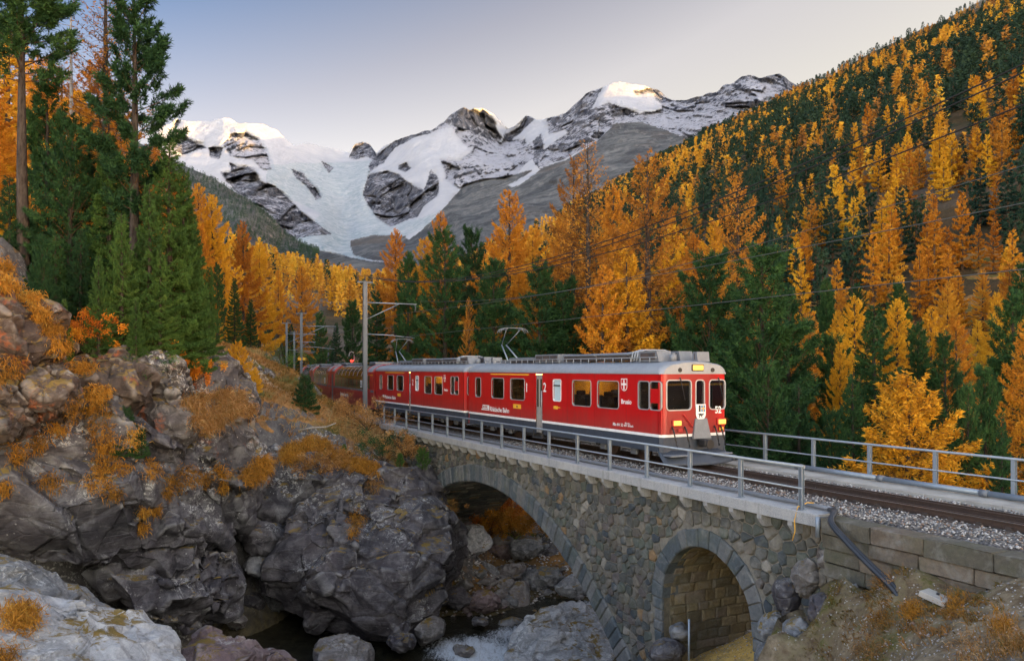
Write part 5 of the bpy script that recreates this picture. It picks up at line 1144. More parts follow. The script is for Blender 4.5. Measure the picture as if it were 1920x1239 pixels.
    housing(-2.2,-.95,-.72,-.15,ZT-.03,ZT+.33,.14); housing(-1.9,-1.0,.2,.75,ZT-.03,ZT+.33,.1)
    housing(-.62,-.10 if False else -.30,.35,.85,ZT-.03,ZT+.30,.06)
    mb = MB(); mb.tube([(-.75,-.3,ZT-.02),(-.75,-.3,ZT+.22)],.12,12).tube([(-.75,-.3,ZT+.22),(-.75,-.3,ZT+.26)],.07,12); mb.build('fan', M['equip'], rt)
    for y_ in (-.5,-.1,.3):
        mb = MB(); mb.tube([(-2.3,y_,ZT+.2),(-2.6,y_,ZT+.30),(-3.0,y_,ZT+.26),(-7.2,y_,ZT+.24)],.05,8); mb.build('roof_conduit', M['silver'], rt)
    for x0, x1 in ((-4.6,-2.7),(-7.3,-4.9)): eq('resistor_bank','darkequip',x0,x1,-.66,.55,ZT+.02,ZT+.20); eq('roof_cover','equip',x0+.05,x1-.05,-.72,.6,ZT+.20,ZT+.27)
    g_ = eq('resistor_case','equip',-9.6,-7.6,-.74,.6,ZT-.02,ZT+.32)
    for a in np.arange(-9.5,-7.7,.62): mb = MB(); mb.box(a,a+.56,-.752,-.73,ZT+.05,ZT+.27); mb.build('grille', M['darkequip'], g_)
    eq('roof_cover','equip',-12.4,-9.8,-.6,.5,ZT+.08,ZT+.22); eq('resistor_bank','darkequip',-12.3,-9.9,-.55,.45,ZT-.02,ZT+.08)
    for a in (-2.45,-2.3,-2.15):
        mb = MB(); mb.tube([(a,-.78,ZT+.0),(a,-.7,ZT+.3),(a,-.4,ZT+.38),(a,.4,ZT+.38),(a,.7,ZT+.3),(a,.78,ZT)],.03,6); mb.build('hoop', M['silver'], rt)
    xp = c.side(958,666,0)[0] if lead else c.side(752,672,0)[0]
    pantograph(rt, xp+.2, ZT+.02, 5.0)
    for x in (-2.9,-L+3.0): bogie(rt, x)
    mb = MB(); mb.box(-9.7,-8.3,-1.15,1.15,.30,.70,.03).box(-8.1,-6.4,-1.1,1.1,.35,.72,.03); mb.build('underframe_box', M['dark'], rt)
    mb = MB(); mb.box(-L+.1,-.3,-.95,.95,.55,.9); mb.build('underframe', M['dark'], rt)
    # lettering and marks on the camera side
    RX = (math.pi/2,0,0); ys = -HW-.006
    def put(body, u, v, h, m='white', width=None, bold=.02, nm='lettering'): x, z = c.side(u,v); return text_obj(nm, body, h, m, rt, (x,ys,z), RX, width, bold)
    if lead:
        put('2',1018.6,734,.36); put('1',985.0,734,.36)
        x, z = c.side(903,767); lg = MB(); lg.box(x,x+.72,ys,ys+.004,z-.02,z+.03).box(x+.12,x+.75,ys,ys+.004,z+.06,z+.22).box(x+.74,x+.86,ys,ys+.004,z-.02,z+.22); lg.build('railway_logo', M['white'], rt)
        for q in range(3): mb = MB(); mb.box(x+.2+q*.17,x+.31+q*.17,ys-.004,ys-.001,z+.10,z+.18); mb.build('logo_detail', M['red'], rt)
        put('Rhätische Bahn', 919, 770.0, .20, width=c.side(954.5,770)[0]-c.side(919,770)[0], bold=.03)
        put('Brusio', 1165, 756.3, .155, width=c.side(1184,756)[0]-c.side(1165,756)[0], bold=.03)
        put('ABe 4/4  52', 1149, 797, .10, width=.62); put('16.9 t  65 km/h', 1170, 799, .07, width=.55); put('Rb 42 t', 1172, 794.5, .05, width=.3)
        a = c.side(920,702.8); b = c.side(992,703.5); mb = MB(); mb.box(a[0],b[0],ys,ys+.004,2.82,2.87); mb.build('first_class_stripe', M['yellow'], rt)
        a = c.rect(962.5,757,977,766.5); mb = MB(); mb.box(a[0],a[1],ys,ys+.004,a[2],a[3]); o_ = mb.build('yellow_sign', M['yellow'], rt); xm, zm = (a[0]+a[1])/2,(a[2]+a[3])/2
        mb = MB(); mb.tube([(xm,ys-.002,zm),(xm,ys-.006,zm)],.055,6); mb.build('sign_symbol', M['sleeper'], o_)
        a = c.rect(1038,760.5,1046,767); mb = MB(); mb.box(a[0],a[1],ys,ys+.004,a[2],a[3]); mb.build('yellow_sign', M['yellow'], rt); a = c.rect(1046.5,763,1050.5,764.8); mb = MB(); mb.box(a[0],a[1],ys,ys+.004,a[2],a[3]); mb.build('yellow_sign', M['yellow'], rt)
        x, z = c.side(1171,721.3); crest(rt, x, ys, z, .36, .42, 'cross')
    else:
        put('2',500+889/3.26,480+788/3.26,.34); x, z = c.side(500+712/3.26,480+862/3.26); put('Rhätische Bahn', 500+722/3.26, 480+868/3.26, .20, width=c.side(500+788/3.26,746)[0]-c.side(500+722/3.26,746)[0], bold=.03)
        mb = MB(); mb.box(x-.1,x+.2,ys,ys+.004,z,z+.16); mb.build('railway_logo', M['white'], rt); put('Poschiavo',500+1084/3.26,480+824/3.26,.14, width=.55)
        a = c.side(500+725/3.26,480+716/3.26); b = c.side(500+842/3.26,480+718/3.26); mb = MB(); mb.box(a[0],b[0],ys,ys+.004,2.82,2.87); mb.build('first_class_stripe', M['yellow'], rt)
        a = c.rect(500+800/3.26,480+838/3.26,500+820/3.26,480+858/3.26); mb = MB(); mb.box(a[0],a[1],ys,ys+.004,a[2],a[3]); mb.build('yellow_sign', M['yellow'], rt)
        x, z = c.side(500+1089/3.26,480+748/3.26); crest(rt, x, ys, z, .3, .36, 'cross')
    # nose fittings
    RF = (math.pi/2,0,math.pi/2)
    def lampbox(y, z, w, h, nm='headlight', x=.0):
        mb = MB(); mb.box(x-.04,x+.07,y-w/2-.035,y+w/2+.035,z-h/2-.03,z+h/2+.03,.02); hl_ = mb.build(nm, M['red' if nm == 'headlight' else 'black'], rt)
        mb = MB(); mb.box(x+.06,x+.085,y-w/2,y+w/2,z-h/2,z+h/2,.012); mb.build('lens', M['lamp' if lead else 'dark'], hl_)
    lampbox(c.front(1268,789)[0] if lead else -.85, 1.375, .30, .15); lampbox(c.front(1351.5,784)[0] if lead else .95, 1.375, .30, .15)
    lampbox(.09, 3.135, .42, .16, 'top_headlight', -.035)
    for y_ in (-.62,.70):
        mb = MB(); mb.tube([(-.02,y_,3.06),(.03,y_,3.06)],.07,12); mb.build('tail_lamp', M['black'], rt)
    if lead:
        y, z = c.front(1313,772.5); crest(rt, .02, y, z, .40, .52, 'canton', 'front')
        y, z = c.front(1345,774); text_obj('lettering','52',.22,'white',rt,(.008,y-.10,z),RF,.26,.03)
    y0 = c.front(1298,800)[0] if lead else -.3
    yc_ = y0+.34; mb = MB(); mb.add([(.03,yc_-.24,1.50),(.03,yc_+.24,1.50),(.10,yc_+.36,.86),(.10,yc_-.36,.86),(.0,yc_-.24,1.50),(.0,yc_+.24,1.50),(.0,yc_+.36,.86),(.0,yc_-.36,.86)], [(0,1,2,3),(7,6,5,4),(0,4,5,1),(1,5,6,2),(2,6,7,3),(3,7,4,0)]); mb.build('gangway_plate', M['equip'], rt)
    for y_ in (-.95,-.45,.75,1.0):
        mb = MB(); mb.tube([(.03,y_,1.25),(.12,y_,1.12),(.16,y_+.04,.85),(.14,y_+.12,.62)],.028,6); mb.build('brake_hose', M['black'], rt)
    mb = MB(); mb.tube([(.03,-.55,1.62),(.05,-.50,1.64),(.07,-.15,1.22)],.018,6); mb.build('grab_rail', M['red'], rt)
    for y_ in (-.62,1.05): mb = MB(); mb.box(.0,.06,y_-.09,y_+.09,1.08,1.2,.02); mb.build('socket', M['red' if y_ < 0 else 'yellow'], rt)
    mb = MB(); mb.box(.02,.42,yc_-.16,yc_+.16,.62,.84,.03).tube([(.42,yc_,.70),(.48,yc_,.70)],.15,14); mb.build('coupler', M['black'], rt)
    for y_ in (-.9,.9): mb = MB(); mb.box(-.05,.35,y_-.35,y_+.35,.34,.39,.01); mb.build('footstep', M['equip'], rt)
    if lead:
        V = []; ny = 17
        for (dz, dx, fl) in ((.50,.12,0),(.30,.30,.02),(.14,.50,.05),(.07,.55,.06)):
            for i in range(ny):
                q = i/(ny-1)*2-1; V.append((dx-.34*q*q+(0 if dz > .4 else 0), q*(HW+fl+.02), dz+.03*q*q))
        F = [(r_*ny+i, r_*ny+i+1, (r_+1)*ny+i+1, (r_+1)*ny+i) for r_ in range(3) for i in range(ny-1)]
        mb = MB(); mb.add(V, F, True); pl = mb.build('snow_plough', M['navy'], rt); sol = pl.modifiers.new('s','SOLIDIFY'); sol.thickness = .02
    return c
sL = 15.35
carA = railcar(0, sL, 'leading red railcar with lit headlamps, number 52 and a shield on its flat nose')
carB = railcar(sL+.45, sL*2+.2, 'second red railcar, coupled between the leading railcar and the panoramic coach', lead=False)
def coach(s0, s1, label, first=False):
    c = Car(s0, s1, label, 'panoramic coaches'); L = c.L; rt = c.root; ZB, ZE, ZT = .38, 2.75, 3.45; ZW = 1.62
    c.wall(-L+.05,-.05,ZB,ZW-.13,[],-HW,'red_dark'); c.wall(-L+.05,-.05,ZB,ZW-.13,[],HW,'red_dark')
    c.wall(-L+.05,-.05,ZW-.13,ZW,[],-HW-.006,'equip','grey_stripe'); c.wall(-L+.05,-.05,ZW-.13,ZW,[],HW+.006,'equip','grey_stripe')
    a0, a1 = -L+2.0, -2.6
    for sg in (-1,1):
        c.wall(-L+.05,a0,ZW,ZE+.1,[],sg*HW,'red_dark'); c.wall(a1,-.05,ZW,ZE+.1,[],sg*HW,'red_dark')
    # curved panoramic glazing, bay by bay
    n = 7; P = [(-HW+.01,ZW),(-HW+.01,2.15),(-HW+.03,2.55),(-HW+.12,2.85),(-HW+.30,3.08),(-HW+.55,3.24)]; nb = 8; bw = (a1-a0)/nb
    for sg in (1,-1):
        for k in range(nb):
            x0, x1 = a0+k*bw+.03, a0+(k+1)*bw-.03; V = [(x,p[0]*sg,p[1]) for x in (x0,x1) for p in P]; m = len(P)
            mb = MB(); mb.add(V, [(i,i+1,m+i+1,m+i) for i in range(m-1)], True); mb.build('panoramic_window', M['cglass'], rt)
        for k in range(nb+1):
            x = a0+k*bw; mb = MB(); V = [(x+d,(p[0]-.012)*sg,p[1]+(.010 if p[1] > 2.6 else 0)) for d in (-.035,.035) for p in P[2:]]; m = len(P)-2; mb.add(V, [(i,i+1,m+i+1,m+i) for i in range(m-1)], True); mb.build('window_rib', M['white'], rt)
    mb = MB(); V = []
    pr = [(-HW+.55,3.24),(-.45,3.34),(0,3.37),(.45,3.34),(HW-.55,3.24)]; V = [(x,a,b) for x in (-L+.9,-1.2) for a,b in pr]; mb.add(V, [(i,i+1,6+i-1+0,5+i) for i in range(4)]); mb.build('roof', M['silver'], rt)
    for (x0,x1) in ((-L,a0),(a1,0)):
        P2 = [(-HW,ZE)]+[(-HW+.02,2.85),(-HW+.12,3.02),(-HW+.35,3.22),(-HW+.7,3.36),(0,3.42)]; P2 = P2+[(-a,b) for a,b in P2[-2::-1]]; mb = MB(); mb.prism(P2, 0, x0, x1); mb.build('roof_end', M['red'], rt)
        xa = x0+.5 if x0 < -5 else x1-1.9; mb = MB(); mb.prism([(a*1.005,b+.012) for a,b in P2[1:-1]], 0, xa, xa+1.3); mb.build('roof_panel', M['silver'], rt)
    for x in (-L+2.6,-3.4): mb = MB(); mb.box(x-.9,x+.9,-.7,.7,3.36,3.56,.04); mb.build('air_conditioner', M['equip'], rt)
    mb = MB(); mb.box(-L,-L+.05,-HW,HW,ZB,ZE).box(-.05,0,-HW,HW,ZB,ZE); mb.build('end_wall', M['red'], rt)
    x = -1.5; mb = MB(); mb.box(x-.45,x+.45,-HW-.01,-HW+.0,.62,2.75,.004); do = mb.build('door', M['red'], rt); mb = MB(); mb.box(x-.28,x+.28,-HW-.02,-HW-.008,1.7,2.6,.004); mb.build('pane', M['cglass'], do)
    x = -L+.95; mb = MB(); mb.box(x-.25,x+.25,-HW-.012,-HW+.0,.42,2.6,.004); mb.build('grey_door_strip', M['equip'], rt)
    mb = MB(); mb.box(-2.4,-.3,-HW-.008,-HW+.0,2.62,2.68); mb.build('first_class_stripe', M['yellow'], rt)
    mb = MB(); mb.box(-L*.5+4.2,-L*.5+4.75,-HW-.012,-HW-.0,1.75,2.25); s_ = mb.build('white_sign', M['white'], rt); mb = MB(); mb.box(-L*.5+4.3,-L*.5+4.65,-HW-.016,-HW-.012,1.85,1.95).box(-L*.5+4.4,-L*.5+4.55,-HW-.016,-HW-.012,1.98,2.15); mb.build('sign_symbol', M['dark'], s_)
    text_obj('lettering','Bernina Express',.30,'white',rt,(-L*.72,-HW-.008,.92),(math.pi/2,0,0),3.4,.03)
    for x in (-2.8,-L+2.8): bogie(rt, x)
    mb = MB(); mb.box(-L+.1,-.1,-.95,.95,.4,.7); mb.build('underframe', M['dark'], rt); return c
s = sL*2+.55
coach(s, s+17.2, 'panoramic coach nearest the railcars, half hidden by the tall mast')
coach(s+17.7, s+34.9, 'middle panoramic coach, partly behind the young pine')
coach(s+35.4, s+52.6, 'last panoramic coach in sight, farthest up the line')
# ------------------------------------------------------------------ rocks of the gorge
from mathutils.bvhtree import BVHTree
def back(pts, dy, dz=-1.0, k=1.0): return [(x+(x/max(y,1))*dy*.9, y+dy, z+dz) for x,y,z in pts[:]]
ROCKS = []
def rock(name, uvY, mat, label, target=.22, amp=.8, seed=0, dy=5, dz=-.8, kind=None, cat='rock', sizes=((3.4,.50),(1.4,.19),(.5,.06)), group=None, soft=.10, facet=1.25):
    P = [px(*p) for p in uvY]; P = P+back(P,dy,dz); c = np.mean(P,0)
    me = rock_mesh(name, [tuple(np.array(p)-c) for p in P], M[mat], target, amp, seed, soft, sizes, c, facet)
    V = np.array([v.co[:] for v in me.vertices]); F = np.array([p.vertices[:] for p in me.polygons])
    o = ob(name, me, label=label, cat=None if kind else cat, kind=kind, group=group); o.location = c; ROCKS.append((V+c,F)); return o
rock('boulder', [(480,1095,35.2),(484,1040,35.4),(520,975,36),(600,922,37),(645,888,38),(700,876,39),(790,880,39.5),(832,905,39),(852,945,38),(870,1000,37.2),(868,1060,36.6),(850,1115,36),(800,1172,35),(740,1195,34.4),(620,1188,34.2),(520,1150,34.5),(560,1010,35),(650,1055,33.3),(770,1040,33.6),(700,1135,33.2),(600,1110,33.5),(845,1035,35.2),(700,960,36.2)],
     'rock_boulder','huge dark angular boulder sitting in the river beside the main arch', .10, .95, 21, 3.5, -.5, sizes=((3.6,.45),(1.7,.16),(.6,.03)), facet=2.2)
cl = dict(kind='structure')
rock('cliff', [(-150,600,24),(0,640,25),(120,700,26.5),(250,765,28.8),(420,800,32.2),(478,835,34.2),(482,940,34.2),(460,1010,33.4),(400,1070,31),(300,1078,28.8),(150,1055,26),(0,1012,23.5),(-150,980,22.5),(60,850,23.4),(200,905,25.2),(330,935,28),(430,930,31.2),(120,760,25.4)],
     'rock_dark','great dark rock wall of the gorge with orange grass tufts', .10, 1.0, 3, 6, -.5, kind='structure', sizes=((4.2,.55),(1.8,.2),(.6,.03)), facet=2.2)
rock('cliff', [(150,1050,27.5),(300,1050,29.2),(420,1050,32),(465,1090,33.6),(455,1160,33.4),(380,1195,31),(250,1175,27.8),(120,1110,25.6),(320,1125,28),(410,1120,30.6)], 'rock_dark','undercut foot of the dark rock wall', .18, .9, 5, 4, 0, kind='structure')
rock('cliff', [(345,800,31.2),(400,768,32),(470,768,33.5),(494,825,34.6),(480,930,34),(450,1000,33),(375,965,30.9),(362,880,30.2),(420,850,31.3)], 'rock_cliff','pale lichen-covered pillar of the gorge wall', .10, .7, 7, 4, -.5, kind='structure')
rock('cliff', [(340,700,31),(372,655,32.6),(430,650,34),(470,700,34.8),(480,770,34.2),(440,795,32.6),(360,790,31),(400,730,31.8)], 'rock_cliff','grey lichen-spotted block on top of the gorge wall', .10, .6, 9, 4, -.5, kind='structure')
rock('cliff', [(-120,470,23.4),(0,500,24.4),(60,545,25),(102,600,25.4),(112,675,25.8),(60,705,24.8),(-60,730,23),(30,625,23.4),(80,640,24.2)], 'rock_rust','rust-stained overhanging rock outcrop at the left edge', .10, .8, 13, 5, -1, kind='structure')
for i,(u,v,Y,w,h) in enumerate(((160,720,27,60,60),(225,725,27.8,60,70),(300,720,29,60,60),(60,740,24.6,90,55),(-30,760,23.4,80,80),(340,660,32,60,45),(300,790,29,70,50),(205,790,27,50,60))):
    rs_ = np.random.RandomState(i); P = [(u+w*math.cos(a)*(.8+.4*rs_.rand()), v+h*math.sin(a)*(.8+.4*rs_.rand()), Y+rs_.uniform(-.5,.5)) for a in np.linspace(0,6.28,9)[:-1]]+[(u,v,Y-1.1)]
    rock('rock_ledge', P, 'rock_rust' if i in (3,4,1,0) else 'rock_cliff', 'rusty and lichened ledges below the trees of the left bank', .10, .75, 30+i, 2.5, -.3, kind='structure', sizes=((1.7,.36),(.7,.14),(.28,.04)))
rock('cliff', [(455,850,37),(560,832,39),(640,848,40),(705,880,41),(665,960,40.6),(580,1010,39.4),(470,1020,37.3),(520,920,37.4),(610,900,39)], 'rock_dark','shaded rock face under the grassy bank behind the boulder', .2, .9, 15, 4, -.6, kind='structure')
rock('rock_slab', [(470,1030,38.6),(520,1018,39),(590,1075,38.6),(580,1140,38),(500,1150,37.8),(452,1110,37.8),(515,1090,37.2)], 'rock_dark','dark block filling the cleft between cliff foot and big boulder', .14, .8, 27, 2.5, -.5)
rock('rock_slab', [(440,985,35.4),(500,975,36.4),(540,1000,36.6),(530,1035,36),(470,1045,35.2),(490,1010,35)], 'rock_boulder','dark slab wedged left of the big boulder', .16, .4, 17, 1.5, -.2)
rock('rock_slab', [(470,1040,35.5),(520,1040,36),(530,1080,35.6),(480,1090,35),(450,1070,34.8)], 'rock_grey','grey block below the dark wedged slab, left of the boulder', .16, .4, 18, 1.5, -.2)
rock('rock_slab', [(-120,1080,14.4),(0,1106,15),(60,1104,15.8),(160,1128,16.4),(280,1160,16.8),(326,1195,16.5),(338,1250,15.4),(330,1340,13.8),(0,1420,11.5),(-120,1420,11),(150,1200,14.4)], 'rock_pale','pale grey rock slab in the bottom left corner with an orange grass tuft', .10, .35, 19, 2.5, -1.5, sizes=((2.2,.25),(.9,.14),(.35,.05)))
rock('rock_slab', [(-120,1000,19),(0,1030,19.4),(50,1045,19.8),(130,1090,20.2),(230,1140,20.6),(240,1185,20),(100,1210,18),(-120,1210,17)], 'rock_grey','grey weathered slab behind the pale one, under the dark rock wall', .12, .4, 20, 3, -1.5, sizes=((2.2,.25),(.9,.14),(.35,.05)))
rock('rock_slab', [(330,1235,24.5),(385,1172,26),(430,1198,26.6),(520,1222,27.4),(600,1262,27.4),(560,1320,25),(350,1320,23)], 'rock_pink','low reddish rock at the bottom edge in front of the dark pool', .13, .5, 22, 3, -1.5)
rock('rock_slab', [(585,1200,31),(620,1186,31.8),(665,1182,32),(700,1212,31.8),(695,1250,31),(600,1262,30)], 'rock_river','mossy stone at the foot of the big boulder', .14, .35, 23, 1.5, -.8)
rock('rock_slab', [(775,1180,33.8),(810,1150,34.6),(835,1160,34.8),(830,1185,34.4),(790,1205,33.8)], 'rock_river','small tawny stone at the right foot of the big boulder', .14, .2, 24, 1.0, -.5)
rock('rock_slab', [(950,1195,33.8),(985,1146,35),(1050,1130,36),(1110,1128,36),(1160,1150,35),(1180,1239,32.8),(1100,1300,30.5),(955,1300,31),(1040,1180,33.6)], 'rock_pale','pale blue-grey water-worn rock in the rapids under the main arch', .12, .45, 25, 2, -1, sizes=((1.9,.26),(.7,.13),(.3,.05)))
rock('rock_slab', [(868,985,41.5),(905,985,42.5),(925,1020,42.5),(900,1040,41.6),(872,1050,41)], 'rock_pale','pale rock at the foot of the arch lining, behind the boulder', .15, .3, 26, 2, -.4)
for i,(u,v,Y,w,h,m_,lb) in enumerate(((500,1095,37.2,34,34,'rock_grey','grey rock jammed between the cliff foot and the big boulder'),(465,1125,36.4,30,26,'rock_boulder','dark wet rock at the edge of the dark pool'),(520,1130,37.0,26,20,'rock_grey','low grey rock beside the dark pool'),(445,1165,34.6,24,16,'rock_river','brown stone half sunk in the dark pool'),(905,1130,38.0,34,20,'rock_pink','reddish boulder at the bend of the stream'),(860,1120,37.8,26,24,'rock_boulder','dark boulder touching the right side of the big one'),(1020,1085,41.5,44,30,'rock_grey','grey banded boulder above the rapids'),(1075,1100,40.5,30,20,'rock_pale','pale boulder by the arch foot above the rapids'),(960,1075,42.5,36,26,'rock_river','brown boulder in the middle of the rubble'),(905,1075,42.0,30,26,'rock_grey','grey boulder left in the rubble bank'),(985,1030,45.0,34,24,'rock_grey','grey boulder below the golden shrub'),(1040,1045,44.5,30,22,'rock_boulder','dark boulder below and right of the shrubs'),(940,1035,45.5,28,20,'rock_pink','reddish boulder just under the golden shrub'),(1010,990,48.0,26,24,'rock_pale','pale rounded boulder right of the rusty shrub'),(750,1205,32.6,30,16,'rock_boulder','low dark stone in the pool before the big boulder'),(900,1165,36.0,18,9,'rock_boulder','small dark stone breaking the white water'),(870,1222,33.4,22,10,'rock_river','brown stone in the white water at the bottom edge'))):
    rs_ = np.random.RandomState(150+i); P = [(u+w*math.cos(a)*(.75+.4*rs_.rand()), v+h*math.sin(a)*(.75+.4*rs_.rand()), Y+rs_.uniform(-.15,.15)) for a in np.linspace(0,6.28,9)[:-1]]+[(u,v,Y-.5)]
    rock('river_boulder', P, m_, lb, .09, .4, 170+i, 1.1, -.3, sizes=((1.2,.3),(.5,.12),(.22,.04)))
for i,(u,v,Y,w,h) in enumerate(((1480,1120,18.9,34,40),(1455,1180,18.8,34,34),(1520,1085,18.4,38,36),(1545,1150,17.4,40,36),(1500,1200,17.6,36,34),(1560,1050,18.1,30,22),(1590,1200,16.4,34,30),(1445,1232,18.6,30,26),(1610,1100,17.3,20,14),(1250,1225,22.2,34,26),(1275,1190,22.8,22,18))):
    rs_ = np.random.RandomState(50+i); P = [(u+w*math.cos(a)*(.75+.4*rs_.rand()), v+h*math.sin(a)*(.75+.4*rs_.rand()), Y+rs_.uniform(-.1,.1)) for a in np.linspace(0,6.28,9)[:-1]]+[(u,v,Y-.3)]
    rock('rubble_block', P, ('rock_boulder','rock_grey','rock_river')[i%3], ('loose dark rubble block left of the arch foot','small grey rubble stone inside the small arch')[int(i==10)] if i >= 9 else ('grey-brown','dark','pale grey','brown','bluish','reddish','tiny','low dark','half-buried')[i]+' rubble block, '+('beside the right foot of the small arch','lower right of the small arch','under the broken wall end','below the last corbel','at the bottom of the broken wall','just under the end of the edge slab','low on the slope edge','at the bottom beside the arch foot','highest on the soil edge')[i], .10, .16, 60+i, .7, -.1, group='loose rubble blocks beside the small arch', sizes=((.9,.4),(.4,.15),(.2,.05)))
# stones of the river bed
rs = np.random.RandomState(77); protos = []
for i in range(10):
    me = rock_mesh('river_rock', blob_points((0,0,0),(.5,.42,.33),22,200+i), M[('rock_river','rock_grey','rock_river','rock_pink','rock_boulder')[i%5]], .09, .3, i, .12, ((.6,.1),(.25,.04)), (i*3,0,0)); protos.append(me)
cand = []
for k in range(2200):
    x, y = rs.uniform(-5,13), rs.uniform(33.5,57); cand.append((x,y))
cand = np.array(cand); hz = H(cand[:,0],cand[:,1]); wlv = np.interp(cand[:,1],[2,30,36,40,46,56,75],[-12.35,-12.30,-12.2,-11.95,-11.4,-10.5,-9.0])
sel = [(x,y,z,w) for (x,y),z,w in zip(cand,hz,wlv) if z > w-.35 and z < w+4.5 and (x < 6.5 or y > 46)]
sizes_ = np.sort(rs.pareto(2.6,len(sel))*.28+.22)[::-1]; big = 150
rl = ('small rounded river stone among the rubble seen under the main arch','grey boulder among the rubble seen under the main arch')
for i, ((x,y,z,w), sz) in enumerate(zip(sel[:420], sizes_)):
    sz = min(sz, 2.0)
    o = bpy.data.objects.new('river_rock', protos[i%10]); link(o); o.location = (x,y,z+.12*sz); o.scale = (sz*rs.uniform(.8,1.4),sz*rs.uniform(.8,1.2),sz*rs.uniform(.7,1.1)); o.rotation_euler = (rs.uniform(-.4,.4),rs.uniform(-.4,.4),rs.uniform(0,6.3))
    pos_ = ('near the water' if z < w+.6 else 'on the rising bank' if z < w+2.2 else 'high on the far bank')+(', left of the golden shrub' if CX+FP*x/y < 905 else ', below the shrubs' if CX+FP*x/y < 985 else ', near the arch foot')
    if i < 290: tag(o, ('big' if sz > 1.1 else 'middling' if sz > .55 else 'small rounded')+(' tawny',' grey',' tawny',' reddish',' dark')[i%5]+' river stone '+pos_, 'rock', 'boulders of the river bed' if sz > .55 else 'stones of the river bed')
    else: bpy.data.objects.remove(o)
# many small stones of the bed and of the soil slope as one
def stones_stuff(name, pts, smin, smax, mat, label, seed, cat='gravel'):
    rs = np.random.RandomState(seed); N = len(pts); sz = (rs.pareto(3.0,(N,1,1))*.5*smin+smin).clip(smin,smax); V = O[None]*sz*rs.uniform(.6,1.35,(N,6,1))*np.array((1,1,.7)); th = rs.rand(N)*6.28; ca, sa = np.cos(th)[:,None], np.sin(th)[:,None]
    V = np.stack([V[:,:,0]*ca-V[:,:,1]*sa, V[:,:,0]*sa+V[:,:,1]*ca, V[:,:,2]],2)+pts[:,None,:]; F = (OF[None]+(np.arange(N)*6)[:,None,None]).reshape(-1,3)
    ob(name, np_mesh(name, V.reshape(-1,3), F, [M[mat]], attrs={'tint':('POINT',np.repeat(rs.rand(N),6))}), kind='stuff', label=label, cat=cat)
p = np.stack([rs.uniform(-5,13,9000),rs.uniform(33.5,57,9000)],1); z = H(p[:,0],p[:,1]); k = z > np.interp(p[:,1],[2,30,36,40,46,56,75],[-12.35,-12.30,-12.2,-11.95,-11.4,-10.5,-9.0])-.15; p = p[k]; stones_stuff('river_gravel', np.c_[p,z[k]+.03], .06, .35, 'pebble', 'gravel and small stones along the river bed', 1)
p = np.stack([rs.uniform(3.5,15,11000),rs.uniform(8,19.5,11000)],1); off = (p-R0)@ND; k = off < -.25; p = p[k]; z = H(p[:,0],p[:,1]); stones_stuff('slope_gravel', np.c_[p,z+.005], .016, .15, 'pebble', 'pale pebbles strewn over the soil slope', 2)
q_ = rs.uniform(2.0,5.5,700); o__ = rs.uniform(-.4,5.4,700); p = np.array([T(a,b) for a,b in zip(q_,o__)]); z = H(p[:,0],p[:,1]); stones_stuff('arch_gravel', np.c_[p,z+.01], .02, .14, 'pebble', 'scattered stones on the sandy ground below the small arch', 3)
tov_b = hit = None
BV = []; GB = BVHTree.FromPolygons(GROUND_V.tolist(), grid_faces(len(xs),len(ys)).tolist())
for V_, F_ in ROCKS: BV.append(BVHTree.FromPolygons(V_.tolist(), F_.tolist()))
def hitc(u, v):
    """nearest point of rock or ground along the ray through a pixel of the photograph"""
    d = Vector(px(u,v,1.0)).normalized(); best = None
    for b in BV:
        r_ = b.ray_cast(Vector((0,0,0)), d, 90)
        if r_[0] is not None and (best is None or r_[3] < best[2]): best = (r_[0], r_[1], r_[3])
    r_ = GB.ray_cast(Vector((0,0,0)), d, 120)
    if r_[0] is not None and (best is None or r_[3] < best[2]): best = (r_[0], r_[1] if r_[1].z > 0 else -r_[1], r_[3])
    return best
# concrete lid on the slope
h_ = hitc(1757,1122)
if h_: mb = MB(); mb.box(-.24,.24,-.24,.24,-.06,.05,.01); o = mb.build('manhole_cover', M['concrete'], label='square concrete cover with a bolt lying on the soil slope', cat='cover'); o.location = h_[0]+Vector((0,0,.03)); o.rotation_euler = (R(14),R(3),R(40)); mb = MB(); mb.tube([(0,0,.04),(0,0,.085)],.03,8); mb.build('bolt', M['dark'], o)
h_ = hitc(1300,1205); mb = MB(); mb.tube([(0,0,-.3),(0,0,1.1)],.03,8); o = mb.build('stake', M['galv'], label='thin grey stake standing in front of the small arch', cat='stake'); o.location = px(1292,1239,21.0)
# stumps at the edge of the bank
for (u,v,Y,hh,lab) in ((469,790,34.3,1.15,'tall weathered grey stump at the edge of the lichened rock'),(455,758,34.6,.6,'short pale stump beside the tall weathered one')):
    x,y,z = px(u,v,Y); mb = MB(); mb.tube([(0,0,-.3),(0.02,0,hh*.4),(0,0,hh*.92),(.02,0,hh)],.20,10,True,.15); o = mb.build('tree_stump', M['bark_dead'], label=lab, cat='stump'); o.location = (x,y,z)
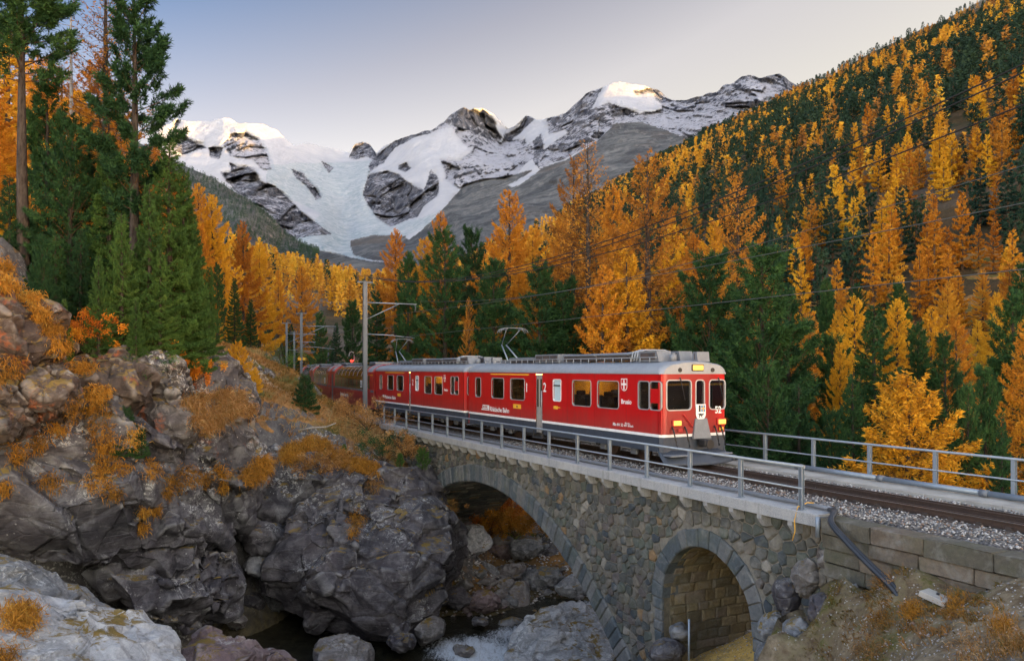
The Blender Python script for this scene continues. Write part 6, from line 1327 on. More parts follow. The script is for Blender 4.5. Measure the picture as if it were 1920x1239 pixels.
# ------------------------------------------------------------------ trees
def unit(a): return a/np.maximum(np.linalg.norm(a,axis=-1,keepdims=True),1e-9)
def tri_cloud(P, D, ln, wd, rs, flat=0.0):
    """one slender triangle per point, pointing along D"""
    N = len(P); r = rs.normal(size=(N,3)); 
    if flat: r[:,2] *= (1-flat)
    S = unit(np.cross(D, r)); a = P-S*wd[:,None]*.5; b = P+S*wd[:,None]*.5; c = P+D*ln[:,None]
    V = np.stack([a,b,c],1).reshape(-1,3); return V, np.arange(3*N).reshape(-1,3)
def tubes_np(paths, radii, n=3):
    """paths (B,K,3), radii (B,K) -> quads"""
    B, K, _ = paths.shape; d = unit(np.gradient(paths, axis=1)); up = np.array((.13,.21,.97)); a = unit(np.cross(d, up)); c = np.cross(d, a)
    th = np.arange(n)*2*math.pi/n; ring = paths[:,:,None,:]+(a[:,:,None,:]*np.cos(th)[None,None,:,None]+c[:,:,None,:]*np.sin(th)[None,None,:,None])*radii[:,:,None,None]
    V = ring.reshape(-1,3); base = (np.arange(B)[:,None,None]*K+np.arange(K-1)[None,:,None])*n; k = np.arange(n)[None,None,:]; k2 = (k+1)%n
    F = np.stack([base+k, base+k2, base+n+k2, base+n+k],-1).reshape(-1,4); return V, F
def conifer(kind, seed, H=16., nb=100, nleaf=26000, Rm=3.0, h0=.12, leaf=(.16,.07), bare=0.0, lo=False):
    rs = np.random.RandomState(seed)
    # trunk
    K = 7; hs = np.linspace(0,1,K); bend = np.cumsum(rs.normal(0,.012*H/6,(K,2)),0)*.5; bend[0] = 0
    tp = np.c_[bend, hs*H]; tr = (.016*H)*(1-hs)**.8+.012; tr[0] *= 1.35
    tV, tF = tubes_np(tp[None], tr[None], 5 if lo else 8)
    def trunk_at(h): return np.stack([np.interp(h,hs,tp[:,0]),np.interp(h,hs,tp[:,1]),h*H],1)
    q = (np.arange(nb)+rs.rand(nb))/nb
    h = h0+(1-h0)*q**(.9 if kind != 'larch' else 1.0)*.985; az = np.arange(nb)*2.399+rs.normal(0,.35,nb)
    rel = (h-h0)/(1-h0)
    if kind == 'larch': prof = (1-rel)**.72*(.62+.5*np.minimum(rel*4,1)); el = R(-8)+rel**1.5*R(50)+rs.normal(0,.10,nb); L = Rm*prof*rs.uniform(.65,1.15,nb)+.25
    elif kind == 'pine': prof = np.minimum(1,(rel*3.2+.45))*np.sqrt(np.clip(1-rel**2.0,0,1))**1.1; el = R(8)+rel*R(45)+rs.normal(0,.18,nb); L = Rm*prof*rs.uniform(.55,1.2,nb)*(1+.25*np.sin(az*2+seed))+.3
    else: prof = (1-rel)**.85; el = R(-14)+rel**1.4*R(48)+rs.normal(0,.08,nb); L = Rm*prof*rs.uniform(.8,1.1,nb)+.2
    base = trunk_at(h); dirh = np.stack([np.cos(az),np.sin(az),0*az],1)
    droop = {'larch':-.10,'pine':.10,'spruce':-.16}[kind]; up = {'larch':.16,'pine':.30,'spruce':.14}[kind]
    def br(i, s): return base[i]+dirh[i]*(L[i]*s*np.cos(el[i]))[:,None]+np.array((0,0,1))*(L[i]*(np.sin(el[i])*s+droop*s*(1-s)*2+up*s**2.5))[:,None]
    kk = 3 if lo else 5; ss = np.linspace(0,1,kk); paths = np.stack([br(np.arange(nb), np.full(nb,s)) for s in ss],1); br_r = (.010+.011*L)[:,None]*(1-ss*.85)[None,:]
    bV, bF = tubes_np(paths, br_r, 3)
    # foliage
    w = L**1.5; w = w/w.sum(); n = nleaf
    side_r = rs.choice([-1,1],n)
    i = rs.choice(nb, n, p=w)
    lat_dir = np.stack([-np.sin(az),np.cos(az),0*az],1)
    if kind == 'pine':
        nc = max(60, n//34); ci = rs.choice(nb, nc, p=w); cs_ = .38+.62*rs.rand(nc)**.75; cl_ = rs.choice([-1,1],nc)*rs.rand(nc)**.8*.42*(1.15-cs_)*L[ci]; cc = br(ci,cs_)+lat_dir[ci]*cl_[:,None]+np.array((0,0,1))*(np.abs(cl_)*.25+rs.normal(0,.10,nc))[:,None]
        ctint = rs.rand(nc); j = rs.randint(0,nc,n); cr = .11+.05*rs.rand(nc); cdir = unit(dirh[ci]*.8+np.array((0,0,.75))+rs.normal(0,.35,(nc,3)))
        D = unit(cdir[j]*.75+rs.normal(0,.62,(n,3))); al = rs.uniform(-.24,.20,n); P = cc[j]+cdir[j]*al[:,None]+D*cr[j][:,None]*.25; tint = ctint[j]*.7+rs.rand(n)*.3; i = ci[j]
        ln = leaf[0]*rs.uniform(.7,1.3,n); wd = leaf[1]*rs.uniform(.7,1.3,n); V, F = tri_cloud(P,D,ln,wd,rs)
    else:
        s = .12+.9*rs.rand(n)**.72; nt = 9 if kind == 'larch' else 12
        # side twigs: quantise along the branch so that leaves gather on twigs
        st = (np.floor(s*nt)+.5+rs.normal(0,.10,n))/nt; tl = (.34 if kind == 'larch' else .42)*L[i]*(1.12-st)**.8*np.minimum(st*4,1); tq = rs.rand(n)**.8; lat = side_r*tl*tq
        fw = .55*np.abs(lat)
        P = br(i,np.clip(st,0,1.02))+lat_dir[i]*lat[:,None]+dirh[i]*fw[:,None]*.8+np.array((0,0,1))*(-np.abs(lat)*(.28 if kind == 'spruce' else .16)+rs.normal(0,.06 if kind == 'larch' else .035,n))[:,None]
        D = unit(dirh[i]*.5+lat_dir[i]*(side_r*.55)[:,None]+rs.normal(0,.65 if kind == 'larch' else .45,(n,3))+np.array((0,0,.25 if kind == 'larch' else -.1)))
        bt = rs.rand(nb); tint = bt[i]*.45+rs.rand(n)*.35+.2*np.clip(1-rel[i],0,1)
        ln = leaf[0]*rs.uniform(.6,1.4,n); wd = leaf[1]*rs.uniform(.6,1.4,n); V, F = tri_cloud(P,D,ln,wd,rs)
        if bare > 0:
            keep = rs.rand(n) > bare*np.clip(rel[i]*1.3+.2,0,1); F = F[keep]; u_, inv = np.unique(F.ravel(), return_inverse=True); V = V[u_]; F = inv.reshape(-1,3); tint = tint[keep]
        if not lo:
            m = nb*9; i2 = np.repeat(np.arange(nb),9); st2 = (np.tile(np.arange(9),nb)+.5)/9; sd = np.tile([-1,1],m//2+1)[:m]; tl2 = .34*L[i2]*(1.12-st2)**.8
            p0 = br(i2,st2); p1 = p0+lat_dir[i2]*(sd*tl2)[:,None]+dirh[i2]*(tl2*.45)[:,None]+np.array((0,0,-1))*(tl2*.16)[:,None]
            v2, f2 = tubes_np(np.stack([p0,(p0+p1)/2+np.array((0,0,.02)),p1],1), np.stack([.008+0*tl2,.006+0*tl2,.003+0*tl2],1), 3); bF = np.concatenate([bF, f2+len(bV)]); bV = np.concatenate([bV, v2])
    return (tV,tF), (bV,bF), (V,F,np.clip(np.repeat(tint,3),0,1))
def conifer_meshes(nm, kind, seed, leafmat, barkm='bark', **k):
    (tV,tF),(bV,bF),(V,F,t) = conifer(kind, seed, **k)
    return dict(trunk=np_mesh('trunk',tV,tF,[M[barkm]],smooth=True), branches=np_mesh('branches',bV,bF,[M['twig']],smooth=True), crown=np_mesh('crown',V,F,[M[leafmat]],attrs={'tint':('POINT',t)}), H=k.get('H',16.))
PR = {}
for j in range(3): PR['larch%d'%j] = conifer_meshes('larch','larch',100+j,'larch',H=20.,nb=120,nleaf=46000,Rm=4.2,leaf=(.21,.085))
for j in range(2): PR['gold%d'%j] = conifer_meshes('larch','larch',110+j,'larch_gold',H=18.,nb=105,nleaf=38000,Rm=3.8,leaf=(.21,.09))
for j in range(2): PR['rust%d'%j] = conifer_meshes('larch','larch',120+j,'larch_rust',H=22.,nb=125,nleaf=44000,Rm=4.3,leaf=(.19,.08),bare=.42)
PR['bush_larch'] = conifer_meshes('larch','larch',131,'larch_gold',H=6.,nb=95,nleaf=30000,Rm=2.1,h0=.03,leaf=(.12,.05))
PR['barelarch'] = conifer_meshes('larch','larch',133,'larch_rust',H=20.,nb=140,nleaf=20000,Rm=3.4,h0=.2,leaf=(.17,.06),bare=.6)
for j in range(3): PR['pine%d'%j] = conifer_meshes('pine','pine',140+j,'pine',H=14.,nb=120,nleaf=60000,Rm=2.25,h0=.06,leaf=(.18,.045))
PR['tallpine'] = conifer_meshes('pine','pine',151,'pine',H=18.,nb=60,nleaf=34000,Rm=2.2,h0=.70,leaf=(.20,.045))
PR['midpine'] = conifer_meshes('pine','pine',152,'pine',H=16.,nb=64,nleaf=36000,Rm=1.45,h0=.38,leaf=(.20,.045))
for j in range(2): PR['spruce%d'%j] = conifer_meshes('spruce','spruce',160+j,'spruce',H=11.,nb=140,nleaf=60000,Rm=1.55,h0=.08,leaf=(.12,.036))
PR['darkspruce'] = conifer_meshes('spruce','spruce',165,'pine',H=13.,nb=120,nleaf=42000,Rm=2.1,h0=.10,leaf=(.17,.055))
PR['youngpine'] = conifer_meshes('pine','pine',171,'spruce',H=3.,nb=60,nleaf=16000,Rm=.9,h0=.02,leaf=(.12,.03))
PR['youngspruce'] = conifer_meshes('spruce','spruce',172,'pine',H=3.,nb=70,nleaf=18000,Rm=.8,h0=.02,leaf=(.09,.03))
NAME = dict(larch='larch_tree',gold='larch_tree',rust='larch_tree',bush='larch_tree',bare='larch_tree',pine='stone_pine',tall='stone_pine',midp='stone_pine',spruc='spruce_tree',darks='spruce_tree',young='young_conifer')
def nameof(k):
    for a, b in NAME.items():
        if k.startswith(a): return b
CATS = dict(larch_tree='larch', stone_pine='pine tree', spruce_tree='spruce', young_conifer='young conifer')
trs = np.random.RandomState(99)
def plant(kind, x, y, z, h, wf, label, group=None, parts=('trunk','branches','crown')):
    p = PR[kind]; nm = nameof(kind); e = empty(nm, (x,y,z), trs.uniform(0,6.28), label=label, cat=CATS[nm], group=group); sc = h/p['H']; e.scale = (sc*wf,sc*wf,sc)
    for q in parts: o = bpy.data.objects.new(q, p[q]); link(o, e)
    return e
def hero(kind, u, vt, Y, label, wf=1.0, group=None, zb=None, vb=None):
    x, y, zt = px(u,vt,Y); z = H1(x,y)-.15 if zb is None else zb
    if vb is not None: z = px(u,vb,Y)[2]
    return plant(kind, x, y, z, zt-z, wf, label, group)
L_ = hero
# left bank, front rank
L_('tallpine',45,-75,31,'tall stone pine at the left edge with a long bare trunk and high crown',1.15,vb=712)
L_('midpine',250,-35,30.5,'tall stone pine whose ragged crown stands against the sky, right of the bare larch',1.0,vb=712)
L_('barelarch',200,-70,34,'nearly bare brown larch between the two tallest pines on the left',vb=712)
L_('pine0',132,232,31.5,'broad dark green stone pine left of the bare larch',.95,vb=712)
L_('spruce0',318,262,30.5,'slender bright green spruce standing rightmost on the left cliff top',1.15,vb=712)
L_('spruce1',280,345,29.6,'green spruce just left of the rightmost one on the cliff top',vb=712)
L_('spruce0',228,400,29.0,'light green spruce with low boughs in front of the tall ragged pine',.95,vb=712)
L_('spruce1',362,440,32.5,'smaller green spruce at the right flank of the cliff top group',1.0,vb=712)
L_('spruce0',185,480,28.2,'yellowish green spruce low on the cliff edge, below the broad pine',.95,vb=712)
L_('pine1',80,452,27.6,'small stone pine above the rust-stained outcrop',.8,vb=712)
L_('darkspruce',150,430,30.0,'dark spruce wedged behind the yellowish green one',vb=712)
L_('darkspruce',255,300,33.5,'dark green spruce filling the gap behind the cliff top group',1.1,vb=712)
L_('pine2',30,440,35,'dark stone pine low behind the tall left trunk',1.1,vb=712)
L_('pine1',95,300,40,'dark stone pine behind the broad one, amid orange larches',1.1,vb=712)
L_('darkspruce',345,500,36,'dark spruce behind the right flank of the cliff top group',1.1,vb=712)
L_('spruce1',120,560,27.2,'small spruce sapling beside the rust-stained outcrop',.9,vb=712)
L_('spruce1',392,500,33.5,'slim green spruce at the right end of the cliff top group',1.0,vb=700)
L_('spruce0',205,250,31.5,'tall light green spruce rising between the broad pine and the ragged one',1.0,vb=712)
L_('spruce1',345,320,31.0,'tall slender spruce whose tip touches the snow peaks',1.0,vb=712)
L_('midpine',90,140,33.5,'thin stone pine with a tufted crown between the two tall trunks',.9,vb=712)
L_('darkspruce',20,330,31,'dark spruce at the very left edge under the high crown',1.0,vb=712)
L_('spruce0',330,560,29.8,'small light green spruce at the foot of the rightmost slender one',1.0,vb=712)
L_('spruce1',255,560,28.2,'small light green spruce at the cliff edge in the middle of the group',1.0,vb=712)
for a in (('spruce0',350,372,31.5,1.1,'green spruce between the rightmost slender one and the mountains'),('darkspruce',205,340,32.5,1.15,'dark spruce left of the ragged tall pine trunk'),('pine2',175,300,33,1.0,'dark pine between the broad pine and the bare larch'),('spruce1',300,470,29.4,1.1,'bushy light green spruce low in the middle of the cliff top group'),('darkspruce',105,440,30,1.1,'dark spruce in front of the dead trunk'),('spruce0',255,470,30.2,1.1,'light green spruce hiding the foot of the ragged pine'),('pine0',60,520,29,1.0,'dark pine low behind the rusty outcrop')):
    L_(a[0],a[1],a[2],a[3],a[5],a[4],vb=712)
# dead trunk
x,y,z = px(132,30,36); zb = px(132,650,36)[2]; e = empty('dead_tree',(x,y,zb),label='thin dead grey tree trunk left of the bare larch',cat='dead tree'); mb = MB(); mb.tube([(0,0,0),(.05,0,(z-zb)*.5),(0,.05,z-zb)],.17,8,True,.04); mb.build('trunk',M['bark_dead'],e)
mb = MB()
for k in range(26): a = k*2.4; hz_ = (z-zb)*(.45+.54*k/26); l_ = .3+.7*trs.rand(); mb.tube([(0.02,0,hz_),(l_*math.cos(a)*.5,l_*math.sin(a)*.5,hz_+.05),(l_*math.cos(a),l_*math.sin(a),hz_-.1)],.018,4,False,.005)
mb.build('branches',M['bark_dead'],e)
# orange larches behind them
g_ = 'orange larches behind the pines of the left bank'
for i,(u,vt,Y,k,wf) in enumerate(((15,70,58,'gold0',1.3),(75,110,55,'larch0',1.2),(150,170,58,'gold1',1.2),(225,215,60,'larch1',1.1),(290,265,58,'larch2',1.1),(335,325,62,'larch0',1.1),(-25,130,48,'larch1',1.3),(55,210,68,'larch2',1.2),(115,120,76,'rust0',1.2),(262,290,70,'gold0',1.1),(185,110,84,'larch1',1.2),(10,50,92,'rust1',1.2),(100,260,47,'gold0',1.2),(180,300,50,'larch0',1.1),(40,330,46,'gold1',1.2),(300,360,52,'larch2',1.0),(240,380,48,'gold1',1.1),(-40,300,44,'gold0',1.2),(0,400,50,'larch1',1.2),(140,380,54,'larch2',1.2),(372,345,66,'larch1',.9))):
    L_(k,u,vt,Y,'%s larch %s, %s' % ({'g':'golden','l':'orange','r':'copper'}[k[0]], 'reaching highest' if vt < 80 else 'reaching high' if vt < 150 else 'of middle height' if vt < 300 else 'low', 'behind the tall left trunk' if u < 90 else 'behind the dead trunk' if u < 165 else 'behind the bare larch' if u < 235 else 'behind the rightmost slender spruces'),wf,g_)
for a in ((398,365,66,'gold0',.95,'tall golden orange larch left of the yellow crown, above the dark pines'),(456,416,70,'larch0',.85,'tall orange larch with its trunk showing, next to the mast group'),(421,482,58,'gold1',.75,'small pure yellow larch crown above the dark pines'),(487,455,82,'gold0',.85,'yellowish larch right of the tall orange one'),(522,507,128,'larch2',.85,'left one of two deep orange larches above the masts'),(566,500,132,'larch1',1.0,'right one of two deep orange larches above the masts'),(378,420,58,'larch2',.8,'orange larch at the right flank of the green spruces')):
    L_(a[3],a[0],a[1],a[2],a[5],a[4])
for a in ((408,500,50,'pine0',.8,'dark blue-green pine right of the spruce group'),(440,520,52,'darkspruce',.9,'dark conifer left of the tall orange larch'),(470,560,66,'darkspruce',.9,'shaded spruce beneath the yellowish larch'),(505,572,125,'darkspruce',.9,'shaded spruce behind the leftmost mast'),(545,606,125,'darkspruce',1.0,'dark spruce between the left masts'),(600,590,125,'pine1',.9,'round dark pine beyond the masts'),(630,604,118,'darkspruce',1.0,'dark spruce above the panoramic coaches'),(662,570,84,'pine2',.9,'dark pine left of the tall mast')):
    L_(a[3],a[0],a[1],a[2],a[5],a[4])
L_('bush_larch',446,642,41,'small bushy orange larch on the grassy edge right of the cliff top',1.0,vb=735)
L_('bush_larch',478,690,42.5,'tiny orange larch sapling beside the bushy one',.9,vb=738)
L_('youngspruce',572,703,45,'young dark conifer standing on the grass slope before the coaches',1.15,vb=786)
# far side of the track, behind the train
for a in (('larch1',742,432,66,.9,'orange larch just right of the tall mast, tops against the glacier'),('gold0',797,445,74,.9,'golden larch behind the two dark pines'),('larch0',826,400,70,.9,'orange larch with pointed top against the grey scree'),('pine0',765,486,58,.8,'dark pine behind the arms of the tall mast'),('pine1',834,440,57,.95,'tall dark pine left of the narrow rusty larch'),('pine2',884,440,68,.85,'dark pine top standing behind the narrow rusty larch'),
  ('pine0',925,500,54,1.15,'broad dark pine above the second pantograph'),('darkspruce',706,545,62,1.0,'dark spruce right behind the tall mast'),('pine1',1012,508,52,1.1,'dark pine behind the first pantograph'),('pine2',1055,540,52,1.0,'dark pine right of the first pantograph'),('larch2',953,356,60,.95,'orange larch with layered boughs left of the tallest pair'),('rust0',880,558,54,.55,'narrow rusty orange larch between two dark pines'),
  ('rust1',1075,292,57,.85,'left one of the tallest pair of thin larches'),('barelarch',1104,264,55,1.0,'right one of the tallest pair, thin and almost bare'),('larch0',1150,350,64,.9,'full orange larch right of the tallest pair'),('rust0',1214,288,50,1.1,'broad copper larch with a dark trunk behind the roof of the leading railcar'),('larch1',1000,425,74,1.0,'orange larch between the layered one and the tallest pair'),
  ('larch2',1052,410,70,.9,'orange larch low in front of the grey scree'),('gold1',1175,470,47,1.0,'golden larch low over the roof of the leading railcar'),('larch0',1130,500,46,1.0,'orange larch low behind the leading railcar roof'),('gold0',1262,420,64,.9,'golden larch right of the broad copper one'),('rust1',1384,325,60,1.0,'tall larch with a dark bare trunk, in front of the forest slope'),
  ('gold1',1340,410,70,.9,'yellow larch left of the tall bare-trunked one'),('larch1',1300,440,58,.8,'orange larch above the dark pine pair'),('pine2',1332,490,44,.95,'dark pine behind the front of the leading railcar'),('pine0',1428,482,40,1.15,'largest dark pine right of the railcar front'),('pine1',1478,560,45,.9,'dark pine at the right side of the largest one'),('pine1',1275,560,50,.9,'dark pine behind the roof housings of the leading railcar'),
  ('darkspruce',1240,600,52,1.0,'low dark spruce beneath the broad copper larch'),('darkspruce',1378,600,44,1.0,'dark spruce between the pines right of the railcar'),
  ('darkspruce',1636,568,40,1.15,'dark spruce with wide skirts left of the near orange larch'),('pine2',1560,640,46,.9,'dark pine behind the slim golden larch'),('pine0',1722,622,45,.9,'dark pine above the near orange larch'),('pine1',1772,638,42,.9,'dark pine right above the near orange larch'),('pine2',1848,700,28,.8,'green pine beyond the far railing, right of the near orange larch'),
  ('pine0',1898,568,34,.9,'large green pine at the right edge of the forest'),('pine1',1815,735,26,.6,'small green pine behind the far railing'),('bush_larch',1703,712,25.5,1.12,'bright orange larch right behind the far railing'),('gold0',1575,642,43,.6,'slim golden larch left of the wide-skirted spruce'),
  ('gold1',1602,556,62,1.0,'yellow larch above the slim golden one'),('gold0',1682,560,66,1.0,'yellow larch behind the wide-skirted spruce'),('gold1',1745,575,60,1.0,'yellow larch above the twin dark pines'),('larch1',1792,592,56,1.0,'golden larch between the right-hand pines'),('larch2',1520,585,56,.9,'orange larch right of the largest dark pine'),('larch0',1495,625,50,.7,'small orange larch at the skirt of the largest dark pine'),
  ('gold0',1888,462,118,1.0,'yellow larch beyond the right edge pine, on the lower slope'),('larch1',1842,505,108,1.0,'orange larch above the green pine beyond the railing'),('pine1',1915,500,98,1.0,'dark pine beside the yellow larch at the right edge'),('gold1',1868,548,88,.9,'small golden larch over the large right edge pine'),('larch2',1930,600,31,1.0,'orange larch boughs reaching in at the right edge'),('darkspruce',1600,700,36,.9,'low dark spruce beyond the far railing'),('darkspruce',1500,720,34,1.0,'low dark spruce behind the first far railing post'),('pine1',1440,700,33,.9,'low dark pine beside the railcar front'),('darkspruce',1880,780,24,.7,'low green spruce behind the right end of the far railing'),
  ('pine1',1785,800,30,.8,'low dark pine right behind the orange larch'),('pine2',1560,780,32,.8,'low pine bush under the far railing')):
    L_(a[0],a[1],a[2],a[3],a[5],a[4])
# small conifers on the banks
for (u,v,s_,k,lab) in ((237,850,1.6,'youngspruce','dense little dark conifer clinging to the dark rock wall'),(265,850,.9,'youngspruce','tiny conifer beside the dense little one on the rock wall'),(792,880,.95,'youngpine','bright green young pine above the left end of the main arch'),(750,875,.6,'youngpine','small yellowish pine sprig left of the bright green one'),(645,852,.5,'youngpine','tiny green pine sprig in the middle of the grass bank'),(610,850,.35,'youngspruce','tiny dark seedling on the lip of the grass bank')):
    h_ = hitc(u,v)
    if h_: plant(k, h_[0].x, h_[0].y, h_[0].z-.05, s_, 1.0, lab)
# forest: sampled over the real slopes; the largest in view stand as individuals, the rest is one mass
def keepout(x, y):
    ss_ = np.arange(-24,140,3.0); tx, ty = np.array([trk(s) for s in ss_]).T; return np.hypot(x[:,None]-tx[None], y[:,None]-ty[None]).min(1)
fr = np.random.RandomState(2024); N = 19000
rr = np.sqrt(fr.uniform(68**2, 960**2, N)); th = fr.uniform(R(-36), R(36.5), N); x, y = rr*np.sin(th), rr*np.cos(th); z = H(x,y,False)
rsk = np.interp(th,_th,_rr); ok = rr < rsk*1.02; near = rr < 150; ko = np.full(N,99.); ko[near] = keepout(x[near],y[near]); ok &= ko > 9
ok &= ~((rr < 100) & (th < R(-8)) & (th > R(-22)))
ok &= ~((rr < 84) & (th > R(-12)))
ok &= ~((rr < 210) & (th > R(-20.5)) & (th < R(-8)))
P3 = np.stack([x/34,y/34,x*0],1); pn = fbm(P3,4,61); P4 = np.stack([x/150,y/150,x*0],1); dn = fbm(P4,4,71)
alt = z/np.maximum(np.interp(th,_th,_zz),60); right = th > R(4)
dens = np.where(right, 1.0-.70*sm(alt,.86,1.0)*sm(th,R(14),R(26))-.08*(dn > .25), .75-.4*(dn > .12)-.45*((alt > .84) & (th > R(-22))))
dens = np.where(rr > 420, dens*.88, dens)
ok &= fr.rand(N) < dens
is_l = fr.rand(N) < np.where(right, np.clip(.34+pn*2.2-.24*sm(alt,.7,1),.08,.78), .93); is_l = is_l | (right & (rr < 230) & (th > R(15)) & (fr.rand(N) < .16)); is_l = np.where((~right) & (th < R(-18)), fr.rand(N) < .75, is_l)
h = np.where(is_l, 5+9*fr.rand(N)**.8, 6+8*fr.rand(N)**.8)*(1-.45*sm(z,120,420))*np.where(th < R(-2), .72, 1.0)
X, Y, Z, HH, LR, RRr, TT, AL = [a[ok] for a in (x,y,z,h,is_l,rr,th,alt)]
# nobody sees trees whose top is below the horizon line of the near ground
order = np.argsort(-HH/RRr); infr = (np.abs(X/Y) < .66)
FT = {}
for j in range(4): FT['l%d'%j] = conifer('larch',300+j,H=14.,nb=40,nleaf=3800,Rm=2.5,h0=.06,leaf=(.42,.24),lo=True)
for j in range(4): FT['p%d'%j] = conifer('spruce' if j%2 else 'pine',310+j,H=13.,nb=46,nleaf=4200,Rm=2.0,h0=.03,leaf=(.42,.20),lo=True)
def merge(tr, mats, nm):
    (tV,tF),(bV,bF),(V,F,t) = tr; T3 = np.concatenate([tF[:,[0,1,2]],tF[:,[0,2,3]]]); B3 = np.concatenate([bF[:,[0,1,2]],bF[:,[0,2,3]]])
    VV = np.concatenate([tV,bV,V]); FF = np.concatenate([T3,B3+len(tV),F+len(tV)+len(bV)]); tt_ = np.concatenate([np.zeros(len(tV)+len(bV)),t])
    me = np_mesh(nm, VV, FF, mats, attrs={'tint':('POINT',tt_)}); mi = np.zeros(len(FF),dtype=np.int32); mi[:len(T3)+len(B3)] = 1; me.polygons.foreach_set('material_index', mi); return me
MT = {}
for j in range(4):
    for q, mm in (('larch','larch'),('gold','larch_gold'),('rust','larch_rust')): MT[q+str(j)] = merge(FT['l%d'%j],[M[mm],M['twig']],'larch')
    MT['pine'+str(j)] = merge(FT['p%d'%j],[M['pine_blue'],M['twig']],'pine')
cnt = dict(l=0,p=0); rest = []
toneword = dict(larch='orange', gold='golden yellow', rust='copper brown')
nhero = 0
for i in order:
    k = 'l' if LR[i] else 'p'
    if not infr[i]:
        if RRr[i] < 500: rest.append(i)
        continue
    if cnt[k] >= (245 if k == 'l' else 262): rest.append(i); continue
    cnt[k] += 1; j = fr.randint(4); th_ = TT[i]
    uu = CX+FP*X[i]/Y[i]
    zone = ('behind left pines' if uu < 330 else 'above the yellow larch' if uu < 500 else 'beyond the coaches' if uu < 690 else 'right of tall mast' if uu < 1090 else 'above the leading roof' if uu < 1280 else 'above the railcar front' if uu < 1420 else 'above the largest pine' if uu < 1540 else 'above the far posts' if uu < 1660 else 'above the near larch' if uu < 1790 else 'at the right edge')
    band = 'at foot' if RRr[i] < 150 else ('low down' if AL[i] < .22 else 'lower half' if AL[i] < .40 else 'mid slope' if AL[i] < .60 else 'upper half' if AL[i] < .80 else 'near skyline')
    zw = {330:0}; dn_ = (X-X[i])**2+(Y-Y[i])**2; dn_[i] = 1e9; jn = int(dn_.argmin()); nb_ = 'beside a pine' if not LR[jn] else 'beside a larch'
    if dn_[jn] > 36: nb_ = 'standing apart'
    size = 'big' if HH[i] > 11.5 else 'medium' if HH[i] > 9 else 'small'
    if k == 'l':
        tone = ('larch','gold','rust')[int(np.clip(np.digitize(fbm(np.array([[X[i]/90,Y[i]/90,5.]]),2,81)[0]+fr.normal(0,.22)+.02,[-.02,.34]),0,2))] if True else 'larch'
        tone = {'larch':'larch','gold':'gold','rust':'rust'}[tone]; nm, mesh = 'larch_tree', MT[tone+str(j)]; lab = '%s %s larch %s %s, %s' % (size, toneword[tone], nb_, band, zone); grp = 'larches of the forested slopes'; HB = 14.
        hk = tone+str(j%2) if tone != 'larch' else 'larch'+str(j%3)
    else: nm, mesh, lab, grp, HB = 'stone_pine', MT['pine'+str(j)], '%s dark green pine %s %s, %s' % (size, nb_, band, zone), 'pines of the forested slopes', 13.; hk = 'pine'+str(j%3)
    if RRr[i] < 125:
        plant(hk, X[i], Y[i], Z[i]-.3, HH[i]*1.05, .95, lab, grp); continue
    o = bpy.data.objects.new(nm, mesh); link(o); tag(o, lab, CATS[nm], grp); s_ = HH[i]/HB; w_ = s_*fr.uniform(.85,1.15); o.location = (X[i],Y[i],Z[i]-.3); o.scale = (w_,w_,s_); o.rotation_euler = (0,0,fr.uniform(0,6.28))
# the rest: ragged low-count crowns in one mesh
def far_tree(kind, seed, n=120):
    rs = np.random.RandomState(seed); hh_ = rs.rand(n)**(1.15 if kind == 'l' else .9); a = rs.rand(n)*6.28
    rad = (.17*(1-hh_)**.75+.012 if kind == 'l' else .155*np.sqrt(np.clip(1-hh_**2.2,0,1))+.01)*np.sqrt(rs.uniform(.35,1.1,n)); P = np.stack([rad*np.cos(a),rad*np.sin(a),.06+.94*hh_],1)
    D = unit(np.stack([np.cos(a),np.sin(a),np.full(n,.5 if kind == 'l' else .7)],1)+rs.normal(0,.5,(n,3))); V, F = tri_cloud(P-D*.03, D, rs.uniform(.07,.13,n), rs.uniform(.05,.085,n), rs); return V, F, np.repeat(rs.rand(n),3)
ftl = [far_tree('l',s) for s in range(5)]; ftp = [far_tree('p',s+20) for s in range(5)]; VV = []; TTn = []; nv = 0
for i in rest:
    V, F, t = (ftl if LR[i] else ftp)[fr.randint(5)]; s_ = HH[i]; a = fr.uniform(0,6.28); ca, sa = math.cos(a), math.sin(a); Q = np.stack([V[:,0]*ca-V[:,1]*sa, V[:,0]*sa+V[:,1]*ca, V[:,2]],1)*np.array((s_*1.12,s_*1.12,s_))+np.array((X[i],Y[i],Z[i]-.3)); VV.append(Q)
    b = np.clip(fr.normal(.5,.22)+ .5*fbm(np.array([[X[i]/90,Y[i]/90,5.]]),2,81)[0],0,1); TTn.append(.51+.49*np.clip(b*.7+t*.3,0,1) if LR[i] else .49*np.clip(b*.6+t*.4,0,1))
VV = np.concatenate(VV); ob('forest', np_mesh('forest', VV, np.arange(len(VV)).reshape(-1,3), [M['hillleaf']], attrs={'tint':('POINT',np.concatenate(TTn))}), kind='stuff', label='mixed larch and pine forest covering the far slopes', cat='forest')
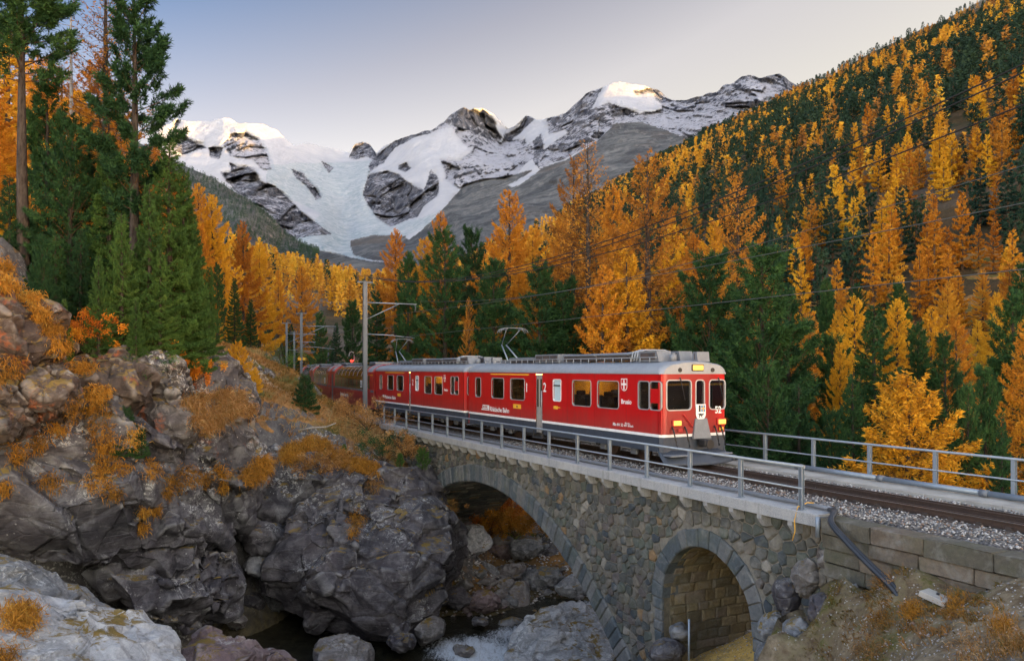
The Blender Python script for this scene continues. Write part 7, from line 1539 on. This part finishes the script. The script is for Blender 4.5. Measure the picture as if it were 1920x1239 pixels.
# dark wood on the shoulder below the glacier
N = 1500; u = fr.uniform(340,600,N); vs_ = np.interp(u,[p[0] for p in SKY2],[p[1] for p in SKY2]); v = vs_+fr.rand(N)**1.3*np.interp(u,[340,450,560,600],[60,75,50,8]); D = rbf(DC2, np.stack([u,v],1)); VV = []
for i in range(N):
    V, F, t = ftp[i%5]; V = V[:180]; VV.append(V*np.array((1.3,1.3,1))*fr.uniform(7,13)+np.array(((u[i]-CX)/FP*D[i], D[i]-10, -(v[i]-HY)/FP*D[i]-3)))
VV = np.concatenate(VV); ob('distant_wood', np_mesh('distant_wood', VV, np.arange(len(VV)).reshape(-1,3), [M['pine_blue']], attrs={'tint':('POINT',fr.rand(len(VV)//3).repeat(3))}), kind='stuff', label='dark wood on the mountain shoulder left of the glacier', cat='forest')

# ------------------------------------------------------------------ grass, shrubs
def blades(C, Nn, ln, wd, rs, spread=.5, down=0.0):
    """C centres, Nn normals -> curved two-triangle blades"""
    n = len(C); D = unit(Nn*.8+rs.normal(0,spread,(n,3))+np.array((0,0,.45-down))); S = unit(np.cross(D, rs.normal(size=(n,3)))); L = ln*rs.uniform(.6,1.3,(n,1)); W = wd*rs.uniform(.7,1.3,(n,1))
    mid = C+D*L*.55; tip = mid+unit(D+np.array((0,0,-.9-down)))*L*.5; a, b = C-S*W/2, C+S*W/2; c, d = mid-S*W*.35, mid+S*W*.35
    V = np.stack([a,b,d,c,tip],1).reshape(-1,3); i = np.arange(n)[:,None]*5; return V, np.concatenate([i+[0,1,2],i+[0,2,3],i+[3,2,4]])
def surf_grass(name, u0,u1,v0,v1,n,ln,wd,mat,label,seed,poly=None,patch=.0,cat='grass'):
    pass
rs = np.random.RandomState(31)
def scatter_grass(name, box, n, ln, wd, mat, label, seed, cond):
    rs = np.random.RandomState(seed); x = rs.uniform(box[0],box[1],n); y = rs.uniform(box[2],box[3],n); z = H(x,y); e = .4; zx = (H(x+e,y)-z)/e; zy = (H(x,y+e)-z)/e; k = cond(x,y,z,np.hypot(zx,zy),rs); x,y,z,zx,zy = x[k],y[k],z[k],zx[k],zy[k]
    # tussocks: pull blades together
    gx_ = np.round(x/.45)*.45+.12*np.sin(y*9); x = x*.55+gx_*.45; z = H(x,y); Nn = unit(np.stack([-zx,-zy,np.ones(len(x))],1)); V, F = blades(np.stack([x,y,z-.03],1),Nn,ln,wd,rs); t = np.clip(.5+fbm(np.stack([x*.35,y*.35,x*0],1),4,seed)*1.3+rs.normal(0,.16,len(x)),0,.99)
    ob(name, np_mesh(name,V,F,[M[mat]],attrs={'tint':('POINT',np.repeat(t,5))}), kind='stuff', label=label, cat='grass')
def offtrack(x, y): return keepout(x,y) > 2.3
scatter_grass('bank_grass',(-32,2,31,66),90000,.34,.035,'grass','long dry rust and straw coloured grass on the bank beside the coaches',41,lambda x,y,z,s,r: (s < 1.15) & (z > -6.5) & offtrack(x,y) & ((np.stack([x,y],1)-R0)@ND < .2))
scatter_grass('slope_grass',(2.5,15,7,19.5),60000,.15,.018,'grass','short sparse grass on the soil slope in the lower right',42,lambda x,y,z,s,r: ((np.stack([x,y],1)-R0)@ND < -.3) & (fbm(np.stack([x*.8,y*.8,x*0],1),3,7)+.1*(14-y)*.35 > .05))
scatter_grass('undergrowth',(-10,48,36,95),60000,.5,.08,'bush','low autumn undergrowth on the ground behind the railway',43,lambda x,y,z,s,r: offtrack(x,y) & ((np.stack([x,y],1)-R0)@ND > 6.2) & (z > -10) & (fbm(np.stack([x*.3,y*.3,x*0],1),3,9) > -.05))
def tuft(u, v, r_px, mat='tuft', name='grass_tuft', label='', n=None, group='orange grass tufts on the rock wall', ln=.18, down=.55, wd=.022, cat='grass tuft', squash=1.0):
    C = []; Nn = []; rs = np.random.RandomState(int(u*7+v)); m = 26
    for k in range(m):
        a = rs.rand()*6.28; q = math.sqrt(rs.rand())*r_px*(.72 if 'rock wall' in (group or '') else 1); h_ = hitc(u+q*math.cos(a), v+q*math.sin(a)*squash)
        if h_ and h_[2] < 60: C.append(h_[0]); Nn.append(h_[1] if h_[1].y < 0 or h_[1].z > .5 else -h_[1])
    if len(C) < 5: return
    C = np.array([c[:] for c in C]); Nn = np.array([c[:] for c in Nn]); md = np.median(C[:,1]); k = np.abs(C[:,1]-md) < 2.5; C, Nn = C[k], Nn[k]; c0 = C.mean(0)
    n = n or int(160+r_px*16); j = rs.randint(0,len(C),n); P = C[j]+rs.normal(0,.07+r_px*.0016,(n,3)); V, F = blades(P-c0, Nn[j]*.8, ln*rs.choice([.5,.8,1.0,1.5],(n,1)), wd, rs, .62, down)
    t = np.clip((rs.normal(.5,.2,n)+.2*(P[:,2]-c0[2]))[:,None]+np.array((-.35,-.35,.1,.1,.35))[None],0,1).ravel(); o = ob(name, np_mesh(name,V,F,[M[mat]],attrs={'tint':('POINT',t)}), label=label, cat=cat, group=group); o.location = c0; return o  # blade roots dark and tips bright: lit tips painted into the tint
TL = 'drooping orange grass tuft on the dark rock wall'
for (u,v,r_) in ((145,768,30),(105,808,20),(70,830,16),(35,848,26),(-5,700,30),(20,690,30),(190,780,26),(195,820,30),(200,850,30),(195,880,22),(95,905,26),(182,903,26),(212,922,16),(250,820,26),(285,880,22),(330,905,30),(352,893,24),(378,898,18),(415,884,22),(418,910,12),(8,914,14),(270,960,10),(290,955,8),(268,990,11),(310,925,12),(225,880,18),(170,765,18)):
    tuft(u,v,r_,label='%s drooping orange tuft %s %s' % ('large' if r_ > 25 else 'medium' if r_ > 15 else 'tiny', 'high' if v < 790 else 'midway' if v < 885 else 'low', 'on the far left rock' if u < 60 else 'left of the dense little conifer' if u < 160 else 'below or beside the dense little conifer' if u < 260 else 'right of the dense little conifer' if u < 345 else 'beside the lichened pillar'))
for (u,v,r_) in ((372,755,34),(410,775,40),(450,765,26),(430,745,24),(385,790,26)): tuft(u,v,r_,'grass',label='green and straw grass cushion, %s of the lichened ledge' % ('lower left part' if (u < 390 and v > 770) else 'left part' if u < 390 else 'middle' if u < 420 else 'back' if u < 440 else 'right end by the stumps'),group='grass cushions on the lichened ledge',down=.3,ln=.3,n=2200,squash=.45)
for (u,v,r_) in ((20,525,34),(60,560,26),(95,620,20),(-10,505,30),(75,590,16),(110,650,20),(150,690,22),(180,735,22)): tuft(u,v,r_,label='orange grass hanging from the %s of the rust-stained outcrop' % ('left end' if u < 0 else 'crest' if v < 540 else 'sloping top' if v < 600 else 'right corner' if v < 660 else 'lower right ledge'),group='orange grass on the outcrop',n=1300,squash=.5)
tuft(35,1165,26,label='long golden grass tuft growing on the pale slab, bottom left corner',group=None,n=2600,ln=.22,wd=.012); tuft(10,1235,20,label='smaller golden grass patch at the very bottom left corner',group=None,n=900,ln=.16,wd=.012)
tuft(668,975,17,label='single golden grass tuft on the face of the big boulder',group=None,n=1100); tuft(700,905,18,'grass',label='small patch of olive grass on top of the big boulder',group=None,n=500,ln=.2); tuft(660,1000,8,label='tiny moss tuft below the golden one on the big boulder',group=None,n=250,ln=.2)
for (u,v,r_) in ((500,870,26),(540,855,24),(590,835,24),(640,862,26),(690,880,22),(470,890,24),(560,840,24),(610,840,22),(665,870,22)): tuft(u,v,r_,label='straw grass tuft overhanging the bank lip, %s' % ('above the lichened pillar' if u < 505 else 'above the dark slab' if u < 570 else 'behind the top left of the big boulder' if u < 630 else 'above the peak of the big boulder' if u < 680 else 'near the dark juniper'),group='grass overhanging the lip of the bank',n=2100,ln=.27,wd=.022,squash=.5)
for i,(u,v,r_,lab) in enumerate(((1615,1077,12,'small orange plant near the lower end of the hoses'),(1660,1160,22,'orange grass clump left below the concrete cover'),(1798,1140,18,'bright orange clump right of the concrete cover'),(1712,1150,12,'tiny orange clump just below the concrete cover'),(1880,1180,12,'orange clump at the lower right'),(1655,1090,14,'olive tuft below the retaining wall'),(1640,1222,26,'olive grass clump at the bottom edge'),(1820,1230,34,'wide green tuft at the bottom edge right of centre'),(1900,1215,22,'green tuft in the lower right corner'))):
    tuft(u,v,r_,'tuft' if 'orange' in lab else 'grass',label=lab,group=None,n=900,ln=.12,wd=.010,down=-.1)
def shrub(u, v, Y, w, h, mat, label, n=5000, group=None, leaf=.09):
    x, y, z = px(u,v,Y); rs = np.random.RandomState(int(u+v)); nc = 40; cc = rs.normal(size=(nc,3))*np.array((w/2.4,w/3,h/3.2))+np.array((0,0,h*.45)); j = rs.randint(0,nc,n); P = cc[j]+rs.normal(0,w*.07,(n,3)); D = unit(P-np.array((0,0,h*.1))+rs.normal(0,.6,(n,3))*w*.5)
    V, F = tri_cloud(P,D,leaf*rs.uniform(.6,1.4,n),leaf*.6*rs.uniform(.6,1.4,n),rs); e = empty('shrub',(x,y,z),label=label,cat='shrub',group=group); t = rs.rand(nc)[j]*.6+rs.rand(n)*.4
    o = ob('foliage', np_mesh('foliage',V,F,[M[mat]],attrs={'tint':('POINT',np.repeat(t,3))}), e); mb = MB()
    for k in range(14): mb.tube([(0,0,-.2),tuple(cc[k]*.5+np.array((0,0,-.05))),tuple(cc[k])],.02,4,False,.006)
    mb.build('stems', M['twig'], e); return e
shrub(940,985,46,2.6,2.8,'bush','rusty autumn shrub glowing behind the main arch, upper of two',9000); shrub(965,1000,45,2.0,1.7,'tuft','golden shrub behind the main arch, lower of two',7000); shrub(915,1000,45,1.4,1.5,'tuft','small yellow shrub at the left of the arch opening',4000)
shrub(832,975,38.2,.9,.8,'grass','olive shrub on the right shoulder of the big boulder',2500,leaf=.06)
for i,(u,v,Y,w,h,m,lab) in enumerate(((720,860,41,1.8,1.2,'pine','dark juniper bush at the end of the near railing'),(690,800,44,2.4,1.0,'grass','low olive shrub left of the near railing end'),(655,775,47,2.2,.9,'grass','olive shrub beneath the tall mast'),(520,690,56,2.6,1.2,'spruce','green bush at the top of the bank near the masts'),(500,720,50,2.0,.8,'grass','yellow-green bush beside the tiny larch sapling'),(600,880,38,1.6,.8,'grass','moss-green bush hanging over the lip'),(540,760,47,1.8,.6,'pine','dark heather patch left of the young conifer'),(760,850,40.4,1.2,.9,'grass','olive bush under the first corbels of the viaduct'),(310,690,30,1.0,.8,'bush','red-leaved bush between the cliff top spruces'),(150,640,28,1.2,1.0,'bush','red-brown bush under the yellowish green spruce'),(250,700,28.6,1.3,.9,'pine','dark bush at the cliff edge below the spruces'),(360,710,31,1.0,.6,'bush','orange-red bush on the lichened block'))):
    shrub(u,v,Y,w,h,m,lab,3500,leaf=.07)
# footpath at the top of the bank
V = []; F = []; pp = [px(455,684,50),px(480,690,48),px(500,700,47),px(512,715,46)]; 
xs_ = [p[0] for p in pp]; k = 0
for i in range(24):
    t_ = i/23*(len(pp)-1); a = int(min(t_,len(pp)-2)); f = t_-a; q = np.array(pp[a])*(1-f)+np.array(pp[a+1])*f
    for w_ in (-.8,-.3,.3,.8): V.append((q[0]+w_, q[1], H1(q[0]+w_,q[1])+.035))
F = [(i*4+k,i*4+k+1,(i+1)*4+k+1,(i+1)*4+k) for i in range(23) for k in range(3)]; ob('footpath', np_mesh('footpath',V,F,[M['path']]), kind='structure')
# fallen bleached log on the grass bank
h_ = hitc(590,808); mb = MB(); mb.tube([(-1.0,0,.0),(-.2,.1,.16),(.6,.1,.22),(1.1,.2,.42)],.07,7,True,.03); o = mb.build('fallen_log', M['bark_dead'], label='bleached fallen branch lying in the grass of the bank', cat='log'); o.location = h_[0]

# ------------------------------------------------------------------ labels that still coincide are told apart by their order in the view
ORD = ['leftmost','second from left','third from left','fourth from left','fifth from left','sixth from left','seventh from left','eighth from left','ninth from left','tenth from left','eleventh from left','twelfth from left','thirteenth from left','fourteenth from left','fifteenth from left','sixteenth from left','seventeenth from left']
byl = {}
for o in COL.objects:
    if o.parent is None and o.get('category') and o.get('label'): byl.setdefault(o['label'], []).append(o)
for lab, os_ in byl.items():
    if len(os_) < 2: continue
    n = len(lab.split())
    if n > 15: continue
    if n > 13 and len(os_) > 2: lab = lab.replace('river stone', 'stone').replace('small rounded', 'small'); n = len(lab.split())
    os_.sort(key=lambda o: o.location.x/max(o.location.y,1))
    for i, o in enumerate(os_):
        w = 'rightmost' if i == len(os_)-1 else (ORD[i] if i < len(ORD) else None)
        if w is None: w = 'towards the right'
        if n+len(w.split()) <= 16: o['label'] = lab+', '+w
